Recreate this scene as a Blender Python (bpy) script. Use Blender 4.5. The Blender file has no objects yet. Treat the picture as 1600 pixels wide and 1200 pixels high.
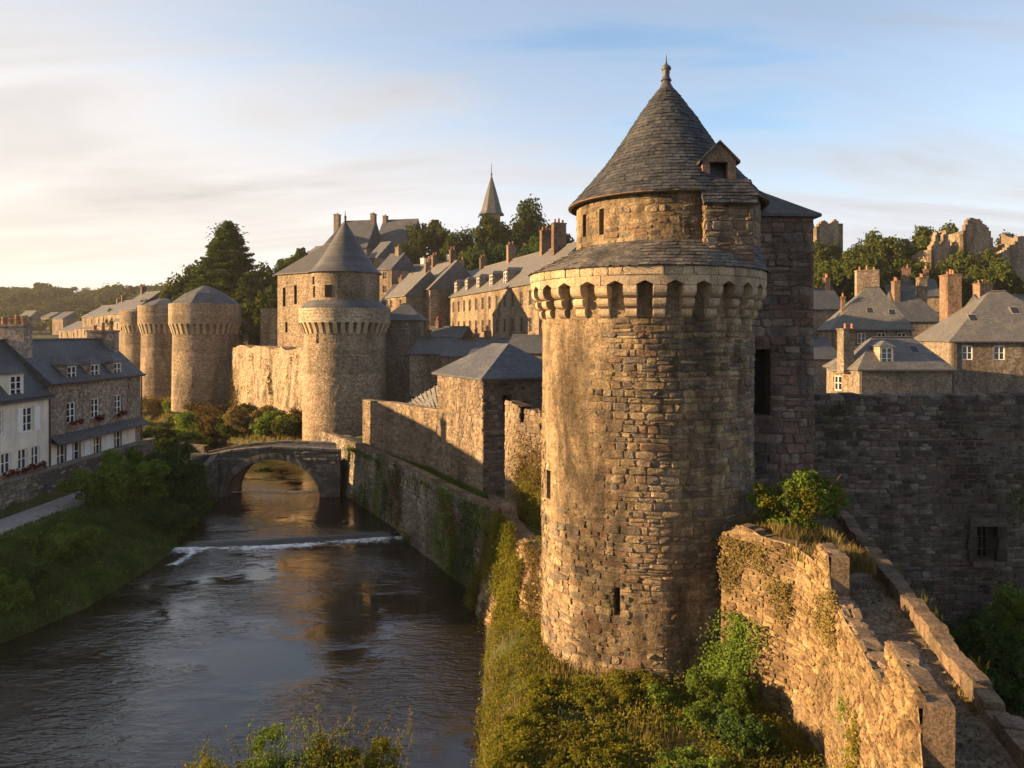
import bpy, math, random
import numpy as np
from mathutils import Vector, Matrix

SC = bpy.context.scene
COL = SC.collection
R = math.radians

# ------------------------------------------------------------------ camera, sky, sun, exposure
FPX = 1150.0            # focal length in pixels of the 1600 px wide photograph
HOR = 522.0             # row of the horizon in the photograph
cam_d = bpy.data.cameras.new('camera')
cam = bpy.data.objects.new('camera', cam_d)
COL.objects.link(cam)
cam.location = (0, 0, 0)
cam.rotation_euler = (R(90), 0, 0)
cam_d.sensor_width = 36.0
cam_d.lens = 36.0 * FPX / 1600.0
cam_d.shift_y = -(600.0 - HOR) / 1600.0
cam_d.clip_start = 0.1
cam_d.clip_end = 6000
SC.camera = cam

SUN_EL, SUN_AZ = 13.0, -91.0         # azimuth from +Y (into the picture), negative = to the left
sun_vec = Vector((math.sin(R(SUN_AZ)) * math.cos(R(SUN_EL)), math.cos(R(SUN_AZ)) * math.cos(R(SUN_EL)), math.sin(R(SUN_EL))))
world = bpy.data.worlds.new('World')
SC.world = world
world.use_nodes = True
wt = world.node_tree
wt.nodes.clear()


def N(t, kind, **kw):
    n = t.nodes.new(kind)
    ins = kw.pop('ins', {})
    for k, v in kw.items():
        setattr(n, k, v)
    for k, v in ins.items():
        n.inputs[k].default_value = v
    return n


def L(t, a, b):
    t.links.new(a, b)


def math_n(t, op, a, b=None, clamp=False):
    n = N(t, 'ShaderNodeMath', operation=op, use_clamp=clamp)
    for i, v in enumerate((a, b)):
        if v is None:
            continue
        if isinstance(v, (int, float)):
            n.inputs[i].default_value = v
        else:
            L(t, v, n.inputs[i])
    return n.outputs[0]


def mix_n(t, fac, a, b, blend='MIX'):
    n = N(t, 'ShaderNodeMix', data_type='RGBA', blend_type=blend)
    for s, v in ((n.inputs[0], fac), (n.inputs[6], a), (n.inputs[7], b)):
        if isinstance(v, (int, float)):
            s.default_value = v
        elif isinstance(v, tuple):
            s.default_value = v if len(v) == 4 else (*v, 1)
        else:
            L(t, v, s)
    return n.outputs[2]


def ramp_n(t, fac, stops, interp='LINEAR'):
    n = N(t, 'ShaderNodeValToRGB')
    cr = n.color_ramp
    cr.interpolation = interp
    while len(cr.elements) < len(stops):
        cr.elements.new(0.5)
    for e, (p, c) in zip(cr.elements, stops):
        e.position = p
        e.color = (c, c, c, 1) if isinstance(c, (int, float)) else (*c, 1)
    L(t, fac, n.inputs[0])
    return n.outputs[0]


SKY_STRENGTH = 0.075
sky = N(wt, 'ShaderNodeTexSky', sky_type='NISHITA')
sky.sun_disc = False
sky.sun_elevation = R(SUN_EL)
sky.sun_rotation = R(SUN_AZ)
sky.air_density = 1.0
sky.dust_density = 1.2
sky.ozone_density = 2.0
tc = N(wt, 'ShaderNodeTexCoord')
sep = N(wt, 'ShaderNodeSeparateXYZ')
L(wt, tc.outputs['Generated'], sep.inputs[0])
zc = math_n(wt, 'MAXIMUM', sep.outputs[2], 0.0)
den = math_n(wt, 'ADD', zc, 0.22)
comb = N(wt, 'ShaderNodeCombineXYZ')
L(wt, math_n(wt, 'DIVIDE', sep.outputs[0], den), comb.inputs[0])
L(wt, math_n(wt, 'DIVIDE', sep.outputs[1], den), comb.inputs[1])
mp = N(wt, 'ShaderNodeMapping')
mp.inputs['Rotation'].default_value = (0, 0, R(-14))
mp.inputs['Scale'].default_value = (0.5, 2.0, 1)
L(wt, comb.outputs[0], mp.inputs[0])
cl1 = N(wt, 'ShaderNodeTexNoise', ins={'Scale': 1.25, 'Detail': 12.0, 'Roughness': 0.58, 'Distortion': 0.7})
L(wt, mp.outputs[0], cl1.inputs['Vector'])
mp2 = N(wt, 'ShaderNodeMapping')
mp2.inputs['Location'].default_value = (3.1, 7.7, 0)
mp2.inputs['Scale'].default_value = (0.30, 0.5, 1)
L(wt, comb.outputs[0], mp2.inputs[0])
cl2 = N(wt, 'ShaderNodeTexNoise', ins={'Scale': 1.0, 'Detail': 3.0, 'Roughness': 0.5})
L(wt, mp2.outputs[0], cl2.inputs['Vector'])
# thin veil of cloud: streaks, thicker towards the horizon where one looks through more of it
sun_dot = N(wt, 'ShaderNodeVectorMath', operation='DOT_PRODUCT')
L(wt, tc.outputs['Generated'], sun_dot.inputs[0])
sun_dot.inputs[1].default_value = sun_vec
sd = sun_dot.outputs['Value']
dens = math_n(wt, 'ADD', math_n(wt, 'MULTIPLY', cl1.outputs[0], 0.75), math_n(wt, 'MULTIPLY', cl2.outputs[0], 0.6))
hz = ramp_n(wt, zc, [(0.0, 0.42), (0.18, 0.26), (0.36, 0.06), (0.7, 0.0)])
sdr = math_n(wt, 'MULTIPLY', math_n(wt, 'MAXIMUM', sd, -0.3), 0.30)
dens = math_n(wt, 'ADD', math_n(wt, 'ADD', dens, hz), sdr)
cfac = ramp_n(wt, dens, [(0.56, 0.0), (0.70, 0.35), (0.92, 0.96)], 'EASE')
# cloud colour: cream near the sun and horizon, grey white elsewhere, darker in thick bellies
warm = ramp_n(wt, sd, [(0.0, (0.80, 0.81, 0.85)), (0.3, (0.95, 0.885, 0.82)), (0.6, (1.0, 0.90, 0.79)), (1.0, (1.15, 0.97, 0.78))])
warm = mix_n(wt, ramp_n(wt, zc, [(0.08, 0.0), (0.42, 0.85)]), warm, (0.70, 0.75, 0.83))
belly = ramp_n(wt, cl1.outputs[0], [(0.38, 1.06), (0.58, 0.86), (0.72, 0.68)])
low = ramp_n(wt, zc, [(0.0, 1.0), (0.30, 0.92), (0.6, 0.75)])
cc = mix_n(wt, 1.0, mix_n(wt, 1.0, warm, belly, 'MULTIPLY'), low, 'MULTIPLY')
cc = mix_n(wt, 1.0, cc, (3.65, 3.65, 3.65), 'MULTIPLY')
skyc = mix_n(wt, cfac, sky.outputs[0], cc)
bg = N(wt, 'ShaderNodeBackground')
bg.inputs['Strength'].default_value = SKY_STRENGTH
L(wt, skyc, bg.inputs[0])
wo = N(wt, 'ShaderNodeOutputWorld')
L(wt, bg.outputs[0], wo.inputs[0])

sun_d = bpy.data.lights.new('sun', 'SUN')
sun_d.energy = 4.6
sun_d.angle = R(0.53)
sun_d.color = (1.0, 0.64, 0.31)
sun = bpy.data.objects.new('sun', sun_d)
COL.objects.link(sun)
sun.rotation_euler = (-sun_vec).to_track_quat('-Z', 'Y').to_euler()

SC.view_settings.view_transform = 'Standard'
SC.view_settings.look = 'None'
SC.view_settings.gamma = 1.0
SC.view_settings.use_curve_mapping = False
SC.view_settings.exposure = 2.05
SC.render.engine = 'CYCLES'
SC.cycles.use_denoising = True
SC.cycles.max_bounces = 6
SC.cycles.diffuse_bounces = 3
SC.cycles.glossy_bounces = 3
SC.cycles.transparent_max_bounces = 8


def at(px, py, d):
    """world point seen at a pixel of the 1600x1200 photograph at depth d"""
    return Vector(((px - 800.0) / FPX * d, d, (HOR - py) / FPX * d))


# ------------------------------------------------------------------ small numeric helpers
def vnoise(x, y, seed=0):
    x = np.asarray(x, float); y = np.asarray(y, float)
    xi = np.floor(x).astype(np.int64); yi = np.floor(y).astype(np.int64)
    xf = x - xi; yf = y - yi
    xf = xf * xf * (3 - 2 * xf); yf = yf * yf * (3 - 2 * yf)

    def h(a, b):
        n = (a * 374761393 + b * 668265263 + seed * 974711) & 0x7fffffff
        n = ((n ^ (n >> 13)) * 1274126177) & 0x7fffffff
        return ((n ^ (n >> 16)) & 0xffff) / 65535.0
    return ((h(xi, yi) * (1 - xf) + h(xi + 1, yi) * xf) * (1 - yf) + (h(xi, yi + 1) * (1 - xf) + h(xi + 1, yi + 1) * xf) * yf)


def fbm(x, y, seed=0, oct=4):
    s = 0; a = 0.5; f = 1.0
    for i in range(oct):
        s = s + a * vnoise(np.asarray(x) * f, np.asarray(y) * f, seed + i * 17)
        a *= 0.5; f *= 2.03
    return s


def smooth(a, b, x):
    t = np.clip((np.asarray(x, float) - a) / (b - a), 0, 1)
    return t * t * (3 - 2 * t)


# ------------------------------------------------------------------ mesh building
def raw_mesh(name, V, quads=None, tris=None, rq=None, rt=None, polys=None, mat=None, smooth_shade=False, rp=None):
    me = bpy.data.meshes.new(name)
    V = np.asarray(V, np.float32).reshape(-1, 3)
    loops = []; starts = []; rnd = []; pos = 0
    if quads is not None and len(quads):
        q = np.asarray(quads, np.int32).reshape(-1, 4)
        loops.append(q.ravel()); starts.append(np.arange(len(q)) * 4 + pos); pos += q.size
        rnd.append(np.zeros(len(q)) if rq is None else np.asarray(rq, float))
    if tris is not None and len(tris):
        q = np.asarray(tris, np.int32).reshape(-1, 3)
        loops.append(q.ravel()); starts.append(np.arange(len(q)) * 3 + pos); pos += q.size
        rnd.append(np.zeros(len(q)) if rt is None else np.asarray(rt, float))
    if polys:
        st = []
        lp = []
        for p in polys:
            st.append(pos); lp.extend(p); pos += len(p)
        loops.append(np.asarray(lp, np.int32)); starts.append(np.asarray(st))
        rnd.append(np.zeros(len(polys)) if rp is None else np.asarray(rp, float))
    lo = np.concatenate(loops).astype(np.int32); st = np.concatenate(starts).astype(np.int32); rn = np.concatenate(rnd)
    me.vertices.add(len(V)); me.vertices.foreach_set('co', V.ravel())
    me.loops.add(len(lo)); me.loops.foreach_set('vertex_index', lo)
    me.polygons.add(len(st)); me.polygons.foreach_set('loop_start', st)
    me.update(calc_edges=True)
    if rn.any():
        a = me.attributes.new('rnd', 'FLOAT', 'FACE'); a.data.foreach_set('value', rn.astype(np.float32))
    me.polygons.foreach_set('use_smooth', np.full(len(st), bool(smooth_shade)))
    # uv in metres: u along the horizontal of the face, v up the slope
    tot = np.diff(np.append(st, len(lo)))
    fn = np.empty(len(st) * 3, np.float32); me.polygons.foreach_get('normal', fn); fn = fn.reshape(-1, 3)
    t = np.stack([-fn[:, 1], fn[:, 0], np.zeros(len(fn))], 1)
    ln = np.linalg.norm(t, axis=1)
    flat = ln < 0.05
    t[flat] = (1, 0, 0); ln[flat] = 1
    t /= ln[:, None]
    b = np.cross(fn, t)
    fi = np.repeat(np.arange(len(st)), tot)
    P = V[lo]
    uv = np.stack([(P * t[fi]).sum(1), (P * b[fi]).sum(1)], 1).astype(np.float32)
    ul = me.uv_layers.new(name='UVMap'); ul.data.foreach_set('uv', uv.ravel())
    if mat is not None:
        me.materials.append(mat)
    return me


def put(name, me, parent=None, loc=None, rotz=None, mw=None):
    o = bpy.data.objects.new(name, me)
    COL.objects.link(o)
    if parent is not None:
        o.parent = parent
    if mw is not None:
        o.matrix_local = mw
    if loc is not None:
        o.location = loc
    if rotz is not None:
        o.rotation_euler = (0, 0, rotz)
    return o


def tag(o, label=None, cat=None, group=None, kind=None):
    if label: o['label'] = label
    if cat: o['category'] = cat
    if group: o['group'] = group
    if kind: o['kind'] = kind
    return o


def empty(name, loc=(0, 0, 0), rotz=0.0, label=None, cat=None, group=None):
    o = bpy.data.objects.new(name, None)
    COL.objects.link(o)
    o.empty_display_size = 0.3
    o.location = loc
    o.rotation_euler = (0, 0, rotz)
    return tag(o, label, cat, group, 'thing')


class MB:
    """collects polygons for one mesh"""
    def __init__(s):
        s.v = []; s.p = []; s.r = []

    def poly(s, pts, r=0.0):
        n = len(s.v); s.v.extend([tuple(p) for p in pts]); s.p.append(list(range(n, n + len(pts)))); s.r.append(r)

    def box(s, x0, x1, y0, y1, z0, z1, r=0.0, M=None, skip=''):
        c = [(x0, y0, z0), (x1, y0, z0), (x1, y1, z0), (x0, y1, z0), (x0, y0, z1), (x1, y0, z1), (x1, y1, z1), (x0, y1, z1)]
        if M is not None:
            c = [tuple(M @ Vector(q)) for q in c]
        n = len(s.v); s.v.extend(c)
        for k, f in (('b', (3, 2, 1, 0)), ('t', (4, 5, 6, 7)), ('f', (0, 1, 5, 4)), ('r', (1, 2, 6, 5)), ('k', (2, 3, 7, 6)), ('l', (3, 0, 4, 7))):
            if k not in skip:
                s.p.append([n + i for i in f]); s.r.append(r)

    def lathe(s, prof, cx=0, cy=0, seg=32, a0=0.0, a1=2 * math.pi, r=0.0):
        n = len(s.v); full = abs(a1 - a0 - 2 * math.pi) < 1e-6
        m = seg if full else seg + 1
        for (rr, z) in prof:
            for i in range(m):
                a = a0 + (a1 - a0) * i / seg
                s.v.append((cx + rr * math.sin(a), cy - rr * math.cos(a), z))
        for j in range(len(prof) - 1):
            for i in range(seg):
                i2 = (i + 1) % m
                a, b, c, d = n + j * m + i, n + j * m + i2, n + (j + 1) * m + i2, n + (j + 1) * m + i
                s.p.append([a, b, c, d]); s.r.append(r)

    def tube(s, pts, radii, seg=6, r=0.0):
        pts = [Vector(p) for p in pts]; n = len(s.v)
        for k, p in enumerate(pts):
            d = (pts[min(k + 1, len(pts) - 1)] - pts[max(k - 1, 0)]).normalized()
            u = d.cross(Vector((0, 0, 1)))
            if u.length < 0.05: u = Vector((1, 0, 0))
            u.normalize(); w = d.cross(u)
            for i in range(seg):
                a = 2 * math.pi * i / seg
                s.v.append(tuple(p + (u * math.cos(a) + w * math.sin(a)) * radii[k]))
        for k in range(len(pts) - 1):
            for i in range(seg):
                j = (i + 1) % seg
                s.p.append([n + k * seg + i, n + k * seg + j, n + (k + 1) * seg + j, n + (k + 1) * seg + i]); s.r.append(r)
        s.p.append([n + (len(pts) - 1) * seg + i for i in range(seg)]); s.r.append(r)

    def mesh(s, name, mat, smooth_shade=False):
        return raw_mesh(name, np.array(s.v), polys=s.p, rp=s.r, mat=mat, smooth_shade=smooth_shade)

    def put(s, name, mat, parent=None, smooth_shade=False, **kw):
        return put(name, s.mesh(name, mat, smooth_shade), parent, **kw)


# ------------------------------------------------------------------ materials
MATS = {}


def new_mat(name):
    m = bpy.data.materials.new(name)
    m.use_nodes = True
    t = m.node_tree
    t.nodes.clear()
    out = N(t, 'ShaderNodeOutputMaterial')
    MATS[name] = m
    return m, t, out


def rnd_socket(t):
    oi = N(t, 'ShaderNodeObjectInfo')
    at_ = N(t, 'ShaderNodeAttribute', attribute_name='rnd')
    return math_n(t, 'FRACT', math_n(t, 'ADD', oi.outputs['Random'], at_.outputs['Fac']))


def pos_socket(t, scale=(1, 1, 1)):
    g = N(t, 'ShaderNodeNewGeometry')
    m = N(t, 'ShaderNodeMapping')
    m.inputs['Scale'].default_value = scale
    L(t, g.outputs['Position'], m.inputs[0])
    return m.outputs[0]


def noise(t, vec, scale, detail=4.0, rough=0.55, dist=0.0):
    n = N(t, 'ShaderNodeTexNoise', ins={'Scale': scale, 'Detail': detail, 'Roughness': rough, 'Distortion': dist})
    L(t, vec, n.inputs['Vector'])
    return n


def stone_mat(name, cols, stain=(0.35, 0.55), stain_scale=0.5, bump=0.6, fine=14.0, moss=None, rough=0.9, var=0.35, lichen=0.0, streak=0.0):
    """weathered stone, colour by piece"""
    m, t, out = new_mat(name)
    r = rnd_socket(t)
    k = len(cols)
    c = ramp_n(t, r, [(i / k, col) for i, col in enumerate(cols)], 'CONSTANT')
    p = pos_socket(t)
    n1 = noise(t, p, 3.2, 6, 0.65)
    v = ramp_n(t, n1.outputs[0], [(0.3, 1 - var), (0.7, 1 + var * 0.6)])
    c = mix_n(t, 1.0, c, v, 'MULTIPLY')
    n3 = noise(t, p, fine * 1.4, 4, 0.7)
    c = mix_n(t, 1.0, c, ramp_n(t, n3.outputs[0], [(0.34, 0.42), (0.6, 1.2)]), 'MULTIPLY')
    ps = pos_socket(t, (1, 1, 0.28))
    n2 = noise(t, ps, stain_scale, 6, 0.62, 0.6)
    c = mix_n(t, 1.0, c, ramp_n(t, n2.outputs[0], [(0.36, stain[0]), (stain[1], 1.0)]), 'MULTIPLY')
    if streak:                                              # rain streaks running down the face
        nk = noise(t, pos_socket(t, (1.9, 1.9, 0.10)), 1.5, 7, 0.68, 0.4)
        c = mix_n(t, math_n(t, 'MULTIPLY', ramp_n(t, nk.outputs[0], [(0.50, 0.0), (0.64, 1.0)]), streak), c, (0.055, 0.045, 0.036))
    if lichen:
        nl = noise(t, p, 1.7, 7, 0.72)
        c = mix_n(t, math_n(t, 'MULTIPLY', ramp_n(t, nl.outputs[0], [(0.58, 0.0), (0.68, 1.0)]), lichen), c, (0.36, 0.33, 0.27))
    if moss:
        nm = noise(t, pos_socket(t), 0.9, 6, 0.7)
        c = mix_n(t, math_n(t, 'MULTIPLY', ramp_n(t, nm.outputs[0], [(0.5, 0.0), (0.66, 1.0)]), moss), c, (0.075, 0.085, 0.03))
    b = N(t, 'ShaderNodeBsdfPrincipled', ins={'Roughness': rough, 'Specular IOR Level': 0.2})
    L(t, c, b.inputs['Base Color'])
    nb = noise(t, p, fine, 8, 0.72)
    bp = N(t, 'ShaderNodeBump', ins={'Strength': bump, 'Distance': 0.06})
    L(t, nb.outputs[0], bp.inputs['Height'])
    L(t, bp.outputs[0], b.inputs['Normal'])
    L(t, b.outputs[0], out.inputs[0])
    return m


def rubble_mat(name, cols, bw=0.42, bh=0.2, mortar=(0.25, 0.2, 0.15), stain=(0.4, 0.6), bump=0.7, mortar_size=0.022, stain_scale=0.35):
    """masonry too far off to build stone by stone: coursed stone on the uv in metres"""
    m, t, out = new_mat(name)
    uv = N(t, 'ShaderNodeUVMap', uv_map='UVMap')
    p = pos_socket(t)
    nd = noise(t, p, 2.2, 3, 0.5)
    off = N(t, 'ShaderNodeVectorMath', operation='SCALE')
    L(t, nd.outputs['Color'], off.inputs[0]); off.inputs['Scale'].default_value = 0.42
    add = N(t, 'ShaderNodeVectorMath', operation='ADD')
    L(t, uv.outputs[0], add.inputs[0]); L(t, off.outputs[0], add.inputs[1])
    br = N(t, 'ShaderNodeTexBrick', ins={'Scale': 1.0, 'Mortar Size': mortar_size, 'Mortar Smooth': 0.6, 'Bias': 0.0, 'Brick Width': bw, 'Row Height': bh})
    br.offset = 0.5; br.squash = 0.7; br.squash_frequency = 3
    br.inputs['Color1'].default_value = (0, 0, 0, 1); br.inputs['Color2'].default_value = (1, 1, 1, 1); br.inputs['Mortar'].default_value = (0.5, 0.5, 0.5, 1)
    L(t, add.outputs[0], br.inputs['Vector'])
    k = len(cols)
    c = ramp_n(t, br.outputs['Color'], [((i + 0.5) / k, col) for i, col in enumerate(cols)])
    c = mix_n(t, br.outputs['Fac'], c, mortar)
    n1 = noise(t, p, 4.5, 6, 0.7)
    c = mix_n(t, 1.0, c, ramp_n(t, n1.outputs[0], [(0.32, 0.30), (0.66, 1.3)]), 'MULTIPLY')
    n2 = noise(t, pos_socket(t, (1, 1, 0.3)), stain_scale, 6, 0.65, 0.5)
    c = mix_n(t, 1.0, c, ramp_n(t, n2.outputs[0], [(0.36, stain[0]), (stain[1], 1.0)]), 'MULTIPLY')
    b = N(t, 'ShaderNodeBsdfPrincipled', ins={'Roughness': 0.92, 'Specular IOR Level': 0.15})
    L(t, c, b.inputs['Base Color'])
    hgt = math_n(t, 'ADD', math_n(t, 'MULTIPLY', math_n(t, 'SUBTRACT', 1.0, br.outputs['Fac']), 0.6), n1.outputs[0])
    bp = N(t, 'ShaderNodeBump', ins={'Strength': bump, 'Distance': 0.12})
    L(t, hgt, bp.inputs['Height']); L(t, bp.outputs[0], b.inputs['Normal'])
    L(t, b.outputs[0], out.inputs[0])
    return m


def slate_tex_mat(name, c0, c1, bw=0.28, bh=0.16, lich=(0.3, 0.27, 0.2), rough=0.62):
    m, t, out = new_mat(name)
    uv = N(t, 'ShaderNodeUVMap', uv_map='UVMap')
    p = pos_socket(t)
    br = N(t, 'ShaderNodeTexBrick', ins={'Scale': 1.0, 'Mortar Size': 0.012, 'Mortar Smooth': 0.3, 'Brick Width': bw, 'Row Height': bh})
    br.inputs['Color1'].default_value = (0, 0, 0, 1); br.inputs['Color2'].default_value = (1, 1, 1, 1); br.inputs['Mortar'].default_value = (0, 0, 0, 1)
    nd = noise(t, p, 3.0, 2)
    off = N(t, 'ShaderNodeVectorMath', operation='SCALE'); L(t, nd.outputs['Color'], off.inputs[0]); off.inputs['Scale'].default_value = 0.05
    add = N(t, 'ShaderNodeVectorMath', operation='ADD'); L(t, uv.outputs[0], add.inputs[0]); L(t, off.outputs[0], add.inputs[1])
    L(t, add.outputs[0], br.inputs['Vector'])
    c = mix_n(t, br.outputs['Color'], c0, c1)
    c = mix_n(t, math_n(t, 'MULTIPLY', br.outputs['Fac'], 0.7), c, (0.012, 0.012, 0.013))
    n1 = noise(t, p, 0.8, 7, 0.7)
    c = mix_n(t, ramp_n(t, n1.outputs[0], [(0.50, 0.0), (0.72, 0.55)]), c, lich)
    n2 = noise(t, p, 6.0, 5, 0.7)
    c = mix_n(t, 1.0, c, ramp_n(t, n2.outputs[0], [(0.3, 0.6), (0.7, 1.3)]), 'MULTIPLY')
    b = N(t, 'ShaderNodeBsdfPrincipled', ins={'Roughness': rough, 'Specular IOR Level': 0.35})
    L(t, c, b.inputs['Base Color'])
    hgt = math_n(t, 'ADD', math_n(t, 'SUBTRACT', 1.0, br.outputs['Fac']), math_n(t, 'MULTIPLY', br.outputs['Color'], 0.5))
    bp = N(t, 'ShaderNodeBump', ins={'Strength': 0.6, 'Distance': 0.03})
    L(t, hgt, bp.inputs['Height']); L(t, bp.outputs[0], b.inputs['Normal'])
    L(t, b.outputs[0], out.inputs[0])
    return m


def plain_mat(name, col, rough=0.7, var=0.25, scale=3.0, bump=0.2, spec=0.3, metallic=0.0, stain=None):
    m, t, out = new_mat(name)
    p = pos_socket(t)
    n1 = noise(t, p, scale, 6, 0.65)
    c = mix_n(t, 1.0, (*col, 1), ramp_n(t, n1.outputs[0], [(0.3, 1 - var), (0.7, 1 + var)]), 'MULTIPLY')
    if stain:
        n2 = noise(t, pos_socket(t, (1, 1, 0.22)), 0.9, 6, 0.7)
        c = mix_n(t, ramp_n(t, n2.outputs[0], [(0.5, 0.0), (0.75, 0.7)]), c, stain)
    b = N(t, 'ShaderNodeBsdfPrincipled', ins={'Roughness': rough, 'Specular IOR Level': spec, 'Metallic': metallic})
    L(t, c, b.inputs['Base Color'])
    if bump:
        nb = noise(t, p, scale * 5, 6, 0.7)
        bp = N(t, 'ShaderNodeBump', ins={'Strength': bump, 'Distance': 0.03})
        L(t, nb.outputs[0], bp.inputs['Height']); L(t, bp.outputs[0], b.inputs['Normal'])
    L(t, b.outputs[0], out.inputs[0])
    return m


def leaf_mat(name, cols, trans=0.35):
    m, t, out = new_mat(name)
    r = rnd_socket(t)
    k = len(cols)
    c = ramp_n(t, r, [(i / max(1, k - 1), col) for i, col in enumerate(cols)])
    n1 = noise(t, pos_socket(t), 0.8, 3)
    c = mix_n(t, 1.0, c, ramp_n(t, n1.outputs[0], [(0.3, 0.65), (0.7, 1.25)]), 'MULTIPLY')
    d = N(t, 'ShaderNodeBsdfDiffuse'); tr = N(t, 'ShaderNodeBsdfTranslucent')
    L(t, c, d.inputs[0])
    L(t, mix_n(t, 1.0, c, (1.15, 1.1, 0.6), 'MULTIPLY'), tr.inputs[0])
    mx = N(t, 'ShaderNodeMixShader'); mx.inputs[0].default_value = trans
    L(t, d.outputs[0], mx.inputs[1]); L(t, tr.outputs[0], mx.inputs[2])
    L(t, mx.outputs[0], out.inputs[0])
    return m


TAN = [(0.36, 0.265, 0.15), (0.28, 0.205, 0.12), (0.41, 0.31, 0.185), (0.22, 0.16, 0.10), (0.33, 0.25, 0.16), (0.26, 0.165, 0.105), (0.31, 0.235, 0.135), (0.21, 0.175, 0.135), (0.17, 0.135, 0.10)]
M_tower = stone_mat('tower_granite', TAN, stain=(0.25, 0.56), stain_scale=0.6, bump=1.0, lichen=0.2, var=.45, streak=.45)
M_mortar = stone_mat('lime_mortar', [(0.27, 0.20, 0.12), (0.27, 0.20, 0.12)], stain=(0.25, 0.56), stain_scale=0.6, bump=1.0, fine=11, lichen=0.15, var=.5, streak=.42)
M_corbel = stone_mat('corbel_granite', [(0.42, 0.325, 0.205), (0.38, 0.29, 0.185), (0.45, 0.35, 0.23), (0.35, 0.275, 0.19)], stain=(0.5, 0.5), bump=0.45, var=0.25, fine=18)
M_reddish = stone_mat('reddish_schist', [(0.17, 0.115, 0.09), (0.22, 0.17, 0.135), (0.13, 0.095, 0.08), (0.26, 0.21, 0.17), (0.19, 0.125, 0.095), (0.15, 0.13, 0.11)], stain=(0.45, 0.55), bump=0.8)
M_darkwall = stone_mat('dark_and_shaded_schist', [(0.11, 0.09, 0.075), (0.15, 0.115, 0.095), (0.065, 0.056, 0.05), (0.185, 0.155, 0.125), (0.15, 0.10, 0.083), (0.125, 0.115, 0.10), (0.205, 0.175, 0.145), (0.10, 0.082, 0.07)], stain=(0.3, 0.58), streak=.4, stain_scale=0.4, bump=0.9)  # also laid on the gatehouse front, where its dark tone stands for shade
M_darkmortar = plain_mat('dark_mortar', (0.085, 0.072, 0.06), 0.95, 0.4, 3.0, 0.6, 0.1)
M_rampart = stone_mat('rampart_stone', [(0.29, 0.20, 0.095), (0.23, 0.155, 0.078), (0.33, 0.235, 0.12), (0.175, 0.115, 0.06), (0.26, 0.18, 0.092), (0.205, 0.13, 0.068)], stain=(0.45, 0.52), bump=0.9, moss=0.25)
M_coping = stone_mat('coping_stone', [(0.185, 0.13, 0.085), (0.16, 0.118, 0.08), (0.215, 0.152, 0.098), (0.135, 0.10, 0.07)], stain=(0.5, 0.55), bump=0.7, moss=0.2)
M_river = stone_mat('river_wall_stone', [(0.31, 0.26, 0.20), (0.25, 0.21, 0.165), (0.36, 0.31, 0.24), (0.21, 0.18, 0.14), (0.28, 0.22, 0.165)], stain=(0.4, 0.55), bump=0.8, moss=0.55, streak=.35)
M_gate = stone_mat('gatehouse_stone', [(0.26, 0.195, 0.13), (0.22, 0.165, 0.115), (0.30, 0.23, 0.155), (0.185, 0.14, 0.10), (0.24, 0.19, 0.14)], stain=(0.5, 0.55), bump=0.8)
M_bridge = stone_mat('bridge_granite', [(0.20, 0.175, 0.15), (0.165, 0.145, 0.125), (0.235, 0.205, 0.17), (0.14, 0.125, 0.105)], stain=(0.45, 0.55), bump=0.7, moss=0.3)
M_slate = stone_mat('roof_slate', [(0.046, 0.049, 0.054), (0.060, 0.062, 0.065), (0.037, 0.040, 0.045), (0.070, 0.069, 0.066), (0.052, 0.053, 0.055)], stain=(0.55, 0.5), stain_scale=0.7, bump=0.3, rough=0.7, fine=10, lichen=0.15)
M_slate_s = stone_mat('skirt_slate', [(0.105, 0.098, 0.088), (0.13, 0.12, 0.105), (0.085, 0.08, 0.074), (0.15, 0.135, 0.115)], stain=(0.55, 0.5), stain_scale=0.7, bump=0.3, rough=0.75, fine=10, lichen=0.2)
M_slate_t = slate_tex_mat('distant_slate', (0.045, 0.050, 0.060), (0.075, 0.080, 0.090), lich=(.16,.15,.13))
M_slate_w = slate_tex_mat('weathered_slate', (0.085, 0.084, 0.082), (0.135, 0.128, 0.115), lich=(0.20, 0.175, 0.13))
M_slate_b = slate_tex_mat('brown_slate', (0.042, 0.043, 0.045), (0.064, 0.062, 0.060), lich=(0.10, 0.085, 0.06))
M_frame = plain_mat('weathered_frame', (0.20, 0.17, 0.13), 0.8, 0.3, 5, 0.1)
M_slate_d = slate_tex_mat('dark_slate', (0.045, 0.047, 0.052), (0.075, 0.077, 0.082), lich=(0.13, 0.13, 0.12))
M_far = rubble_mat('castle_rubble', [(0.30, 0.225, 0.145), (0.38, 0.29, 0.19), (0.25, 0.185, 0.125), (0.42, 0.32, 0.215), (0.33, 0.25, 0.17)])
M_ash = rubble_mat('parapet_ashlar', [(0.42, 0.34, 0.235), (0.47, 0.385, 0.27), (0.38, 0.305, 0.21)], bw=0.6, bh=0.33, mortar=(0.3, 0.24, 0.16), stain=(.55, .55))
M_far2 = rubble_mat('town_rubble', [(0.33, 0.25, 0.17), (0.26, 0.20, 0.145), (0.40, 0.31, 0.21), (0.29, 0.22, 0.155)], bw=0.5, bh=0.24)
M_house = rubble_mat('house_rubble', [(0.36, 0.28, 0.205), (0.44, 0.345, 0.26), (0.30, 0.23, 0.175), (0.48, 0.385, 0.30)], bw=0.38, bh=0.19, mortar=(0.34, 0.28, 0.22))
M_greyhouse = rubble_mat('grey_rubble', [(0.22, 0.185, 0.145), (0.27, 0.225, 0.175), (0.18, 0.15, 0.12), (0.32, 0.265, 0.205)], bw=0.34, bh=0.17, mortar=(0.27, 0.225, 0.18))
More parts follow.
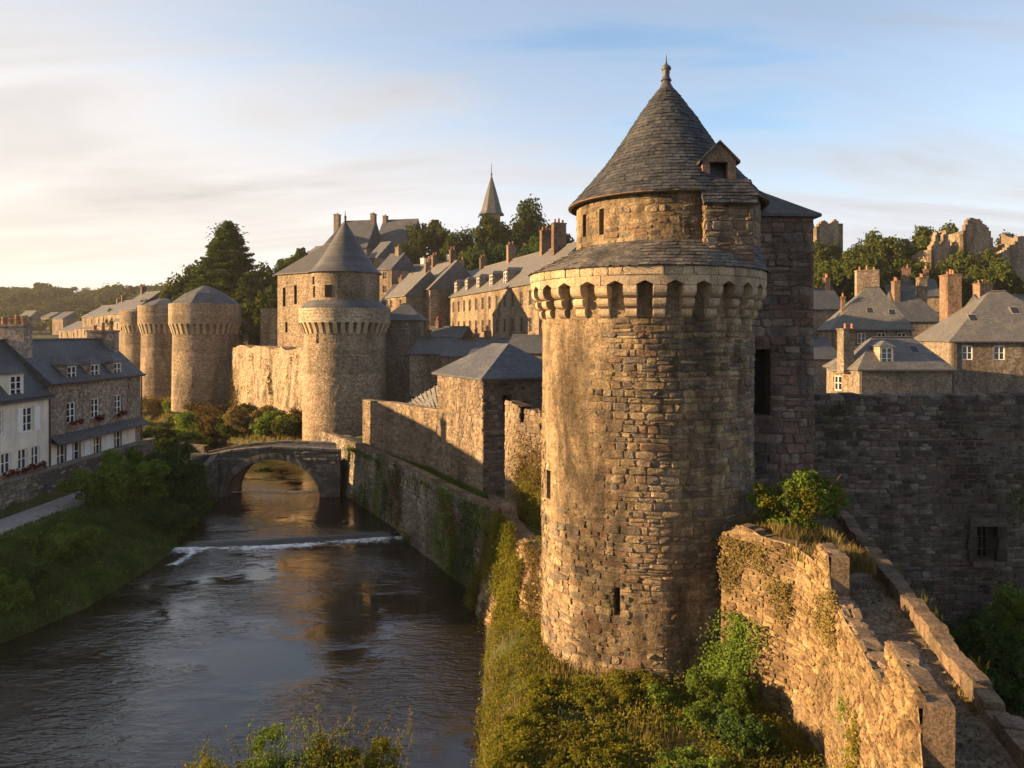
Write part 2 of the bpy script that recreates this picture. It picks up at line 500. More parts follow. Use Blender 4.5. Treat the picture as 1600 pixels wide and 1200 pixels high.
M_plaster = plain_mat('cream_plaster', (0.70, 0.62, 0.49), 0.9, 0.12, 1.2, 0.15, 0.1, stain=(0.30, 0.25, 0.19))
M_white = plain_mat('white_paint', (0.72, 0.70, 0.66), 0.6, 0.1, 4, 0.05)
M_glass, _t, _o = new_mat('window_glass')
_b = N(_t, 'ShaderNodeBsdfPrincipled', ins={'Base Color': (0.015, 0.018, 0.022, 1), 'Roughness': 0.08, 'Specular IOR Level': 0.6}); L(_t, _b.outputs[0], _o.inputs[0])
M_void = plain_mat('interior_shade_colour', (0.012, 0.011, 0.010), 1.0, 0.2, 3, 0, 0.0)  # near-black colour stands in for the shade inside openings
M_wood = plain_mat('old_timber', (0.11, 0.075, 0.05), 0.85, 0.4, 6, 0.4)
M_terra = plain_mat('terracotta', (0.30, 0.14, 0.08), 0.85, 0.3, 6, 0.2)
M_brick = rubble_mat('chimney_brick', [(0.27, 0.17, 0.115), (0.31, 0.205, 0.135), (0.23, 0.15, 0.105)], bw=0.25, bh=0.09, mortar=(0.30, 0.22, 0.16), mortar_size=0.012)
M_lead = plain_mat('lead_sheet', (0.06, 0.058, 0.055), 0.55, 0.25, 5, 0.1, 0.4, 0.3)
M_gravel = plain_mat('gravel_path', (0.30, 0.27, 0.245), 0.95, 0.3, 4, 0.5, 0.1)
M_dirt = stone_mat('trodden_earth', [(0.24, 0.18, 0.12), (0.24, 0.18, 0.12)], stain=(.5, .6), stain_scale=1.2, bump=1.0, fine=9, moss=.35, var=.5)
M_butt = stone_mat('buttress_stone', [(0.27, 0.19, 0.14), (0.32, 0.24, 0.18), (0.21, 0.15, 0.115), (0.35, 0.27, 0.205), (0.25, 0.165, 0.12)], stain=(.45, .55), bump=.8)
M_red = leaf_mat('red_petals', [(0.10, 0.010, 0.018), (0.16, 0.02, 0.035), (0.04, 0.045, 0.02)], 0.2)
M_leafA = leaf_mat('green_leaves', [(0.06, 0.11, 0.02), (0.11, 0.17, 0.03), (0.18, 0.24, 0.045), (0.075, 0.13, 0.025)], .42)
M_leafB = leaf_mat('dark_leaves', [(0.034, 0.064, 0.02), (0.052, 0.09, 0.026), (0.082, 0.126, 0.036)], 0.35)
M_leafC = leaf_mat('golden_leaves', [(0.12, 0.125, 0.02), (0.18, 0.175, 0.026), (0.085, 0.11, 0.018), (0.22, 0.175, 0.026), (0.07, 0.095, 0.016)], 0.42)
M_leafD = leaf_mat('dry_grass', [(0.20, 0.15, 0.06), (0.15, 0.12, 0.035), (0.25, 0.19, 0.09), (0.11, 0.10, 0.03)], 0.3)
M_leafE = leaf_mat('brown_creeper', [(0.14, 0.09, 0.04), (0.10, 0.07, 0.03), (0.075, 0.075, 0.022), (0.17, 0.10, 0.035)], 0.25)
M_leafF = leaf_mat('grass_blades', [(0.06, 0.10, 0.024), (0.08, 0.125, 0.03), (0.115, 0.145, 0.04)], 0.25)
M_leafT = leaf_mat('hill_leaves', [(0.045, 0.060, 0.016), (0.06, 0.078, 0.02), (0.085, 0.098, 0.026), (0.036, 0.048, 0.014)], 0.25)
M_bark = plain_mat('bark', (0.09, 0.065, 0.045), 0.95, 0.4, 8, 0.6)

# ------------------------------------------------------------------ masonry: surfaces that stones are laid on
class Cyl:
    def __init__(s, cx, cy, r, batter=0.0, ztop=0.0):
        s.cx, s.cy, s.r, s.b, s.zt = cx, cy, r, batter, ztop

    def map(s, u, v, c):
        a = u / s.r
        rr = s.r + c + s.b * np.maximum(0, s.zt - v)
        return np.stack([s.cx + rr * np.sin(a), s.cy - rr * np.cos(a), v + 0 * u], -1)


class Prof:
    """surface of revolution; v runs up the slope along a profile of (radius, z)"""
    def __init__(s, cx, cy, prof, rref):
        s.cx, s.cy, s.rref = cx, cy, rref
        p = np.array(prof, float); s.p = p
        s.s = np.concatenate([[0], np.cumsum(np.linalg.norm(np.diff(p, axis=0), axis=1))]); s.len = s.s[-1]

    def rz(s, v):
        return np.interp(v, s.s, s.p[:, 0]), np.interp(v, s.s, s.p[:, 1])

    def map(s, u, v, c):
        v = np.asarray(v, float) + 0 * u
        r0, z0 = s.rz(v - 0.05); r1, z1 = s.rz(v + 0.05)
        r, z = s.rz(v)
        tr, tz = r1 - r0, z1 - z0; ln = np.hypot(tr, tz) + 1e-9
        nr, nz = tz / ln, -tr / ln
        r = r + nr * c; z = z + nz * c
        a = u / s.rref
        return np.stack([s.cx + r * np.sin(a), s.cy - r * np.cos(a), z], -1)


class Path:
    """upright (or battered) wall face above a plan polyline; u runs to the right as seen from outside"""
    def __init__(s, pts, batter=0.0, ztop=0.0, sub=1):
        p = np.array(pts, float)
        if sub > 1:                       # Catmull-Rom for gentle bends
            q = []
            e = np.vstack([2 * p[0] - p[1], p, 2 * p[-1] - p[-2]])
            for i in range(len(p) - 1):
                for k in range(sub):
                    t = k / sub
                    a, b, c, d = e[i], e[i + 1], e[i + 2], e[i + 3]
                    q.append(0.5 * ((2 * b) + (c - a) * t + (2 * a - 5 * b + 4 * c - d) * t * t + (3 * b - a - 3 * c + d) * t ** 3))
            q.append(p[-1]); p = np.array(q)
        s.p = p
        s.s = np.concatenate([[0], np.cumsum(np.linalg.norm(np.diff(p, axis=0), axis=1))]); s.len = s.s[-1]
        s.b, s.zt = batter, ztop

    def xy(s, u):
        u = np.asarray(u, float)
        x = np.interp(u, s.s, s.p[:, 0]); y = np.interp(u, s.s, s.p[:, 1])
        d0 = (s.p[1] - s.p[0]) / s.s[1]; d1 = (s.p[-1] - s.p[-2]) / (s.s[-1] - s.s[-2])
        lo = np.minimum(u, 0); hi = np.maximum(u - s.len, 0)
        return x + lo * d0[0] + hi * d1[0], y + lo * d0[1] + hi * d1[1]

    def nrm(s, u):
        x0, y0 = s.xy(np.asarray(u) - 0.15); x1, y1 = s.xy(np.asarray(u) + 0.15)
        tx, ty = x1 - x0, y1 - y0; ln = np.hypot(tx, ty) + 1e-9
        return ty / ln, -tx / ln

    def map(s, u, v, c):
        x, y = s.xy(u); nx, ny = s.nrm(u)
        k = c + s.b * np.maximum(0, s.zt - v)
        return np.stack([x + nx * k, y + ny * k, v + 0 * x], -1)

    def u_at(s, x, y):
        uu = np.linspace(0, s.len, 400); px, py = s.xy(uu)
        return float(uu[np.argmin((px - x) ** 2 + (py - y) ** 2)])


# rough stone templates: columns (a along, b up, c out), front grid 4x4 with worn edges, a skirt going into the wall
def _stone_tpl(seed, rough=1.0):
    g = np.random.RandomState(seed)
    k = 4
    a, b = np.meshgrid(np.linspace(-.5, .5, k), np.linspace(-.5, .5, k))
    a = a.copy(); b = b.copy()
    c = np.ones((k, k)) + g.uniform(-.4, .4, (k, k)) * rough
    edge = np.zeros((k, k), bool); edge[0] = edge[-1] = True; edge[:, 0] = edge[:, -1] = True
    c[edge] = 0.55 + g.uniform(-.3, .35, edge.sum())
    for i in (0, -1):
        for j in (0, -1):
            a[i, j] *= g.uniform(.80, 1.0); b[i, j] *= g.uniform(.76, 1.0); c[i, j] = g.uniform(.1, .6)
    a[1:-1, 1:-1] = a[1:-1, 1:-1] * 2.25 + g.uniform(-.09, .09, (2, 2))
    b[1:-1, 1:-1] = b[1:-1, 1:-1] * 2.05 + g.uniform(-.09, .09, (2, 2))
    a[edge] += g.uniform(-.05, .05, edge.sum()); b[edge] += g.uniform(-.09, .09, edge.sum())
    V = np.stack([a.ravel(), b.ravel(), c.ravel()], 1)
    ring = [(0, j) for j in range(k)] + [(i, k - 1) for i in range(1, k)] + [(k - 1, j) for j in range(k - 2, -1, -1)] + [(i, 0) for i in range(k - 2, 0, -1)]
    ri = [i * k + j for i, j in ring]
    back = V[ri].copy(); back[:, 2] = -1.0
    V = np.vstack([V, back])
    F = []
    for i in range(k - 1):
        for j in range(k - 1):
            F.append((i * k + j, i * k + j + 1, (i + 1) * k + j + 1, (i + 1) * k + j))
    n = len(ri)
    for q in range(n):
        q2 = (q + 1) % n
        F.append((k * k + q, k * k + q2, ri[q2], ri[q]))
    return V, np.array(F)


STONES = [_stone_tpl(s) for s in range(16)]
ASHLAR = [_stone_tpl(100 + s, 0.25) for s in range(6)]
for _i in range(6):
    _V, _F = ASHLAR[_i]
    _g = np.random.RandomState(500 + _i)
    _V[:, 0] = np.clip(_V[:, 0] * 1.06, -.5, .5); _V[:, 1] = np.clip(_V[:, 1] * 1.08, -.5, .5)
    _V[:16, 2] = np.maximum(_V[:16, 2], 0.6)
# a slate: thin plate, its lower edge standing proud of the course below (a across, b up the slope, c out)


def _slate_tpl(seed):
    g = np.random.RandomState(seed)
    j = lambda s: g.uniform(-s, s)
    V = np.array([(-.5 + j(.05), -.5 + j(.09), 1.0 + j(.35)), (.5 + j(.05), -.5 + j(.09), 1.0 + j(.35)), (.5, .62, .15), (-.5, .62, .15),
                  (-.5, -.5, 0.2), (.5, -.5, 0.2), (.5, .62, -.6), (-.5, .62, -.6)], float)
    V[4, :2] = V[0, :2]; V[5, :2] = V[1, :2]
    F = np.array([(0, 1, 2, 3), (4, 5, 1, 0), (5, 6, 2, 1), (7, 4, 0, 3)])
    return V, F


SLATES = [_slate_tpl(s) for s in range(8)]


def lay(u0, u1, v0, v1, ch, cl, seed, top=None, bottom=None, openings=(), gap=0.025, keep=None, hv=0.35, lv=0.5):
    """courses of stones: list of (u, v, w, h)"""
    g = random.Random(seed)
    out = []
    v = v0
    while v < v1 - 0.04:
        h = min(ch * g.uniform(1 - hv, 1 + hv), v1 - v)
        u = u0
        first = True
        while u < u1 - 0.03:
            w = cl * g.uniform(1 - lv, 1 + lv) * (g.uniform(.4, 1) if first else 1) * (1.5 if g.random() < .08 * lv * 2 else 1)
            first = False
            if u1 - (u + w) < cl * 0.3: w = u1 - u
            segs = [(u, u + w)]
            for (ou0, ou1, ov0, ov1) in openings:
                if v + h > ov0 + .03 and v < ov1 - .03:
                    s2 = []
                    for (a, b) in segs:
                        if b <= ou0 or a >= ou1: s2.append((a, b)); continue
                        if a < ou0: s2.append((a, ou0))
                        if b > ou1: s2.append((ou1, b))
                    segs = s2
            for (a, b) in segs:
                if b - a < 0.07: continue
                um = (a + b) / 2
                if top is not None and v + h * .6 > top(um): continue
                if bottom is not None and v + h * .5 < bottom(um): continue
                if keep is not None and not keep(um, v + h / 2): continue
                if lv >= .5 and h > .15 and g.random() < .16:            # two thin stones instead of one
                    f = g.uniform(.35, .65)
                    out.append((um, v + h * f / 2, b - a - gap, h * f - gap * .7)); out.append((um, v + h * (1 + f) / 2, b - a - gap, h * (1 - f) - gap * .7))
                else:
                    out.append((um, v + h / 2, b - a - gap, h - gap))
            u += w
        v += h
    return out


PIECES = {}


def pieces(parent, surf, items, tpls, mat, proud, name='stone', rest='stonework', limit=300, seed=0, pxmask=None, jit=0.35):
    """lay the pieces: the ones that show largest as objects of their own, the rest joined"""
    if not items: return
    g = np.random.RandomState(seed + 11)
    it = np.array(items)
    n = len(it)
    ti = g.randint(0, len(tpls), n); rn = g.uniform(0.001, 1, n)
    pr = proud * g.uniform(1 - jit, 1 + jit, n)
    rough_laid = tpls is STONES
    tilt = g.normal(0, .045, n) if rough_laid else np.zeros(n)
    bs = np.zeros(n)
    if rough_laid:
        it[:, 1] += .11 * (fbm(it[:, 0] * .45, it[:, 1] * .35, seed + 3) - .47)
        bs = -.9 * proud * smooth(.50, .68, fbm(it[:, 0] * .33, it[:, 1] * .22, seed + 8)) - .25 * proud
    C = surf.map(it[:, 0], it[:, 1], bs)
    U = surf.map(it[:, 0] + .02, it[:, 1], bs) - C
    W = surf.map(it[:, 0], it[:, 1] + .02, bs) - C
    su = np.linalg.norm(U, axis=1) / .02; sv = np.linalg.norm(W, axis=1) / .02
    U /= np.linalg.norm(U, axis=1)[:, None] + 1e-9; W /= np.linalg.norm(W, axis=1)[:, None] + 1e-9
    Nn = np.cross(U, W); Nn /= np.linalg.norm(Nn, axis=1)[:, None] + 1e-9      # outwards
    ct, st_ = np.cos(tilt)[:, None], np.sin(tilt)[:, None]
    U, W = U * ct + W * st_, W * ct - U * st_
    dist = np.linalg.norm(C, axis=1)
    face = -(C * Nn).sum(1) / dist
    px = 800 + FPX * C[:, 0] / np.maximum(C[:, 1], .1); py = HOR - FPX * C[:, 2] / np.maximum(C[:, 1], .1)
    ok = (face > 0.05) & (px > 4) & (px < 1596) & (py > 4) & (py < 1196) & (C[:, 1] > 1)
    if pxmask is not None:
        ok &= pxmask(px, py)
    score = np.where(ok, it[:, 2] * su * it[:, 3] * np.maximum(face, 0.02) / dist ** 2, 0)
    order = np.argsort(-score)
    chosen = [i for i in order[:limit] if score[i] > 0]
    isel = np.zeros(n, bool); isel[chosen] = True
    for i in chosen:
        key = (id(tpls), int(ti[i]), mat.name)
        if key not in PIECES:
            V, F = tpls[ti[i]]
            PIECES[key] = raw_mesh(name, np.stack([V[:, 0], -V[:, 2], V[:, 1]], 1), quads=F, mat=mat)
        u, w, nn = U[i], W[i], Nn[i]
        wi = it[i, 2] * su[i]; hi = it[i, 3] * sv[i]
        M = Matrix(((u[0] * wi, -nn[0] * pr[i], w[0] * hi, C[i, 0]), (u[1] * wi, -nn[1] * pr[i], w[1] * hi, C[i, 1]),
                    (u[2] * wi, -nn[2] * pr[i], w[2] * hi, C[i, 2]), (0, 0, 0, 1)))
        if parent is not None:
            M = parent.matrix_world.inverted() @ M if False else (Matrix.Translation(-parent.location) @ M)
        put(name, PIECES[key], parent, mw=M)
    VV = []; FF = []; RR = []; base = 0
    for k in range(len(tpls)):
        sel = np.where((ti == k) & ~isel)[0]
        if not len(sel): continue
        V, F = tpls[k]
        da = it[sel, 2][:, None] * V[None, :, 0]; db = it[sel, 3][:, None] * V[None, :, 1]
        ca, sa = np.cos(tilt[sel])[:, None], np.sin(tilt[sel])[:, None]
        u = it[sel, 0][:, None] + da * ca - db * sa
        v = it[sel, 1][:, None] + db * ca + da * sa
        c = pr[sel][:, None] * V[None, :, 2] + bs[sel][:, None]
        P = surf.map(u, v, c).reshape(-1, 3)
        m = len(V)
        f = (F[None] + (np.arange(len(sel)) * m)[:, None, None]).reshape(-1, 4) + base
        VV.append(P); FF.append(f); RR.append(np.repeat(rn[sel], len(F))); base += len(P)
    if VV:
        P = np.vstack(VV)
        if parent is not None: P = P - np.array(parent.location)
        o = put(rest, raw_mesh(rest, P, quads=np.vstack(FF), rq=np.concatenate(RR), mat=mat), parent)
        tag(o, kind='stuff')


def backing(parent, surf, u0, u1, v0, v1, mat, du=0.6, dv=0.6, openings=(), name='wall_core', top=None, rough=0.0, depth=0.7, c0=0.0, seed=3, void=True):
    """the wall face behind the stones, with real recesses at the openings"""
    ul = set(np.linspace(u0, u1, max(2, int((u1 - u0) / du) + 1))); vl = set(np.linspace(v0, v1, max(2, int((v1 - v0) / dv) + 1)))
    for (a, b, c, d) in openings:
        ul |= {a, b}; vl |= {c, d}
    ul = np.array(sorted(ul)); vl = np.array(sorted(vl))
    UU, VV = np.meshgrid(ul, vl)
    if top is not None:
        tp = np.array([top(x) for x in ul])[None, :]
        VV = np.minimum(VV, np.maximum(tp, v0))
    cc = c0 + rough * (fbm(UU * 1.3, VV * 1.3, seed) - .5)
    P = surf.map(UU, VV, cc).reshape(-1, 3)
    nu = len(ul)
    F = []
    for j in range(len(vl) - 1):
        for i in range(nu - 1):
            um, vm = (ul[i] + ul[i + 1]) / 2, (vl[j] + vl[j + 1]) / 2
            if any(a < um < b and c < vm < d for (a, b, c, d) in openings): continue
            F.append((j * nu + i, j * nu + i + 1, (j + 1) * nu + i + 1, (j + 1) * nu + i))
    off = np.array(parent.location) if parent is not None else np.zeros(3)
    o = put(name, raw_mesh(name, P - off, quads=F, mat=mat), parent)
    for (a, b, c, d) in openings:
        mb = MB()
        q = lambda u, v, k: tuple(surf.map(np.array(u), np.array(v), np.array(k)) - off)
        mb.poly([q(a, c, c0), q(b, c, c0), q(b, c, -depth), q(a, c, -depth)])
        mb.poly([q(a, d, -depth), q(b, d, -depth), q(b, d, c0), q(a, d, c0)])
        mb.poly([q(a, c, c0), q(a, c, -depth), q(a, d, -depth), q(a, d, c0)])
        mb.poly([q(b, c, -depth), q(b, c, c0), q(b, d, c0), q(b, d, -depth)])
        op = mb.put('opening', mat, parent)
        mb = MB(); mb.poly([q(a, c, -depth), q(b, c, -depth), q(b, d, -depth), q(a, d, -depth)])
        mb.put('opening_back', M_void, op)  # back plate, the recess shade put into its colour
    return o


def block_ring(parent, surf, items, tpls, mat, proud, name, seed=0):
    pieces(parent, surf, items, tpls, mat, proud, name, name + '_far_side', 300, seed)


# ------------------------------------------------------------------ foliage
def leaf_mesh(name, P, Nrm, size, mat, seed=0, aspect=0.62, sv=0.4):
    g = np.random.RandomState(seed)
    n = len(P)
    t = g.normal(size=(n, 3)); t -= (t * Nrm).sum(1)[:, None] * Nrm; t /= np.linalg.norm(t, axis=1)[:, None] + 1e-9
    b = np.cross(Nrm, t)
    s = (size * g.uniform(1 - sv, 1 + sv, n))[:, None]
    bend = Nrm * s * 0.18
    V = np.stack([P - t * s * .5, P + b * s * .5 * aspect + bend - t * s * .05, P + t * s * .5, P - b * s * .5 * aspect + bend - t * s * .05], 1).reshape(-1, 3)
    F = np.arange(n * 4).reshape(-1, 4)
    return raw_mesh(name, V, quads=F, rq=g.uniform(0.001, 1, n), mat=mat)


def crown_points(blobs, n, seed, lobes=14, lobe_r=(0.22, 0.42), fill=0.25, up=0.25):
    """leaf positions and normals on many small lobes spread over ellipsoids"""
    g = np.random.RandomState(seed)
    area = np.array([b[1][0] * b[1][1] + b[1][0] * b[1][2] for b in blobs]); area = area / area.sum()
    Ps, Ns = [], []
    for (c, r), a in zip(blobs, area):
        c = np.array(c, float); r = np.array(r, float)
        m = max(4, int(lobes * (0.6 + a)))
        d = g.normal(size=(m, 3)); d[:, 2] = d[:, 2] * 0.9 + 0.15; d /= np.linalg.norm(d, axis=1)[:, None]
        lc = c + d * r * g.uniform(.45, .82, m)[:, None]
        lr = g.uniform(*lobe_r, m)
        cnt = max(4, int(n * a)); w = lr ** 2; w /= w.sum()
        k = g.choice(m, cnt, p=w)
        e = g.normal(size=(cnt, 3)); e /= np.linalg.norm(e, axis=1)[:, None]
        rad = 1 - np.abs(g.normal(0, .22, cnt)); rad = np.where(g.uniform(size=cnt) < fill, g.uniform(.2, 1, cnt), rad)
        rad = np.where(g.uniform(size=cnt) < .06, g.uniform(1.0, 1.35, cnt), rad)
        P = lc[k] + e * (lr[k] * rad)[:, None] * r
        nn = e + g.normal(0, .55, (cnt, 3)) + np.array([0, 0, up]); nn /= np.linalg.norm(nn, axis=1)[:, None]
        Ps.append(P); Ns.append(nn)
    return np.vstack(Ps), np.vstack(Ns)


def trunk_mesh(name, h, r, seed, limbs=5, spread=0.5, mat=None):
    g = random.Random(seed)
    mb = MB()
    bend = [(g.uniform(-.05, .05) * h * k, g.uniform(-.05, .05) * h * k) for k in (0, .4, .8, 1.2)]
    pts = [(bend[i][0], bend[i][1], h * i / 3) for i in range(4)]
    mb.tube(pts, [r, r * .8, r * .6, r * .35], 7)
    for i in range(limbs):
        t = g.uniform(.35, .9); a = 2 * math.pi * (i + g.random() * .6) / limbs
        z = h * t; k = min(2, int(t * 3)); f = t * 3 - k
        bx = pts[k][0] * (1 - f) + pts[k + 1][0] * f; by = pts[k][1] * (1 - f) + pts[k + 1][1] * f
        ln = h * spread * g.uniform(.6, 1.1)
        e = (bx + math.cos(a) * ln, by + math.sin(a) * ln, z + ln * g.uniform(.4, .9))
        m_ = ((bx + e[0]) / 2, (by + e[1]) / 2, z + (e[2] - z) * .4)
        mb.tube([(bx, by, z), m_, e], [r * .45, r * .3, r * .1], 5)
    return mb.mesh(name, mat or M_bark, True)


def shrub(name, label, cat, loc, blobs, n, size, mat, seed, trunk=(0.8, 0.06), group=None, lobes=14, lobe_r=(0.25, 0.45)):
    root = empty(name, loc, 0, label, cat, group)
    P, Nn = crown_points(blobs, n, seed, lobes, lobe_r)
    put('foliage', leaf_mesh('foliage', P, Nn, size, mat, seed), root)
    put('stem', trunk_mesh('stem', trunk[0], trunk[1], seed, 6, 0.6), root)
    return root


CROWNS = {}


def tree(kind, loc, h, w, label, group=None, mat=None, seed=0, name='broadleaf_tree', cat='tree'):
    """kind: 0..3 rounded crowns, 'fir' conifer"""
    mat = mat or M_leafT
    key = (kind, mat.name)
    if key not in CROWNS:
        g = np.random.RandomState(900 + (0 if kind == 'fir' else kind))
        if kind == 'fir':
            Ps, Ns = [], []
            tiers = 28
            for i in range(tiers):
                t = i / (tiers - 1)
                z = 0.10 + t * 0.88; rr = 0.5 * (1 - t) ** 0.75 + 0.015
                nb = int(14 - 7 * t)
                for b in range(nb):
                    a = 2 * math.pi * (b + g.uniform(-.3, .3)) / nb + i
                    ln = rr * g.uniform(.7, 1.12)
                    m = int(300 * ln + 24)
                    s = g.uniform(.05, 1, m) ** .7
                    wd = 0.075 * (1.15 - s) + .012
                    q = g.normal(0, 1, m) * wd
                    x = np.cos(a) * ln * s - np.sin(a) * q; y = np.sin(a) * ln * s + np.cos(a) * q
                    zz = z - 0.10 * s * ln * 2 + 0.05 * s ** 2 + g.normal(0, .008, m)
                    Ps.append(np.stack([x, y, zz], 1))
                    nn = np.stack([np.cos(a) * .3 + g.normal(0, .5, m), np.sin(a) * .3 + g.normal(0, .5, m), 1 + 0 * x], 1)
                    Ns.append(nn / np.linalg.norm(nn, axis=1)[:, None])
            P = np.vstack(Ps); Nn = np.vstack(Ns)
            CROWNS[key] = (leaf_mesh('crown', P, Nn, 0.04, mat, 5, .5), trunk_mesh('trunk', 0.9, 0.022, 3, 0))
        else:
            blobs = [((0, 0, .62), (.36, .36, .34))]
            for _ in range(5 + kind):
                a = g.uniform(0, 6.28); rr = g.uniform(.16, .30)
                blobs.append(((math.cos(a) * rr, math.sin(a) * rr, g.uniform(.36, .80)), (g.uniform(.16, .26),) * 2 + (g.uniform(.14, .22),)))
            P, Nn = crown_points(blobs, 9000, 40 + kind, 18, (.2, .4), .2)
            CROWNS[key] = (leaf_mesh('crown', P, Nn, 0.042, mat, 7 + kind), trunk_mesh('trunk', 0.62, 0.035, kind, 7, .42))
    cm, tm = CROWNS[key]
    root = empty(name, loc, 0, label, cat, group)
    g = random.Random(seed * 7 + 1)
    for nm, me in (('crown', cm), ('trunk', tm)):
        o = put(nm, me, root)
        o.scale = (w, w * g.uniform(.85, 1.1), h); o.rotation_euler = (0, 0, g.uniform(0, 6.28) if nm == 'crown' else 0)
    return root


def scatter_wall(name, surf, u0, u1, v0, v1, n, size, mat, seed, mask=None, thick=0.12, parent=None, top=None, label=None, cat=None, kind=None, droop=0.35, group=None):
    """creeper leaves standing off a wall face"""
    g = np.random.RandomState(seed)
    u = g.uniform(u0, u1, n * 3); v = g.uniform(v0, v1, n * 3)
    if mask is not None:
        k = mask(u, v) > g.uniform(size=len(u)); u, v = u[k], v[k]
    if top is not None:
        k = v < np.array([top(x) for x in u]); u, v = u[k], v[k]
    u, v = u[:n], v[:n]
    lump = fbm(u * 1.7, v * 1.7, seed + 5)
    c = np.abs(g.normal(0, 1, len(u))) * thick * (0.35 + 1.3 * lump) + 0.04
    C = surf.map(u, v, c)
    Nn = surf.map(u, v, c + .05) - C; Nn /= np.linalg.norm(Nn, axis=1)[:, None] + 1e-9
    Nn = Nn + g.normal(0, .45, C.shape) + np.array([0, 0, droop]); Nn /= np.linalg.norm(Nn, axis=1)[:, None]
    off = np.array(parent.location) if parent is not None else np.zeros(3)
    o = put(name, leaf_mesh(name, C - off, Nn, size, mat, seed), parent)
    return tag(o, label, cat, group, kind)


def blades(name, P, h, mat, seed, w=0.035, label=None, cat=None, kind='stuff', parent=None, lean=.45):
    """grass: one bent blade (two triangles and a quad cheapened to a triangle pair) per point"""
    g = np.random.RandomState(seed)
    n = len(P)
    a = g.uniform(0, 6.283, n); hh = h * g.uniform(.45, 1.25, n)
    d = np.stack([np.cos(a), np.sin(a), 0 * a], 1); s = np.stack([-np.sin(a), np.cos(a), 0 * a], 1) * w * .5
    ln = (g.uniform(0, 1, n) ** 1.5 * lean)[:, None] * hh[:, None]
    up = np.array([0, 0, 1.0])
    mid = P + up * (hh * .55)[:, None] + d * ln * .35
    tip = P + up * hh[:, None] * (1 - .25 * (ln / hh[:, None])) + d * ln
    V = np.stack([P - s, P + s, mid + s * .7, mid - s * .7, tip], 1).reshape(-1, 3)
    i = np.arange(n) * 5
    Q = np.stack([i, i + 1, i + 2, i + 3], 1); T = np.stack([i + 3, i + 2, i + 4], 1)
    r = g.uniform(0.001, 1, n)
    o = put(name, raw_mesh(name, V, quads=Q, tris=T, rq=r, rt=r, mat=mat), parent)
    return tag(o, label, cat, None, kind)


# ------------------------------------------------------------------ the lie of the land
Z_LOW, Z_UP = -12.6, -12.32                                  # river below and above the weir
RL_Y = [-40, 5, 15, 22, 29.7, 33.9, 39.4, 44, 50, 55.7, 62, 70, 80, 95, 120, 160]
RL_X = [-60, -33, -28, -24.5, -20.7, -19.4, -19.3, -19.6, -20.6, -21.9, -23.5, -27, -35, -52, -85, -140]
RR_Y = [-40, 5, 14, 18, 21, 35, 37, 46, 55.7, 61.6, 68, 76, 90, 110, 150]
RR_X = [-1, -1, -1, -1, -1.0, -1.1, -2.2, -7.1, -12.6, -15.9, -18.5, -25, -38, -58, -100]
WALK = [(6.5, 22.75), (7.35, 21.5), (8.1, 19.7), (7.35, 15.5), (6.05, 10.6), (4.75, 5.5)]     # foot line of the walkway's river face


def ground_z(x, y):
    x = np.asarray(x, float); y = np.asarray(y, float)
    rl = np.interp(y, RL_Y, RL_X); rr = np.interp(y, RR_Y, RR_X)
    nz = fbm(x * .35, y * .35, 4) - .47
    # left bank
    dl = rl - x
    zl = np.interp(dl, [-1.5, 0, .5, 1.6, 4.3, 5.2], [-14, -12.75, -12.3, -11.8, -9.95, -9.75])
    zl = zl + np.where((dl > .3) & (dl < 4.6), nz * .7, 0)
    zl = np.where((x < -27.05) & (y < 56), -8.1, zl)
    far = np.interp(y, [56, 62, 100, 140, 250, 400, 520, 700, 2500], [0, .4, 2.0, 3.0, 6, 16, 30, 34, 34])
    zl = zl + far * smooth(2, 14, dl)
    # right bank: the castle side
    dr = x - rr
    wx = np.interp(y, [5.5, 10.6, 15.5, 19.7, 21.5, 23, 30], [4.75, 6.05, 7.35, 8.1, 7.6, 7.4, 9.5])
    z1 = np.interp(dr, [-1.5, 0, .35, 1.2, 2.6, 4.5], [-14, -12.75, -12.0, -11.3, -11.05, -10.9]) + nz * .5 * smooth(.2, 2, dr)
    z1 = np.where(x > wx + .9, -13.3 + nz * .3, z1)
    z2 = np.where(dr > .55, -8.75 + .1 * nz, -14.0)
    z3 = np.interp(dr, [-2, 0, .6, 3, 8, 14], [-14, -12.4, -11.6, -10.6, -9.3, -9.0]) + nz * .5 * smooth(.2, 2, dr)
    t = smooth(62, 64.5, y)
    zr = np.where(y < 35.2, z1, z2 * (1 - t) + z3 * t)
    zr = np.where((y > 28) & (y < 35.3) & (x > np.interp(y, [28.3, 29.5, 31.2, 33, 34.5], [2.6, 1.95, 1.05, .25, -.1])) & (x < 8.6), -8.75, zr)
    zr = np.where((y >= 32.2) & (x > 8.6), -7.2, zr)
    ramp = np.interp(y, [74, 100, 140, 180, 235, 300, 500, 2500], [0, 4.5, 10, 18, 30, 33, 30, 30]) + 1.5 * nz
    wgt = smooth(0, 34, dr - 8 - (y - 74) * .10)
    zr = zr + np.where(y > 74, ramp * wgt, 0)
    mid = x > (rl + rr) / 2
    z = np.where(mid, zr, zl)
    # a bank close below the lookout where the near shrubs root
    nb = smooth(19.5, 15.5, y) * smooth(-9.5, -6.5, x) * smooth(1.5, -.5, x)
    z = np.where((x < -1) & (y < 20), np.maximum(z, -14 + 2.0 * nb), z)
    return z


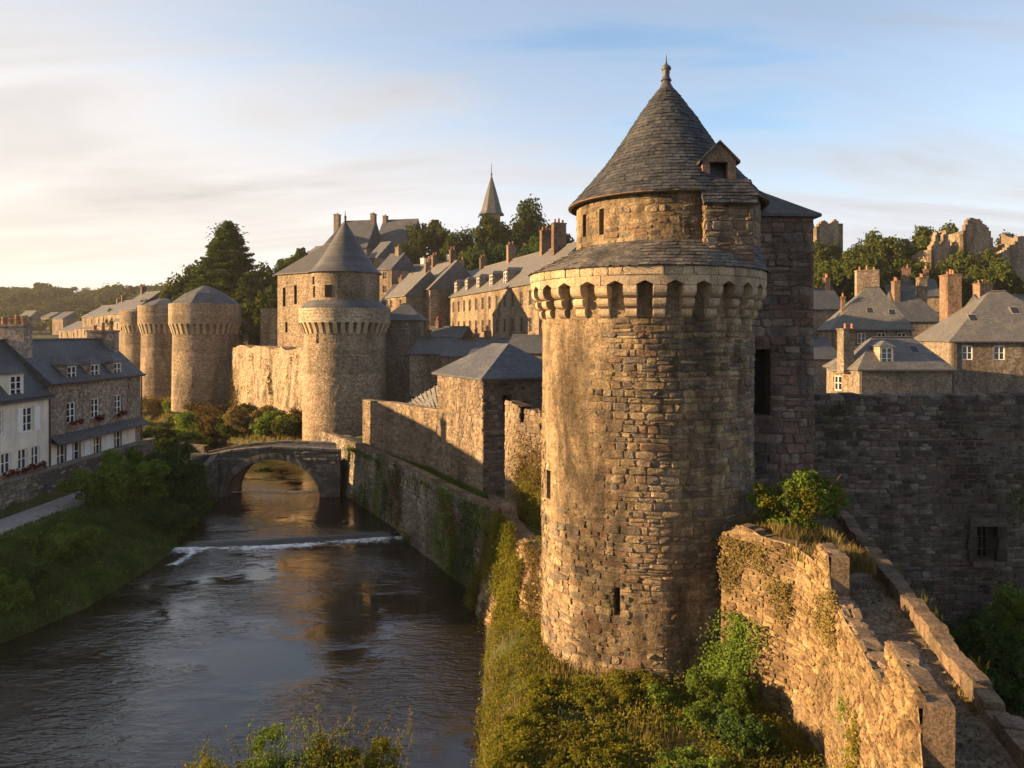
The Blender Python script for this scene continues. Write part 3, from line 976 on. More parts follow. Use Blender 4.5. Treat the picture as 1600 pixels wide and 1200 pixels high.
def ground_mat():
    m, t, out = new_mat('ground_cover')
    g = N(t, 'ShaderNodeNewGeometry')
    p = pos_socket(t)
    n1 = noise(t, p, .5, 6, .65); n2 = noise(t, p, 5, 6, .7)
    c = ramp_n(t, n1.outputs[0], [(.3, (.035, .045, .014)), (.5, (.055, .062, .02)), (.65, (.095, .082, .035)), (.8, (.12, .09, .05))])
    c = mix_n(t, 1.0, c, ramp_n(t, n2.outputs[0], [(.3, .6), (.7, 1.3)]), 'MULTIPLY')
    sx = N(t, 'ShaderNodeSeparateXYZ'); L(t, g.outputs['Normal'], sx.inputs[0])
    c = mix_n(t, ramp_n(t, sx.outputs[2], [(.45, 1.0), (.75, 0.0)]), c, (.075, .06, .042))
    b = N(t, 'ShaderNodeBsdfPrincipled', ins={'Roughness': .95, 'Specular IOR Level': .1})
    L(t, c, b.inputs['Base Color'])
    bp = N(t, 'ShaderNodeBump', ins={'Strength': .7, 'Distance': .15}); L(t, n2.outputs[0], bp.inputs['Height']); L(t, bp.outputs[0], b.inputs['Normal'])
    L(t, b.outputs[0], out.inputs[0])
    return m


M_ground = ground_mat()


def grow(a, b, step, ratio):
    out = []; x = a; s = step
    while (x < b) if step > 0 else (x > b):
        out.append(x); x += s; s *= ratio
    return out + [b]


gx = np.array(sorted(set([round(v, 3) for v in np.arange(-46, 32, .55)] + grow(32, 2600, 1.2, 1.18) + grow(-46, -2600, -1.2, 1.18))))
gy = np.array(sorted(set([round(v, 3) for v in np.arange(2, 82, .55)] + grow(82, 3500, 1.2, 1.12) + grow(2, -60, -2, 1.4))))
GX, GY = np.meshgrid(gx, gy)
GZ = ground_z(GX, GY)
nu = len(gx)
ii, jj = np.meshgrid(np.arange(nu - 1), np.arange(len(gy) - 1))
q = (jj * nu + ii).ravel()
ground = put('ground', raw_mesh('ground', np.stack([GX, GY, GZ], -1).reshape(-1, 3), quads=np.stack([q, q + 1, q + nu + 1, q + nu], 1), mat=M_ground, smooth_shade=True))
tag(ground, 'grassy ground of river banks, castle terraces and the rising town hill', 'ground', kind='structure')


# ------------------------------------------------------------------ water
def water_mat():
    m, t, out = new_mat('river_water')
    p = pos_socket(t, (.42, 1.05, 1))
    w0 = noise(t, pos_socket(t, (.16, .22, 1)), 1.0, 3, .5)
    n1 = noise(t, p, 2.2, 3, .55, .9)
    n2 = noise(t, pos_socket(t, (.9, 2.0, 1)), 4.2, 2, .5, .5)
    amp = ramp_n(t, w0.outputs[0], [(.38, .05), (.62, 1.0)])
    h = math_n(t, 'ADD', n1.outputs[0], math_n(t, 'MULTIPLY', n2.outputs[0], .45))
    h = math_n(t, 'MULTIPLY', h, amp)
    b = N(t, 'ShaderNodeBsdfPrincipled', ins={'Base Color': (.012, .010, .007, 1), 'Roughness': .03, 'IOR': 1.55, 'Specular IOR Level': .5})
    bp = N(t, 'ShaderNodeBump', ins={'Strength': 1.0, 'Distance': .08}); L(t, h, bp.inputs['Height']); L(t, bp.outputs[0], b.inputs['Normal'])
    L(t, b.outputs[0], out.inputs[0])
    return m


M_water = water_mat()
WEIR = [(-21, 43.9), (-18.7, 44.0), (-15, 44.3), (-12, 45.0), (-9, 45.9), (-6, 46.6)]      # lip of the weir


def sheet(name, poly_pts, z, mat):
    me = raw_mesh(name, [(x, y, z) for x, y in poly_pts], polys=[list(range(len(poly_pts)))], mat=mat)
    return me


mb = MB()
mb.poly([(-70, -30, Z_LOW), (6, -30, Z_LOW), (6, 30, Z_LOW), (-2, 40, Z_LOW)] + [(x, y - .75, Z_LOW) for x, y in WEIR[::-1]] + [(-26, 43, Z_LOW), (-70, 30, Z_LOW)])
river = mb.put('river', M_water)
tag(river, 'dark rippled river flowing from the weir to the viewer', 'river', kind='structure')
mb = MB()
mb.poly([(x, y, Z_UP) for x, y in WEIR] + [(-6, 58, Z_UP), (-12, 66, Z_UP), (-20, 84, Z_UP), (-60, 130, Z_UP), (-120, 160, Z_UP), (-120, 130, Z_UP), (-40, 66, Z_UP), (-28, 56, Z_UP), (-24, 46, Z_UP)])
# the smooth tongue of water sliding over the lip
for k in range(len(WEIR) - 1):
    (xa, ya), (xb, yb) = WEIR[k], WEIR[k + 1]
    prev = None
    for f, dz in ((0, 0), (.15, -.02), (.3, -.08), (.45, -.17), (.6, -.25), (.75, -.30)):
        cur = ((xa, ya - f, Z_UP + dz), (xb, yb - f, Z_UP + dz))
        if prev: mb.poly([prev[0], cur[0], cur[1], prev[1]])
        prev = cur
upper = mb.put('upper_river', M_water)
tag(upper, 'calm river reach between the weir and the arched bridge', 'river', kind='structure')

M_foam, _t, _o = new_mat('river_foam')
_n = noise(_t, pos_socket(_t, (.9, 1.5, 1)), 2.2, 8, .78, 1.2)
_at = N(_t, 'ShaderNodeAttribute', attribute_name='rnd')
_f = math_n(_t, 'SUBTRACT', math_n(_t, 'ADD', _n.outputs[0], math_n(_t, 'MULTIPLY', _at.outputs['Fac'], .36)), .70)
_f = math_n(_t, 'MULTIPLY', _f, 5.0, True)
_d = N(_t, 'ShaderNodeBsdfDiffuse'); _d.inputs[0].default_value = (.74, .74, .74, 1)
_tr = N(_t, 'ShaderNodeBsdfTransparent')
_mx = N(_t, 'ShaderNodeMixShader'); L(_t, _f, _mx.inputs[0]); L(_t, _tr.outputs[0], _mx.inputs[1]); L(_t, _d.outputs[0], _mx.inputs[2]); L(_t, _mx.outputs[0], _o.inputs[0])


def foam(name, line, z, widths, label, seed):
    """churned foam: a lumpy strip, densest along its middle"""
    P = Path(line, sub=4)
    uu = np.linspace(0, P.len, int(P.len / .12)); prof = np.linspace(-1, 1, 17)
    V = []; Rn = []
    for c in prof:
        wv = np.where(c > 0, widths[0], widths[1]) * (0.55 + .9 * fbm(uu * .8, 0 * uu + seed, seed))
        hump = .10 * (1 - abs(c)) * vnoise(uu * 4, c * 6 + 0 * uu, seed)
        V.append(P.map(uu, z + .012 + hump, c * wv)); Rn.append((1 - abs(c)) * (0.45 + .75 * fbm(uu * .5, 0 * uu + 9, seed + 3)) * 1.25)
    V = np.array(V); k = len(uu)
    F = []; r = []
    for j in range(len(prof) - 1):
        for i in range(k - 1):
            F.append((j * k + i, j * k + i + 1, (j + 1) * k + i + 1, (j + 1) * k + i)); r.append((Rn[j][i] + Rn[j + 1][i]) / 2 + .001)
    o = put(name, raw_mesh(name, V.reshape(-1, 3), quads=F, rq=r, mat=M_foam, smooth_shade=True))
    tag(o, label, 'foam', kind='stuff')


foam('weir_foam', [(x, y - .8) for x, y in WEIR], Z_LOW, (2.0, .45), 'white foam line along the foot of the weir', 3)
foam('riffle_foam', [(-22, 57.0), (-19.5, 57.6), (-17, 57.2), (-14, 58.2)], Z_UP, (.9, .7), 'broken white water under the bridge arch', 8)
foam('eddy_foam', [(-18.9, 43.2), (-18.3, 42.0), (-18.4, 40.0)], Z_LOW, (.8, .6), 'streak of foam curling off the weir beside the bank', 12)

# ------------------------------------------------------------------ more masonry surfaces and helpers
class Loft:
    """sloping ring between two circles whose centres differ; v from 0 (outer, low) to len (inner, high)"""
    def __init__(s, c0, r0, z0, c1, r1, z1):
        s.c0, s.r0, s.z0, s.c1, s.r1, s.z1 = c0, r0, z0, c1, r1, z1
        s.len = math.hypot(r0 - r1, z1 - z0); s.rref = r0

    def map(s, u, v, c):
        t = np.asarray(v, float) / s.len; a = u / s.rref
        r = s.r0 + (s.r1 - s.r0) * t; z = s.z0 + (s.z1 - s.z0) * t
        nr, nz = (s.z1 - s.z0) / s.len, (s.r0 - s.r1) / s.len
        x = s.c0[0] + (s.c1[0] - s.c0[0]) * t; y = s.c0[1] + (s.c1[1] - s.c0[1]) * t
        return np.stack([x + (r + nr * c) * np.sin(a), y - (r + nr * c) * np.cos(a), z + nz * c], -1)


class Flat:
    """flat rectangle: origin, unit direction to the right, unit direction up the slope"""
    def __init__(s, o, du, dv):
        s.o = np.array(o, float); s.du = np.array(Vector(du).normalized()); s.dv = np.array(Vector(dv).normalized()); s.n = np.cross(s.du, s.dv)

    def map(s, u, v, c):
        u = np.asarray(u, float)[..., None]; v = np.asarray(v, float)[..., None]; c = np.asarray(c, float)[..., None]
        return s.o + u * s.du + v * s.dv + c * s.n


class TopSurf:
    """the top of a wall: u along a Path, v across it from its outer face inwards"""
    def __init__(s, path, zfun):
        s.path, s.z = path, zfun

    def map(s, u, v, c):
        x, y = s.path.xy(u); nx, ny = s.path.nrm(u)
        return np.stack([x - nx * v, y - ny * v, s.z(u) + c], -1)


def slates(surf, length, width_at, exposure, wid, seed, v0=0.0, a_full=True, keep=None):
    g = random.Random(seed); out = []; v = v0; k = 0
    while v < length - .05:
        W = width_at(v); u0, u1, sc = W
        w = wid * sc; u = u0 + (k % 2) * w * .5 + g.uniform(-.1, .1) * w
        while u < u1:
            ww = w * g.uniform(.72, 1.25)
            if keep is None or keep(u + ww / 2, v):
                out.append((u + ww / 2, v + exposure / 2, ww * .97, exposure * g.uniform(.98, 1.1)))
            u += ww
        v += exposure; k += 1
    return out


def _block_tpl(seed):
    """worn six-sided block, unit size, x right, y depth, z up"""
    g = np.random.RandomState(seed)
    idx = {}; V = []
    for i in range(3):
        for j in range(3):
            for k in range(3):
                if 1 in (i, j, k) and (i, j, k) == (1, 1, 1): continue
                p = np.array([i - 1, j - 1, k - 1]) * .5
                ne = sum(abs(a - 1) for a in (i, j, k))
                p = p * (1 - .025 * (ne - 1)) + g.uniform(-.022, .022, 3)
                if ne == 1: p *= 1.01
                idx[(i, j, k)] = len(V); V.append(p)
    F = []
    for ax in range(3):
        for sgn in (0, 2):
            for a in (0, 1):
                for b in (0, 1):
                    c = []
                    for (da, db) in ((0, 0), (1, 0), (1, 1), (0, 1)):
                        t = [0, 0, 0]; t[ax] = sgn; t[(ax + 1) % 3] = a + da; t[(ax + 2) % 3] = b + db
                        c.append(idx[tuple(t)])
                    F.append(c if sgn == 2 else c[::-1])
    return np.array(V), np.array(F)


BLOCKS = [_block_tpl(s) for s in range(6)]


def worn_block(name, parent, p, size, ang, mat, k, tilt=0.0):
    key = ('block', k % 6, mat.name)
    if key not in PIECES:
        V, F = BLOCKS[k % 6]
        PIECES[key] = raw_mesh(name, V, quads=F, mat=mat)
    M = Matrix.Translation(Vector(p) - (parent.location if parent else Vector())) @ Matrix.Rotation(ang, 4, 'Z') @ Matrix.Rotation(tilt, 4, 'Y') @ Matrix.Diagonal((*size, 1))
    return put(name, PIECES[key], parent, mw=M)


def stone_wall(parent, surf, u0, u1, v0, v1, ch, cl, mat, mmat, seed, proud=.05, openings=(), top=None, limit=300, tpls=STONES, pxmask=None, keep=None, name='stone', rest='stonework', bname='wall_core', du=.6, rough=0.0, gap=.025, hv=.35, lv=.5):
    backing(parent, surf, u0, u1, v0, v1, mmat, openings=openings, name=bname, top=top, du=du, rough=rough)
    it = lay(u0, u1, v0, v1, ch, cl, seed, top=top, openings=openings, keep=keep, gap=gap, hv=hv, lv=lv)
    pieces(parent, surf, it, tpls, mat, proud, name, rest, limit, seed, pxmask)


# ------------------------------------------------------------------ the great round tower
TC = (4.8, 26.5); TR = 3.7; UC = (5.7, 27.2); UR = 3.3
tower = empty('round_tower', (TC[0], TC[1], -12.6), 0, 'tall sunlit round tower with slate cone roof and a ring of stone corbels', 'tower')
S = Cyl(TC[0], TC[1], TR)
A = lambda deg: TR * R(deg)
ops = [(A(-25.5), A(-25.5) + .2, -8.85, -7.95), (A(-76), A(-70), -5.7, -4.7)]
stone_wall(tower, S, A(-180), A(180), -13.2, 1.6, .205, .43, M_tower, M_mortar, 1, .055, ops, du=.17, keep=lambda u, v: abs(u) < A(125) and v < .62,
           pxmask=lambda x, y: (y < 1075) & (x < 1172), hv=.42, lv=.58)
mb = MB(); mb.lathe([(0.02, 1.6), (TR, 1.6)], TC[0], TC[1], 40); mb.v = [tuple(np.array(p) - np.array(tower.location)) for p in mb.v]; mb.put('wall_walk', M_mortar, tower)
# corbels: three rolls each
NCB = 28; PIT = 360 / NCB


def corbel_block(e0, e1, z0, z1, w):
    prof = [(-.12, z0), (e0 * .55 + .02, z0)]
    for k in range(5):
        t = k / 4 * math.pi / 2
        prof.append((e0 * .6 + (e1 - e0 * .6) * math.sin(t), z0 + .02 + (z1 - z0) * .62 * (1 - math.cos(t))))
    prof += [(e1, z1 - .03), (e1 - .02, z1), (-.12, z1)]
    m = MB(); n = len(prof)
    m.v = [(-w / 2, -c, z) for c, z in prof] + [(w / 2, -c, z) for c, z in prof]
    m.p = [[i for i in range(n)][::-1], [n + i for i in range(n)]] + [[i, (i + 1) % n, n + (i + 1) % n, n + i] for i in range(n)]
    m.r = [0] * len(m.p)
    return m.mesh('corbel', M_corbel)


CBM = [corbel_block(0.02, .16, 0.50, .79, .36), corbel_block(.16, .30, .80, 1.11, .385), corbel_block(.30, .43, 1.12, 1.50, .41)]
for i in range(NCB):
    a = R(-4 + PIT * (i - NCB // 2))
    if abs(math.degrees(a)) > 150: continue
    first = None
    for k, me in enumerate(CBM):
        o = put('corbel' if k == 2 else 'corbel_stone', me, tower, (TR * math.sin(a), -TR * math.cos(a), 12.6), a + R(random.Random(i * 3 + k).uniform(-1.2, 1.2)))
# lintels with ogee notches between corbel heads, then the cornice course
RO = 4.13


def arc_block(poly, r0, r1, ang, name, mat, parent, sub=1):
    """extrude a polygon given in (arc metres at RO, z) between two radii"""
    m = MB(); n = len(poly)
    for r in (r1, r0):
        for (u, z) in poly:
            t = ang + u / RO
            m.v.append((r * math.sin(t), -r * math.cos(t), z + 12.6))
    m.p = [list(range(n)), list(range(2 * n - 1, n - 1, -1))] + [[(i + 1) % n, i, n + i, n + (i + 1) % n] for i in range(n)]
    m.r = [0] * len(m.p)
    return m.put(name, mat, parent)


PW = R(PIT) * RO
g0 = random.Random(4)
for i in range(NCB):
    ang = R(-4 + PIT * (i - NCB // 2) + PIT / 2)
    if abs(math.degrees(ang)) > 150: continue
    h = PW / 2 - .006; j = g0.uniform(-.015, .015)
    poly = [(-h, 1.51), (-.27, 1.51), (-.24, 1.545), (-.12, 1.60), (-.05, 1.635), (0, 1.65), (.05, 1.635), (.12, 1.60), (.24, 1.545), (.27, 1.51), (h, 1.51),
            (h, 1.80 + j), (h * .5, 1.80 + j), (0, 1.80 + j), (-h * .5, 1.80 + j), (-h, 1.80 + j)]
    arc_block(poly, 3.78, RO - .012 + g0.uniform(0, .02), ang, 'lintel', M_corbel, tower)
sc = Cyl(TC[0], TC[1], RO - .03)
pieces(tower, sc, lay(-RO * R(150), RO * R(150), 1.805, 2.10, .295, .62, 9, hv=.02, lv=.45, gap=.012), ASHLAR, M_corbel, .045, 'parapet_stone', 'parapet_stonework', 120, 5, lambda x, y: x < 1190)
backing(tower, sc, -RO * R(150), RO * R(150), 1.70, 2.10, M_corbel, du=.4, name='parapet_core')
# skirt roof over the parapet
SK = Loft(TC, 4.2, 2.10, UC, 3.22, 3.12)
backing(tower, SK, -4.2 * R(180), 4.2 * R(180), 0, SK.len, M_slate_s, du=.15, dv=.4, name='skirt_roof', c0=-.02)
it = slates(SK, SK.len - .02, lambda v: (-4.2 * R(135), 4.2 * R(135), 4.2 / (4.2 + (3.22 - 4.2) * v / SK.len)), .17, .27, 21)
pieces(tower, SK, it, SLATES, M_slate_s, .032, 'slate', 'skirt_slates', 130, 3, lambda x, y: (x < 1000))
# upper drum
S2 = Cyl(UC[0], UC[1], UR)
B = lambda deg: UR * R(deg)
stone_wall(tower, S2, B(-180), B(180), 1.7, 4.85, .19, .40, M_tower, M_mortar, 31, .05, [(B(-74), B(-69), 3.45, 4.25), (B(-55), B(-51), 3.4, 4.3)], du=.17,
           keep=lambda u, v: abs(u) < B(120), limit=110, pxmask=lambda x, y: (x < 1085) & (y < 385), name='drum_stone', rest='drum_stonework', bname='drum_core')
# the cone
CP = [(3.60, 4.66), (3.32, 4.95), (2.88, 5.45), (2.46, 5.93), (2.10, 6.39), (1.68, 6.98), (1.25, 7.66), (.97, 8.08), (.67, 8.52), (.36, 8.95), (.2, 9.22), (.13, 9.5)]
CN = Prof(UC[0], UC[1], CP, 3.6)
backing(tower, CN, -3.6 * math.pi, 3.6 * math.pi, 0, CN.len - .02, M_slate_b, du=.15, dv=.25, name='cone_roof', c0=-.02)
it = slates(CN, CN.len - .55, lambda v: (-3.6 * R(180), 3.6 * R(180), 3.6 / max(.35, float(CN.rz(v)[0]))), .175, .25, 22)
pieces(tower, CN, it, SLATES, M_slate, .03, 'slate', 'cone_slates', 170, 4)
mb = MB(); mb.lathe([(3.5, 4.60), (3.61, 4.63), (3.61, 4.68)], 0, 0, 60); mb.put('eaves_board', M_wood, tower, loc=(UC[0] - TC[0], UC[1] - TC[1], 12.6))
mb = MB()
mb.lathe([(.20, 9.36), (.135, 9.48), (.115, 9.62), (.14, 9.66), (.11, 9.70), (.17, 9.76), (.185, 9.83), (.14, 9.90), (.06, 9.95), (.03, 10.05), (.012, 10.3), (.002, 10.36)], 0, 0, 20)
mb.put('finial', M_lead, tower, True, loc=(UC[0] - TC[0], UC[1] - TC[1], 12.6))
# buttress standing on the parapet, with its sloping slate cap
OFF = np.array(tower.location)
bx0, bx1, by0, by1 = 6.2, 7.72, 23.55, 26.2
FB = Flat((bx0, by0, 0), (1, 0, 0), (0, 0, 1)); FL = Flat((bx0, by1, 0), (0, -1, 0), (0, 0, 1))
mb = MB(); mb.box(bx0, bx1, by0, by1, 1.9, 4.22); mb.v = [tuple(np.array(p) - OFF) for p in mb.v]; mb.put('buttress_core', M_mortar, tower)
pieces(tower, FB, lay(0, bx1 - bx0, 1.95, 4.2, .24, .48, 41), STONES, M_butt, .05, 'buttress_stone', 'buttress_stonework', 60, 6)
pieces(tower, FL, lay(0, by1 - by0, 1.95, 4.2, .24, .45, 42), STONES, M_tower, .04, 'buttress_stone', 'buttress_stonework', 60, 7)
sl0 = Vector((bx0 - .12, by0 - .26, 4.16)); up = Vector((0, .75, .86))
FS = Flat(sl0, (1, 0, 0), up)
mb = MB(); w = bx1 - bx0 + .22
P = lambda u, v, c: tuple(FS.map(np.array(u), np.array(v), np.array(c)) - OFF)
mb.poly([P(0, 0, 0), P(w, 0, 0), P(w, 1.2, 0), P(0, 1.2, 0)]); mb.poly([P(0, 0, -.12), P(w, 0, -.12), P(w, 0, 0), P(0, 0, 0)])
mb.poly([P(0, 1.2, -.12), P(0, 0, -.12), P(0, 0, 0), P(0, 1.2, 0)]); mb.poly([P(w, 0, -.12), P(w, 1.2, -.12), P(w, 1.2, 0), P(w, 0, 0)]); mb.poly([P(w, 0, -.12), P(0, 0, -.12), P(0, 1.2, -.12), P(w, 1.2, -.12)])
mb.put('buttress_cap', M_slate, tower)
mb = MB(); mb.poly([tuple(np.array(p) - OFF) for p in ((bx0, by0, 4.22), (bx0, 24.6, 4.22), (bx0, 24.6, 5.0), (bx0, by0 + .5, 5.0))][::-1]); mb.put('buttress_cheek', M_tower, tower)
pieces(tower, FS, slates(FS, 1.12, lambda v: (0, w - .14, 1), .17, .27, 44), SLATES, M_slate, .03, 'slate', 'cap_slates', 60, 9)
# stone dormer on the cone
dx0, dx1, dy0, dy1, dz0, dz1, dza = 6.28, 7.38, 24.25, 25.9, 4.9, 5.78, 6.32
mb = MB()
o = lambda *p: tuple(np.array(p) - OFF)
wx0, wx1, wz0, wz1 = 6.52, 7.12, 5.0, 5.68
for (a, b, c, d) in ((dx0, wx0, dz0, dz1), (wx1, dx1, dz0, dz1), (wx0, wx1, dz0, wz0), (wx0, wx1, wz1, dz1)):
    mb.box(a - OFF[0], b - OFF[0], dy0 - OFF[1], dy0 + .22 - OFF[1], c - OFF[2], d - OFF[2])
xm = (dx0 + dx1) / 2
mb.poly([o(dx0, dy0, dz1), o(dx1, dy0, dz1), o(xm, dy0, dza)])
for xx in (dx0, dx1 - .2):
    mb.box(xx - OFF[0], xx + .2 - OFF[0], dy0 + .22 - OFF[1], dy1 - OFF[1], dz0 - OFF[2], dz1 - OFF[2])
dm = mb.put('dormer', M_butt, tower)
mb = MB(); mb.poly([o(dx0 + .2, dy1 - .3, dz0), o(dx1 - .2, dy1 - .3, dz0), o(dx1 - .2, dy1 - .3, dz1), o(dx0 + .2, dy1 - .3, dz1)]); mb.put('opening_back', M_void, dm)  # plate coloured near black for the unlit inside of the dormer
mb = MB()
for (xa, xb) in ((dx0 - .12, xm), (dx1 + .12, xm)):
    za = dz1 - .08
    s_ = 1 if xa < xb else -1
    pts = [o(xa, dy0 - .1, za), o(xb, dy0 - .1, dza + .06), o(xb, dy1 + .9, dza + .06), o(xa, dy1 + .2, za)]
    pts2 = [(p[0], p[1], p[2] - .08) for p in pts]
    if s_ < 0: pts, pts2 = pts[::-1], pts2[::-1]
    mb.poly(pts[::-1]); mb.poly(pts2)
    for k in range(4):
        mb.poly([pts[k], pts[(k + 1) % 4], pts2[(k + 1) % 4], pts2[k]])
mb.put('dormer_roof', M_slate, dm)

# ------------------------------------------------------------------ square stair block behind the tower
blk = empty('stair_block', (9.7, 27.1, -13.3), 0, 'tall square block of dark reddish stone rising behind the round tower', 'tower')
X0, X1, Y0, Y1 = 7.9, 11.1, 27.1, 32.6
PF = Path([(X0, Y0), (X1, Y0)]); PR = Path([(X1, Y0), (X1, Y1)]); PL = Path([(X0, Y1), (X0, Y0)])
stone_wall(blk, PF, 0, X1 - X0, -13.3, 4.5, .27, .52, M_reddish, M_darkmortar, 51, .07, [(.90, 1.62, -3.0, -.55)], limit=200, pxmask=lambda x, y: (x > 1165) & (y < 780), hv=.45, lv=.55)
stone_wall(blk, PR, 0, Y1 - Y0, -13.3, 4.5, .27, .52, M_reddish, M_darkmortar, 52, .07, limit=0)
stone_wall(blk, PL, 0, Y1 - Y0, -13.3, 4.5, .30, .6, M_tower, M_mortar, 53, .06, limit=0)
mb = MB(); bo = np.array(blk.location); o = lambda *p: tuple(np.array(p) - bo)
e0, e1 = o(X0 - .2, Y0 - .22, 4.42), o(X1 + .22, Y0 - .22, 4.40); e2, e3 = o(X1 + .22, Y1 + .2, 4.40), o(X0 - .2, Y1 + .2, 4.42)
t0, t1 = o(8.0, 28.6, 6.35), o(8.0, 31.0, 6.35)
m0, m1 = o(9.6, 28.0, 5.38), o(9.6, 31.6, 5.38)
mb.poly([e0, e1, m0, t0]); mb.poly([e1, e2, m1, m0]); mb.poly([m0, m1, t1, t0]); mb.poly([e2, e3, t1, m1]); mb.poly([e3, e0, t0, t1])
dn = lambda p: (p[0], p[1], p[2] - .1)
for a, b in ((e0, e1), (e1, e2), (e2, e3), (e3, e0)):
    mb.poly([dn(a), dn(b), b, a])
mb.poly([dn(e3), dn(e2), dn(e1), dn(e0)])
mb.put('roof', M_slate_b, blk)

# ------------------------------------------------------------------ the dark curtain wall on the right
dw = empty('curtain_wall', (19, 30, -13.5), 0, 'long dark unlit curtain wall with a small barred window', 'wall')
PD = Path([(10.9, 30.2), (30, 30.2)])
wu0, wu1 = 18.98 - 10.9, 19.85 - 10.9
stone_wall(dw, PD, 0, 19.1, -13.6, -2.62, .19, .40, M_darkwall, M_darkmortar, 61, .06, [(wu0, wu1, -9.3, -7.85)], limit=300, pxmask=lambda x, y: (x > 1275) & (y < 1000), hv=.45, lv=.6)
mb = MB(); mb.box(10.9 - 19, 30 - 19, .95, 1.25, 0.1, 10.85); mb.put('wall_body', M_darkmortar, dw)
TD = TopSurf(PD, lambda u: -2.6 + 0 * u)
pieces(dw, TD, lay(0, 19.1, -.08, .95, 1.03, .62, 62, hv=0.001, gap=.015), ASHLAR, M_darkwall, .12, 'coping_stone', 'coping', 40, 13)
worn_block('lintel', dw, (19.42, 30.12, -7.68), (1.5, .3, .34), 0, M_darkwall, 1)
worn_block('sill', dw, (19.42, 30.12, -9.4), (1.3, .34, .2), 0, M_darkwall, 2)
for k, s_ in enumerate((-1, 1)):
    for q in range(3):
        worn_block('jamb', dw, (19.415 + s_ * (.435 + .16), 30.14, -9.05 + q * .48), (.32 + .1 * ((q + k) % 2), .24, .46), 0, M_darkwall, k * 3 + q)
for k in range(3):
    mb = MB(); mb.tube([(0, 0, 0), (0, 0, 1.45)], [.018, .018], 6); mb.put('window_bar', M_lead, dw, loc=(19.2 + .22 * k - 19, .42, 4.2))
for k in range(2):
    mb = MB(); mb.tube([(0, 0, 0), (.87, 0, 0)], [.014, .014], 6); mb.put('window_bar', M_lead, dw, loc=(-.02, .40, 4.65 + .5 * k))

# ------------------------------------------------------------------ the rampart walkway, lower right
rw = empty('rampart_walkway', (7.4, 16, -13.3), 0, 'sunlit rampart carrying a narrow walkway between low stone parapets', 'rampart')
PW_ = Path(WALK, batter=.02, ztop=-6, sub=5)
uy = lambda y: float(np.interp(-y, -PW_.xy(np.linspace(0, PW_.len, 300))[1], np.linspace(0, PW_.len, 300)))
MER = [(uy(19.6), uy(18.5)), (uy(13.4), uy(11.25)), (uy(8.2), uy(5.0))]


def wtop(u):
    for a, b in MER:
        if a <= u <= b: return -5.56
    if u < MER[0][0]:
        return -5.75 - .4 * float(vnoise(u * 1.3, 2.0, 6))
    return -6.60 + .12 * float(vnoise(u * 1.6, 1.0, 5))


stone_wall(rw, PW_, 0, PW_.len, -13.4, -5.5, .15, .31, M_rampart, M_mortar, 71, .06, top=wtop, limit=300, pxmask=lambda x, y: (y < 1190) & (x > 1150) & (y > 830), du=.35, hv=.45, lv=.6, bname='wall_core')
# thickness, inner face and top of the left parapet
mb = MB(); uu = np.arange(0, PW_.len, .3); ro = np.array(rw.location)
for a, b in zip(uu[:-1], uu[1:]):
    t_ = wtop((a + b) / 2) - .03
    q = lambda u, v, c: tuple(PW_.map(np.array(u), np.array(v), np.array(c)) - ro)
    mb.poly([q(a, t_, -.02), q(b, t_, -.02), q(b, t_, -.46), q(a, t_, -.46)])
    mb.poly([q(b, -6.95, -.46), q(a, -6.95, -.46), q(a, t_, -.46), q(b, t_, -.46)])
    for u_, nb in ((a, (a - .15)), (b, (b + .15))):
        tn = wtop(nb) - .03
        if tn < t_ - .05:
            f = [q(u_, tn, -.02), q(u_, tn, -.46), q(u_, t_, -.46), q(u_, t_, -.02)]
            mb.poly(f if u_ == a else f[::-1])
mb.put('parapet_core', M_coping, rw)
TW = TopSurf(PW_, lambda u: np.vectorize(wtop)(u) - .03)
it = [s for s in lay(uy(19.6), PW_.len - .2, .0, .46, .46, .42, 72, hv=.001, gap=.02) if abs(wtop(s[0] - s[2] / 2) - wtop(s[0] + s[2] / 2)) < .3]
pieces(rw, TW, it, STONES, M_coping, .07, 'coping_stone', 'coping', 60, 14)
inner = Path([(PW_.xy(u)[0] - PW_.nrm(u)[0] * .47, PW_.xy(u)[1] - PW_.nrm(u)[1] * .47) for u in np.linspace(PW_.len, 0, 50)])
pieces(rw, inner, [s for s in lay(0, inner.len, -6.95, -5.6, .2, .36, 73) if s[1] < wtop(PW_.len * (1 - s[0] / inner.len)) - .08], STONES, M_coping, .03, 'parapet_stone', 'inner_stonework', 40, 15)
# right parapet: a row of separate worn blocks, then its outer face
PRT = Path([(12.1, 27.9), (10.0, 19.6), (7.9, 11.3), (6.35, 5.2)])
g1 = random.Random(9); u = 0.0; k = 0
while u < PRT.len - .4:
    ln = g1.uniform(.3, .75); um = u + ln / 2
    x, y = PRT.xy(um); nx, ny = PRT.nrm(um); hh = g1.uniform(.40, .52) - (0.12 if g1.random() < .2 else 0); th = g1.uniform(.34, .44)
    ang = math.atan2(-nx, ny) + math.pi
    worn_block('parapet_block', rw, (float(x) - float(nx) * th / 2, float(y) - float(ny) * th / 2, -6.9 + hh / 2), (ln * 1.0, th, hh), math.atan2(float(nx), -float(ny)), M_coping, k, g1.uniform(-.02, .02))
    u += ln; k += 1
OUTP = Path([(6.35 + .42, 5.1), (7.9 + .42, 11.2), (10.0 + .42, 19.5), (12.5, 27.8)])
stone_wall(rw, OUTP, 0, OUTP.len, -13.5, -6.9, .2, .42, M_rampart, M_mortar, 74, .05, limit=0, bname='outer_core', rest='outer_stonework')
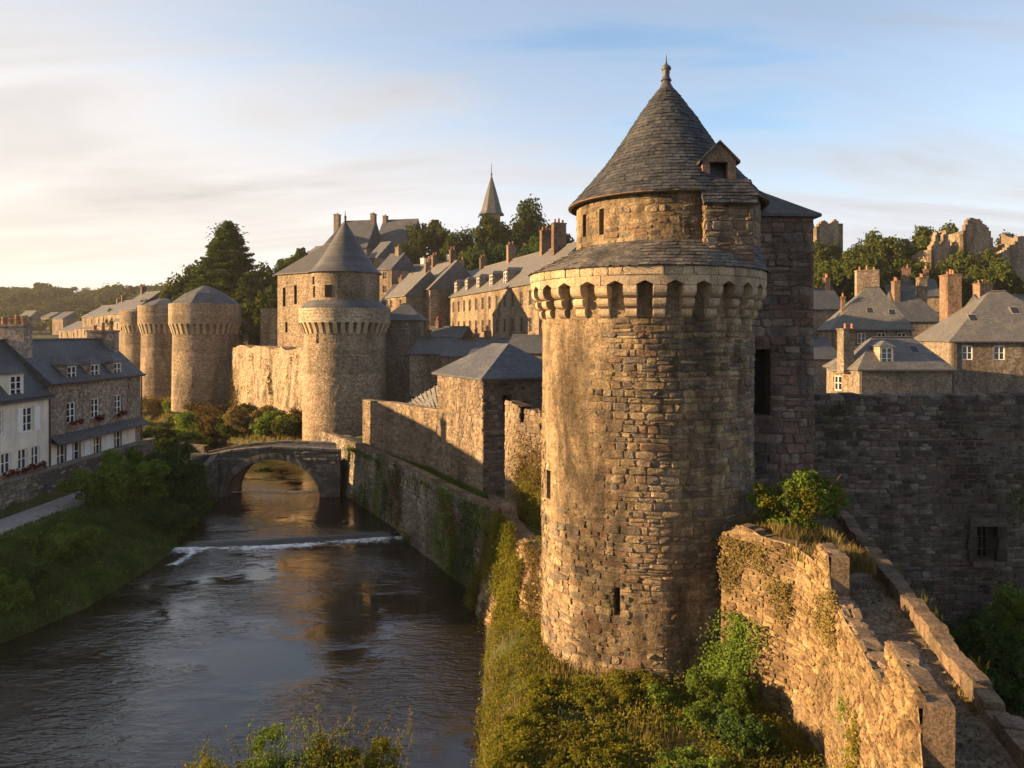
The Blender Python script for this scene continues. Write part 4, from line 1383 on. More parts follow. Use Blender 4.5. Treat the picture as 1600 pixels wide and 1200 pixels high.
# the earth path between the parapets
mb = MB(); n_ = 60
V = []; ys = np.linspace(5.0, 27.2, n_)
for y in ys:
    xl = float(np.interp(y, [5, 10.6, 15.5, 18.5, 19.7, 21.5, 22.6, 23.5, 27.2], [5.05, 6.50, 7.80, 8.35, 8.2, 7.5, 6.8, 7.4, 8.2])); xr = float(np.interp(y, [5.2, 11.3, 19.6, 27.9], [6.4, 7.95, 10.05, 12.15]))
    for k in range(9):
        f = k / 8; x = xl + (xr - xl) * f
        V.append((x - ro[0], y - ro[1], -6.88 + .05 * float(fbm(x * 2, y * 2, 8)) + .05 * abs(f - .5) + (0.75 * float(smooth(19.5, 21.5, y)) * max(0, 1 - f * 1.5)) - ro[2]))
Q = [(j * 9 + i, j * 9 + i + 1, (j + 1) * 9 + i + 1, (j + 1) * 9 + i) for j in range(n_ - 1) for i in range(8)]
put('walkway', raw_mesh('walkway', V, quads=Q, mat=M_dirt, smooth_shade=True), rw)

# ------------------------------------------------------------------ the river wall and the broken bastion beside the tower
rv = empty('river_wall', (-8, 47, -13), 0, 'long weedy river wall with a low parapet running from the bridge', 'wall')
PRV = Path([(-16.0, 62.0), (-11.6, 54.8), (-7.2, 46.8), (-3.6, 39.8), (-.75, 34.4)], batter=.05, ztop=-8.2, sub=3)
stone_wall(rv, PRV, 0, PRV.len, -13.4, -8.22, .24, .48, M_river, M_darkmortar, 81, .06, limit=300, pxmask=lambda x, y: (x > 500) & (x < 780), rough=.1)
mb = MB(); uu = np.linspace(0, PRV.len, 40); ro = np.array(rv.location)
q = lambda u, v, c: tuple(PRV.map(np.array(u), np.array(v), np.array(c)) - ro)
for a, b in zip(uu[:-1], uu[1:]):
    mb.poly([q(a, -8.22, 0), q(b, -8.22, 0), q(b, -8.22, -.45), q(a, -8.22, -.45)]); mb.poly([q(b, -8.9, -.45), q(a, -8.9, -.45), q(a, -8.22, -.45), q(b, -8.22, -.45)])
mb.put('parapet_back', M_bridge, rv)
TV = TopSurf(PRV, lambda u: -8.21 + 0 * u)
pieces(rv, TV, lay(0, PRV.len, -.05, .47, .52, .75, 82, hv=.001, gap=.015), ASHLAR, M_coping, .07, 'coping_stone', 'coping', 60, 16)
mb = MB()
for a, b in zip(uu[:-1], uu[1:]):
    c0, c1 = -1.0, -2.3
    mb.poly([q(a, -8.66, c0), q(b, -8.66, c0), q(b, -8.66, c1), q(a, -8.66, c1)])
tp = mb.put('terrace_path', M_dirt, None, loc=tuple(rv.location)); tag(tp, 'narrow earth path behind the river wall parapet', 'path', kind='structure')

ba = empty('bastion_wall', (.3, 31.5, -12.8), 0, 'broken overgrown bastion wall leaning against the left foot of the tower', 'wall')
PB = Path([(-.75, 34.5), (-.35, 33.0), (.45, 31.2), (1.35, 29.5), (2.1, 28.3)], batter=.26, ztop=-8.2, sub=3)
btop = lambda u: -8.1 - .35 * float(vnoise(u * 1.7, 3, 3)) - .12 * u + (.35 if u < .6 else 0)
stone_wall(ba, PB, 0, PB.len, -13.2, -7.7, .2, .42, M_rampart, M_mortar, 91, .07, top=btop, limit=120, rough=.25, du=.3)
mb = MB(); uu = np.linspace(0, PB.len, 20); ro = np.array(ba.location)
q = lambda u, v, c: tuple(PB.map(np.array(u), np.array(v), np.array(c)) - ro)
for a, b in zip(uu[:-1], uu[1:]):
    ta, tb = btop(a) - .02, btop(b) - .02
    mb.poly([q(a, ta, 0), q(b, tb, 0), q(b, tb, -.9), q(a, ta, -.9)])
mb.put('wall_top', M_dirt, ba)

# ------------------------------------------------------------------ bridge
br = empty('stone_bridge', (-18.2, 57, -12.6), 0, 'single arched grey stone bridge with a gently humped parapet', 'bridge')
BX0, BX1, BYN, BYF = -24.2, -13.0, 55.7, 59.0
ACX, ASP, AZS, ARI = -18.1, 3.6, -12.5, 3.0
arch = lambda x: np.where(np.abs(x - ACX) < ASP, AZS + ARI * np.sqrt(np.maximum(0, 1 - ((x - ACX) / ASP) ** 2)), -99)
bt = lambda x: float(np.interp(x, [-24.2, -21.5, -18.2, -15, -13], [-9.35, -8.78, -8.5, -8.6, -8.75]))


def bridge_face(y, sgn, nm):
    m = MB(); xs = np.linspace(BX0, BX1, 57)
    for a, b in zip(xs[:-1], xs[1:]):
        za, zb = max(float(arch(a)), -13.6), max(float(arch(b)), -13.6)
        f = [(a, y, za), (b, y, zb), (b, y, bt(b) - .1), (a, y, bt(a) - .1)]
        f = [tuple(np.array(p) - np.array(br.location)) for p in f]
        m.poly(f if sgn > 0 else f[::-1])
    return m.put(nm, M_darkmortar, br)


bridge_face(BYN, 1, 'near_face'); bridge_face(BYF, -1, 'far_face')
mb = MB(); ro = np.array(br.location)
ths = np.linspace(0, math.pi, 25)
for a, b in zip(ths[:-1], ths[1:]):
    p = lambda t, y: tuple(np.array((ACX - ASP * math.cos(t), y, AZS + ARI * math.sin(t))) - ro)
    mb.poly([p(a, BYF), p(b, BYF), p(b, BYN), p(a, BYN)])
for xx, s_ in ((ACX - ASP, 1), (ACX + ASP, -1)):
    f = [tuple(np.array(p) - ro) for p in ((xx, BYN, -13.6), (xx, BYF, -13.6), (xx, BYF, AZS), (xx, BYN, AZS))]
    mb.poly(f[::-1] if s_ > 0 else f)
mb.put('vault', M_bridge, br)
PBN = Path([(BX0, BYN), (BX1, BYN)])
vous = 1.0
it = [s for s in lay(0, BX1 - BX0, -13.4, -8.5, .27, .55, 101) if s[1] + s[3] / 2 < bt(s[0] + BX0) - .22 and not (abs(s[0] + BX0 - ACX) < ASP + .5 and s[1] - s[3] / 2 < AZS + (ARI + .52) * math.sqrt(max(0, 1 - ((s[0] + BX0 - ACX) / (ASP + .52)) ** 2)))]
pieces(br, PBN, it, STONES, M_bridge, .05, 'stone', 'stonework', 200, 17)
for k in range(19):                                                     # voussoirs
    t = math.pi * (k + .5) / 19
    x, z = ACX - (ASP + .24) * math.cos(t), AZS + (ARI + .24) * math.sin(t)
    nx_, nz_ = math.cos(t) / ASP, math.sin(t) / ARI
    tl = math.atan2(-nx_ , nz_) if False else math.atan2(math.cos(t) * ARI, math.sin(t) * ASP)
    seg = math.pi / 19 * math.hypot(ASP * math.sin(t), ARI * math.cos(t)) * 1.06
    worn_block('voussoir', br, (x, BYN + .12, z), (seg * .98, .42, .5), 0, M_bridge, k, -tl)
for nm, y in (('near', BYN), ('far', BYF - .35)):
    x = BX0; k = 0; gg = random.Random(3 if nm == 'near' else 4)
    while x < BX1 - .3:
        ln = min(gg.uniform(.8, 1.3), BX1 - x)
        xm = x + ln / 2; sl = math.atan2(bt(xm + .3) - bt(xm - .3), .6)
        worn_block('parapet_slab', br, (xm, y + .17, bt(xm) - .09), (ln * 1.0, .46, .2), 0, M_bridge, k, -sl)
        x += ln; k += 1
mb = MB(); xs = np.linspace(BX0, BX1, 20)
for a, b in zip(xs[:-1], xs[1:]):
    for (y0_, y1_, dz) in ((BYN + .35, BYF - .35, -.85), ):
        mb.poly([tuple(np.array(p) - ro) for p in ((a, y0_, bt(a) + dz), (b, y0_, bt(b) + dz), (b, y1_, bt(b) + dz), (a, y1_, bt(a) + dz))])
    for y_, s_ in ((BYN + .35, -1), (BYF - .36, 1)):
        f = [tuple(np.array(p) - ro) for p in ((a, y_, bt(a) - .9), (b, y_, bt(b) - .9), (b, y_, bt(b) - .1), (a, y_, bt(a) - .1))]
        mb.poly(f if s_ > 0 else f[::-1])
mb.put('deck', M_gravel, br)
# wing wall and left abutment buttress
wg = Path([(-24.6, 51.4), (-22.2, 55.4)])
wb = empty('wing_wall', (-23.4, 53.4, -12.8), 0, 'low sloping wing wall at the left foot of the bridge', 'wall')
wtp = lambda u: -10.4 + .28 * u
stone_wall(wb, Path([(-22.3, 51.2), (-22.25, 55.7)]), 0, 4.5, -13, -9.0, .25, .5, M_bridge, M_darkmortar, 105, .05, top=wtp, limit=60)
mb = MB(); mb.poly([tuple(np.array(p) - np.array(wb.location)) for p in ((-22.3, 51.2, -10.42), (-22.25, 55.7, -9.16), (-22.75, 55.7, -9.16), (-22.8, 51.2, -10.42))]); mb.put('coping', M_bridge, wb)

# ------------------------------------------------------------------ terrace wall, gatehouse and crenellated wall behind the river wall
tw = empty('terrace_wall', (-8, 51, -8.8), 0, 'tan retaining wall on the terrace between far round tower and gatehouse', 'wall')
PT = Path([(-11.4, 56.2), (-4.7, 46.2)])
ttop = lambda u: -5.05 + .25 * u / PT.len + .15 * float(vnoise(u * .9, 0.5, 2))
stone_wall(tw, PT, 0, PT.len, -8.9, -4.6, .22, .44, M_gate, M_mortar, 111, .05, top=ttop, limit=240)
mb = MB(); ro = np.array(tw.location); q = lambda u, v, c: tuple(PT.map(np.array(u), np.array(v), np.array(c)) - ro); uu = np.linspace(0, PT.len, 16)
for a, b in zip(uu[:-1], uu[1:]):
    mb.poly([q(a, ttop(a), 0), q(b, ttop(b), 0), q(b, ttop(b), -.7), q(a, ttop(a), -.7)]); mb.poly([q(b, -8.9, -.7), q(a, -8.9, -.7), q(a, ttop(a), -.7), q(b, ttop(b), -.7)])
mb.poly([q(0, -8.9, -.7), q(0, -8.9, 0), q(0, ttop(0), 0), q(0, ttop(0), -.7)])
mb.put('wall_top', M_gate, tw)

gh = empty('gatehouse', (-1.5, 43, -8.8), 0, 'square stone gatehouse with a hipped slate roof behind the tower', 'building')
GA, GB_, GC = (-4.6, 45.4), (-1.55, 39.5), (3.2, 41.95)
GD = (GA[0] + GC[0] - GB_[0], GA[1] + GC[1] - GB_[1])
PG1, PG2 = Path([GA, GB_]), Path([GB_, GC])
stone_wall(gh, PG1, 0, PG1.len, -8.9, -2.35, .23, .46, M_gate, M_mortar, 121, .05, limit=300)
stone_wall(gh, PG2, 0, PG2.len, -8.9, -2.35, .23, .46, M_darkwall, M_darkmortar, 122, .05, [(1.2, 1.75, -4.3, -3.3)], limit=120, pxmask=lambda x, y: x < 850)  # shaded front face: darker stone and mortar put its shade into the colour
for pp in ([GC, GD], [GD, GA]):
    backing(gh, Path(pp), 0, Path(pp).len, -8.9, -2.35, M_gate, name='rear_wall')
mb = MB(); ro = np.array(gh.location); ex = .32
ctr = np.array([(GA[0] + GC[0]) / 2, (GA[1] + GC[1]) / 2])
def outp(p, k=ex):
    v = np.array(p) - ctr; return ctr + v * (1 + k / np.linalg.norm(v) * 1.3)
ev = [outp(p) for p in (GA, GB_, GC, GD)]
dirr = (np.array(GA) - np.array(GB_)); dirr = dirr / np.linalg.norm(dirr)
r0, r1 = ctr + dirr * 1.1, ctr - dirr * 1.1
z_e, z_r = -2.38, -.55
E = [(p[0] - ro[0], p[1] - ro[1], z_e - ro[2]) for p in ev]; T0 = (r0[0] - ro[0], r0[1] - ro[1], z_r - ro[2]); T1 = (r1[0] - ro[0], r1[1] - ro[1], z_r - ro[2])
mb.poly([E[0], E[1], T1, T0]); mb.poly([E[1], E[2], T1]); mb.poly([E[2], E[3], T0, T1]); mb.poly([E[3], E[0], T0])
dn = lambda p: (p[0], p[1], p[2] - .1)
for k in range(4):
    mb.poly([dn(E[k]), dn(E[(k + 1) % 4]), E[(k + 1) % 4], E[k]])
mb.poly([dn(E[3]), dn(E[2]), dn(E[1]), dn(E[0])])
mb.put('roof', M_slate_t, gh)
cw = empty('crenellated_wall', (.8, 35.2, -8.8), 0, 'short crenellated wall with creeper between gatehouse and round tower', 'wall')
PCW = Path([(-.35, 37.2), (1.95, 33.2)])
ctop = lambda u: -3.35 - (.75 if (1.5 < u < 2.0 or 3.1 < u < 3.6) else 0) - .12 * u
stone_wall(cw, PCW, 0, PCW.len, -8.9, -3.2, .22, .42, M_gate, M_mortar, 131, .05, top=ctop, limit=150, du=.25)
PCE = Path([(-.35 + .75, 37.2 + .4), (-.35, 37.2)])
mb = MB(); ro = np.array(cw.location); q = lambda u, v, c: tuple(PCW.map(np.array(u), np.array(v), np.array(c)) - ro); uu = np.arange(0, PCW.len, .25)
for a, b in zip(uu[:-1], uu[1:]):
    t_ = ctop((a + b) / 2) - .02
    mb.poly([q(a, t_, -.01), q(b, t_, -.01), q(b, t_, -.7), q(a, t_, -.7)]); mb.poly([q(b, -8.9, -.7), q(a, -8.9, -.7), q(a, t_, -.7), q(b, t_, -.7)])
mb.poly([q(0, -8.9, -.7), q(0, -8.9, 0), q(0, ctop(0), 0), q(0, ctop(0), -.7)])
mb.put('wall_body', M_mortar, cw)
# sloping ramp wall rising to the gatehouse
rp = empty('ramp_roof', (-7, 50.5, -7), 0, 'sloping weathered lean-to roof beside the gatehouse', 'roof')
mb = MB(); ro = np.array(rp.location)
a0, a1, b1, b0 = at(628, 634, 55.5), at(690, 598, 50), at(692, 642, 47.5), at(652, 643, 50.5)
pts = [tuple(np.array(p) - ro) for p in (a0, b0, b1, a1)]; low_ = [(p[0], p[1], p[2] - .15) for p in pts]
mb.poly(pts); mb.poly(low_[::-1])
for k in range(4): mb.poly([low_[k], low_[(k + 1) % 4], pts[(k + 1) % 4], pts[k]])
mb.put('roof_slab', M_slate_w, rp)
mb = MB()
for k in range(9):
    f = (k + .5) / 9
    p0 = Vector(pts[0]).lerp(Vector(pts[3]), f); p1 = Vector(pts[1]).lerp(Vector(pts[2]), f)
    mb.tube([p0 + Vector((0, 0, .05)), p1 + Vector((0, 0, .05))], [.06, .06], 5)
mb.put('roll', M_slate_w, rp)
mb = MB()
fl = [(p[0], p[1], -2.2) for p in low_]
for k in range(4): mb.poly([fl[k], fl[(k + 1) % 4], low_[(k + 1) % 4], low_[k]])
mb.put('wall', M_gate, rp)

# ------------------------------------------------------------------ houses
def wall_panel(mb, o, du, dv, W, H, openings, rev=.2, top=None):
    """one wall face with real openings and reveals; o, du, dv vectors; inward = dv x du reversed"""
    o = Vector(o); du = Vector(du); dv = Vector(dv); n = du.cross(dv).normalized()
    us = sorted({0.0, W} | {a for q in openings for a in q[:2]}); vs = sorted({0.0, H} | {a for q in openings for a in q[2:4]})
    pt = lambda u, v, c=0.0: tuple(o + du * u + dv * v + n * c)
    for i in range(len(us) - 1):
        for j in range(len(vs) - 1):
            um, vm = (us[i] + us[i + 1]) / 2, (vs[j] + vs[j + 1]) / 2
            if any(a < um < b and c < vm < d for a, b, c, d in [q[:4] for q in openings]): continue
            mb.poly([pt(us[i], vs[j]), pt(us[i + 1], vs[j]), pt(us[i + 1], vs[j + 1]), pt(us[i], vs[j + 1])])
    for q in openings:
        a, b, c, d = q[:4]
        mb.poly([pt(a, c), pt(b, c), pt(b, c, -rev), pt(a, c, -rev)]); mb.poly([pt(a, d, -rev), pt(b, d, -rev), pt(b, d), pt(a, d)])
        mb.poly([pt(a, c), pt(a, c, -rev), pt(a, d, -rev), pt(a, d)]); mb.poly([pt(b, c, -rev), pt(b, c), pt(b, d), pt(b, d, -rev)])


def window_part(parent, o, du, w, h, rows=3, mat=None, inset=.12, name='window', glass=True, cols=2, sub=False):
    """frame with bars, and its pane as a sub-part; o = lower left corner on the wall face, in the parent's space"""
    du = Vector(du); up = Vector((0, 0, 1)); n = du.cross(up).normalized()
    M = Matrix.Translation(Vector(o) - n * inset) @ Matrix(((du.x, -n.x, 0, 0), (du.y, -n.y, 0, 0), (du.z, -n.z, 1, 0), (0, 0, 0, 1)))
    key = ('win', round(w, 2), round(h, 2), rows, cols, (mat or M_white).name)
    if key not in PIECES:
        mb = MB(); t = .07; f = .03
        mb.box(0, t, -f, f, 0, h); mb.box(w - t, w, -f, f, 0, h); mb.box(t, w - t, -f, f, 0, t); mb.box(t, w - t, -f, f, h - t, h)
        for c in range(1, cols):
            x = w * c / cols; mb.box(x - .04, x + .04, -f - .004, f, t, h - t)
        for r_ in range(1, rows):
            z = h * r_ / rows
            for c in range(cols):
                mb.box(w * c / cols + .045, w * (c + 1) / cols - .045, -f + .01, f - .01, z - .02, z + .02)
        mb2 = MB(); mb2.poly([(t * .5, .01, t * .5), (w - t * .5, .01, t * .5), (w - t * .5, .01, h - t * .5), (t * .5, .01, h - t * .5)])
        PIECES[key] = (mb.mesh(name, mat or M_white), mb2.mesh('pane', M_glass))
    a, b = PIECES[key]
    fr = put('window_frame' if sub else name, a, parent, mw=M)
    if sub:
        put('pane', b, parent, mw=M)
    else:
        put('pane', b, fr)
    return fr


def chimney(parent, x, y, w, d, z0, z1, pots=2, mat=None, axis='x', pmat=None):
    mat = mat or M_house
    if mat == M_brick and w < 1.2: w *= .72; d *= .72
    mb = MB(); mb.box(x - w / 2, x + w / 2, y - d / 2, y + d / 2, z0, z1); mb.box(x - w / 2 - .06, x + w / 2 + .06, y - d / 2 - .06, y + d / 2 + .06, z1 + .002, z1 + .14)
    c = mb.put('chimney', mat, parent)
    for k in range(pots):
        f = (k + .5) / pots - .5
        px, py = (x + f * (w - .1), y) if axis == 'x' else (x, y + f * (d - .1))
        key = ('pot', k % 3)
        if key not in PIECES:
            m = MB(); hh = (.42, .55, .36)[k % 3]; m.lathe([(.13, 0), (.11, hh * .8), (.14, hh * .85), (.13, hh), (.09, hh), (.09, hh * .5)], 0, 0, 10); PIECES[key] = m.mesh('chimney_pot', M_terra, True)
        put('chimney_pot', PIECES[key], c, (px, py, z1 + .14))
    return c


def gutter(root, W, H, over):
    m = MB(); m.tube([(-over, -over - .05, H), (W + over, -over - .05, H)], [.055, .055], 6); m.put('gutter', M_lead, root)


def skylight(root, W, depth, H, HR, u, f, w=.8, h=1.0, shift=.5):
    yr = depth * shift; s = math.atan2(HR - H, yr)
    M = Matrix.Translation((u, yr * f, H + (HR - H) * f + .12)) @ Matrix.Rotation(s, 4, 'X')
    m = MB(); m.box(-w / 2, w / 2, 0, h, .0, .06); o = m.put('skylight', M_frame, root, mw=M)
    m = MB(); m.poly([(-w / 2 + .08, .08, .07), (w / 2 - .08, .08, .07), (w / 2 - .08, h - .08, .07), (-w / 2 + .08, h - .08, .07)]); m.put('pane', M_glass, o)


def house(label, p0, p1, depth, z0, ze, zr, wall_m, roof_m, wins=(), win_m=None, hip=(0, 0), chims=(), dorms=(), name='stone_house', cat='house', group=None, side_wins=(), over=.28, shift=0.5, left_wins=()):
    """front wall from p0 to p1 (left to right seen from outside); local x along it, y into the house, z up from z0"""
    t = Vector((p1[0] - p0[0], p1[1] - p0[1], 0)); W = t.length; ang = math.atan2(t.y, t.x)
    root = empty(name, (p0[0], p0[1], z0), ang, label, cat, group)
    H = ze - z0; HR = zr - z0; yr = depth * shift
    mb = MB()
    wo = [(u - w / 2, u + w / 2, z - z0, z - z0 + h) for (u, z, w, h, *_) in wins]
    wall_panel(mb, (0, 0, 0), (1, 0, 0), (0, 0, 1), W, H, wo)
    so = [(u - w / 2, u + w / 2, z - z0, z - z0 + h) for (u, z, w, h, *_) in side_wins]
    wall_panel(mb, (W, 0, 0), (0, 1, 0), (0, 0, 1), depth, H, so)
    lo_ = [(depth - u - w / 2, depth - u + w / 2, z - z0, z - z0 + h) for (u, z, w, h, *_) in left_wins]
    wall_panel(mb, (0, depth, 0), (0, -1, 0), (0, 0, 1), depth, H, lo_)
    wall_panel(mb, (W, depth, 0), (-1, 0, 0), (0, 0, 1), W, H, [])
    if not hip[0]: mb.poly([(0, depth, H), (0, 0, H), (0, yr, HR - .05)])
    if not hip[1]: mb.poly([(W, 0, H), (W, depth, H), (W, yr, HR - .05)])
    mb.put('wall', wall_m, root)
    for (u, z, w, h, *k) in wins: window_part(root, (u - w / 2, 0, z - z0), (1, 0, 0), w, h, *(k or [3]), mat=win_m)
    for (u, z, w, h, *k) in side_wins: window_part(root, (W, u - w / 2, z - z0), (0, 1, 0), w, h, *(k or [3]), mat=win_m)
    for (u, z, w, h, *k) in left_wins: window_part(root, (0, u + w / 2, z - z0), (0, -1, 0), w, h, *(k or [3]), mat=win_m)
    # roof: closed shell with a lip at the eaves
    sf = (HR - H) / yr; sb = (HR - H) / (depth - yr)
    ox0 = over if hip[0] else .12; ox1 = over if hip[1] else .12
    a, b, c, d = (-ox0, -over, H - over * sf), (W + ox1, -over, H - over * sf), (W + ox1, depth + over, H - over * sb), (-ox0, depth + over, H - over * sb)
    if hip[0] or hip[1]:
        zlo = H - over * min(sf, sb); a, b, c, d = [(p[0], p[1], zlo) for p in (a, b, c, d)]
    r0_, r1_ = (hip[0] if hip[0] else -ox0, yr, HR), (W - hip[1] if hip[1] else W + ox1, yr, HR)
    m = MB(); up = lambda p: (p[0], p[1], p[2] + .1)
    A_, B_, C_, D_, R0, R1 = map(up, (a, b, c, d, r0_, r1_))
    m.poly([A_, B_, R1, R0]); m.poly([C_, D_, R0, R1]); m.poly([B_, C_, R1]); m.poly([D_, A_, R0])
    m.poly([a, A_, D_, d][::-1] if False else [d, a, A_, D_]); m.poly([a, b, B_, A_]); m.poly([b, c, C_, B_]); m.poly([c, d, D_, C_]); m.poly([d, c, b, a])
    rf = m.put('roof', roof_m, root)
    m = MB(); m.tube([(R0[0], R0[1], R0[2] + .03), (R1[0], R1[1], R1[2] + .03)], [.09, .09], 6); m.put('ridge', M_slate_w, rf)
    for (x, y, w, dd, zt, pots, *mm) in chims:
        chimney(root, x, y, w, dd, H - .5, zt - z0, pots, mm[0] if mm else None, 'x' if w >= dd else 'y')
    for (u, w, zb, zt, *k) in dorms:
        # dormer: front a little behind the eaves, cheeks, hipped roof, window
        yb = .05 if not k else k[0]
        zf0, zf1 = zb - z0, zt - z0
        m = MB(); t_ = .12
        wall_panel(m, (u - w / 2 - t_, yb, zf0 - .05), (1, 0, 0), (0, 0, 1), w + 2 * t_, zf1 - zf0 + .15, [(t_, t_ + w, .05, .05 + zf1 - zf0)], .12)
        dep = min(yr, (zf1 + .3 - H) / sf + .3)
        for s_ in (-1, 1):
            xx = u + s_ * (w / 2 + t_)
            f = [(xx, yb, zf0 - .05), (xx, yb, zf1 + .1), (xx, yb + dep, zf1 + .1), (xx, yb + dep, zf0 - .05)]
            m.poly(f if s_ < 0 else f[::-1])
        dm_ = m.put('dormer', M_plaster if wall_m == M_plaster else M_house, root)
        m = MB(); q0, q1 = u - w / 2 - t_ - .15, u + w / 2 + t_ + .15; zt_ = zf1 + .08
        F0, F1 = (q0, yb - .15, zt_), (q1, yb - .15, zt_); G0, G1 = (q0, yb + dep + .3, zt_ + .02), (q1, yb + dep + .3, zt_ + .02)
        rb, rf_ = (u, yb + dep + .9, zt_ + .55), (u, yb + .45, zt_ + .5)
        m.poly([F0, F1, rf_]); m.poly([F1, G1, rb, rf_]); m.poly([G0, F0, rf_, rb]); m.poly([G0, G1, F1, F0])
        m.put('dormer_roof', roof_m, dm_)
        window_part(dm_, (u - w / 2, yb, zf0), (1, 0, 0), w, zf1 - zf0, 3, inset=.06, sub=True)
        m = MB(); m.box(u - w / 2 - .15, u + w / 2 + .15, yb - .12, yb + .02, zf0 - .13, zf0 - .052); m.put('sill', M_corbel, dm_)
    return root


# ---- left bank: two houses above the retaining wall; local x runs away from the viewer... the fronts face the river
FX = -27.5
dd_ = lambda px: 27.5 * 1150 / (800 - px)
# u is measured from the far end because the front is seen from the river: left = near, right = far
H1a, H1b = 31.5, 43.7  # near end lengthened out of view so its shadow reaches the river wall
cream = house('cream plastered house with slate roof on the left bank', (FX, H1a), (FX, H1b), 5.4, -8.3, -3.5, -.5, M_plaster, M_slate_d,
              wins=[(dd_(44) - H1a, -5.55, .95, 1.4, 3), (dd_(-4) - H1a, -5.5, .95, 1.4, 3), (dd_(10) - H1a, -7.6, .8, 1.15, 2), (dd_(36) - H1a, -7.6, .8, 1.15, 2), (dd_(56) - H1a, -7.6, .75, 1.15, 2)],
              chims=[(H1b - H1a + .35, 2.3, .75, 1.7, .45, 4)], dorms=[(dd_(27) - H1a, .95, -3.45, -2.3)], name='plastered_house')
mb = MB()
for px in (44,):
    u = dd_(px) - H1a
    for s_ in (-1, 1):
        key = None; m = MB(); x = u + s_ * (.95 / 2 + .25)
        m.box(x - .23, x + .23, -.05, -.01, 2.75, 4.15)
        for k in range(9): m.box(x - .19, x + .19, -.065, -.05, 2.82 + k * .145, 2.90 + k * .145)
        m.put('shutter', M_white, cream)
H2a, H2b = 43.75, 54.5
sh = house('brown stone house with three dormers on the left bank', (FX, H2a), (FX, H2b), 5.2, -8.3, -2.85, -.48, M_house, M_slate_d,
           wins=[(dd_(112) - H2a, -5.55, .95, 1.3), (dd_(149.5) - H2a, -5.55, .95, 1.3), (dd_(185) - H2a, -5.55, .95, 1.3),
                 (dd_(96) - H2a, -8.2, .95, 1.55, 2), (dd_(118) - H2a, -8.2, 1.1, 1.6, 2), (dd_(152) - H2a, -8.1, .9, 1.5, 2), (dd_(184) - H2a, -8.0, 1.0, 1.45, 2)],
           chims=[(H2b - H2a - .5, 2.5, .8, 1.9, .15, 3)], dorms=[(dd_(114) - H2a, .95, -3.3, -2.0), (dd_(150) - H2a, .95, -3.3, -2.0), (dd_(185) - H2a, .95, -3.3, -2.0)])
m = MB(); W_ = H2b - H2a                                                   # pent roof over the ground floor
m.poly([(-.05, -.62, 1.72), (W_ + .1, -.62, 1.72), (W_ + .1, .0, 2.2), (-.05, .0, 2.2)]); m.poly([(-.05, -.62, 1.62), (W_ + .1, -.62, 1.62), (W_ + .1, -.62, 1.72), (-.05, -.62, 1.72)])
m.poly([(W_ + .1, -.62, 1.62), (-.05, -.62, 1.62), (-.05, 0, 1.9), (W_ + .1, 0, 1.9)]); m.poly([(W_ + .1, -.62, 1.62), (W_ + .1, 0, 1.9), (W_ + .1, 0, 2.2), (W_ + .1, -.62, 1.72)])
m.put('pent_roof', M_slate_d, sh)
m = MB(); go_ = [(dd_(a_) - H2a - w_ / 2, dd_(a_) - H2a + w_ / 2, z_ + 8.3, z_ + 8.3 + h_) for a_, z_, w_, h_ in ((96, -8.2, .95, 1.55), (118, -8.2, 1.1, 1.6), (152, -8.1, .9, 1.5), (184, -8.0, 1.0, 1.45))]
wall_panel(m, (.06, -.03, .0), (1, 0, 0), (0, 0, 1), W_ - .9, 1.7, [(a_ - .06, b_ - .06, c_, d_) for a_, b_, c_, d_ in go_], .05); m.put('ground_floor_plaster', M_plaster, sh)
for a_ in (107, 135, 168):
    u_ = dd_(a_) - H2a; m = MB(); m.box(u_ - .28, u_ + .28, -.075, -.035, .1, 1.5); m.put('shutter', M_white, sh)
m = MB(); m.tube([(W_ - .05, -.1, 0), (W_ - .05, -.1, 5.2)], [.05, .05], 6); m.put('drainpipe', M_lead, sh)
m = MB(); m.tube([(-.05, -.08, 0), (-.05, -.08, 4.7)], [.045, .045], 6); m.put('drainpipe', M_lead, sh)
for r_, w_, h_ in ((cream, H1b - H1a, 4.72), (sh, W_, 5.32)): gutter(r_, w_, h_, .1) if False else gutter(r_, w_, h_, .24)
# flower boxes on the sills
FB_ = [(dd_(112), -5.62, 'under the near first floor window of the stone house'), (dd_(149.5), -5.62, 'under the middle first floor window of the stone house'), (dd_(185), -5.62, 'under the far first floor window of the stone house'),
       (dd_(184), -8.05, 'under the far ground floor window of the stone house'), (dd_(36), -7.66, 'under the middle ground floor window of the cream house'), (dd_(56), -7.66, 'under the far ground floor window of the cream house'), (dd_(10), -7.66, 'under the near ground floor window of the cream house')]
for k, (y, z, lab) in enumerate(FB_):
    o = empty('flower_box', (FX + .16, y, z), R(90), 'dark red flowers in a box ' + lab, 'flower box', 'flower boxes on the riverside houses')
    m = MB(); m.box(-.55, .55, -.02, .2, -.14, .02); m.put('planter', M_terra, o)
    P_, N_ = crown_points([((x_, .06 - .16, .10), (.24, .2, .2)) for x_ in (-.4, 0, .4)], 420, 60 + k, 8, (.3, .5))
    put('flowers', leaf_mesh('flowers', P_, N_, .085, M_red, k), o)
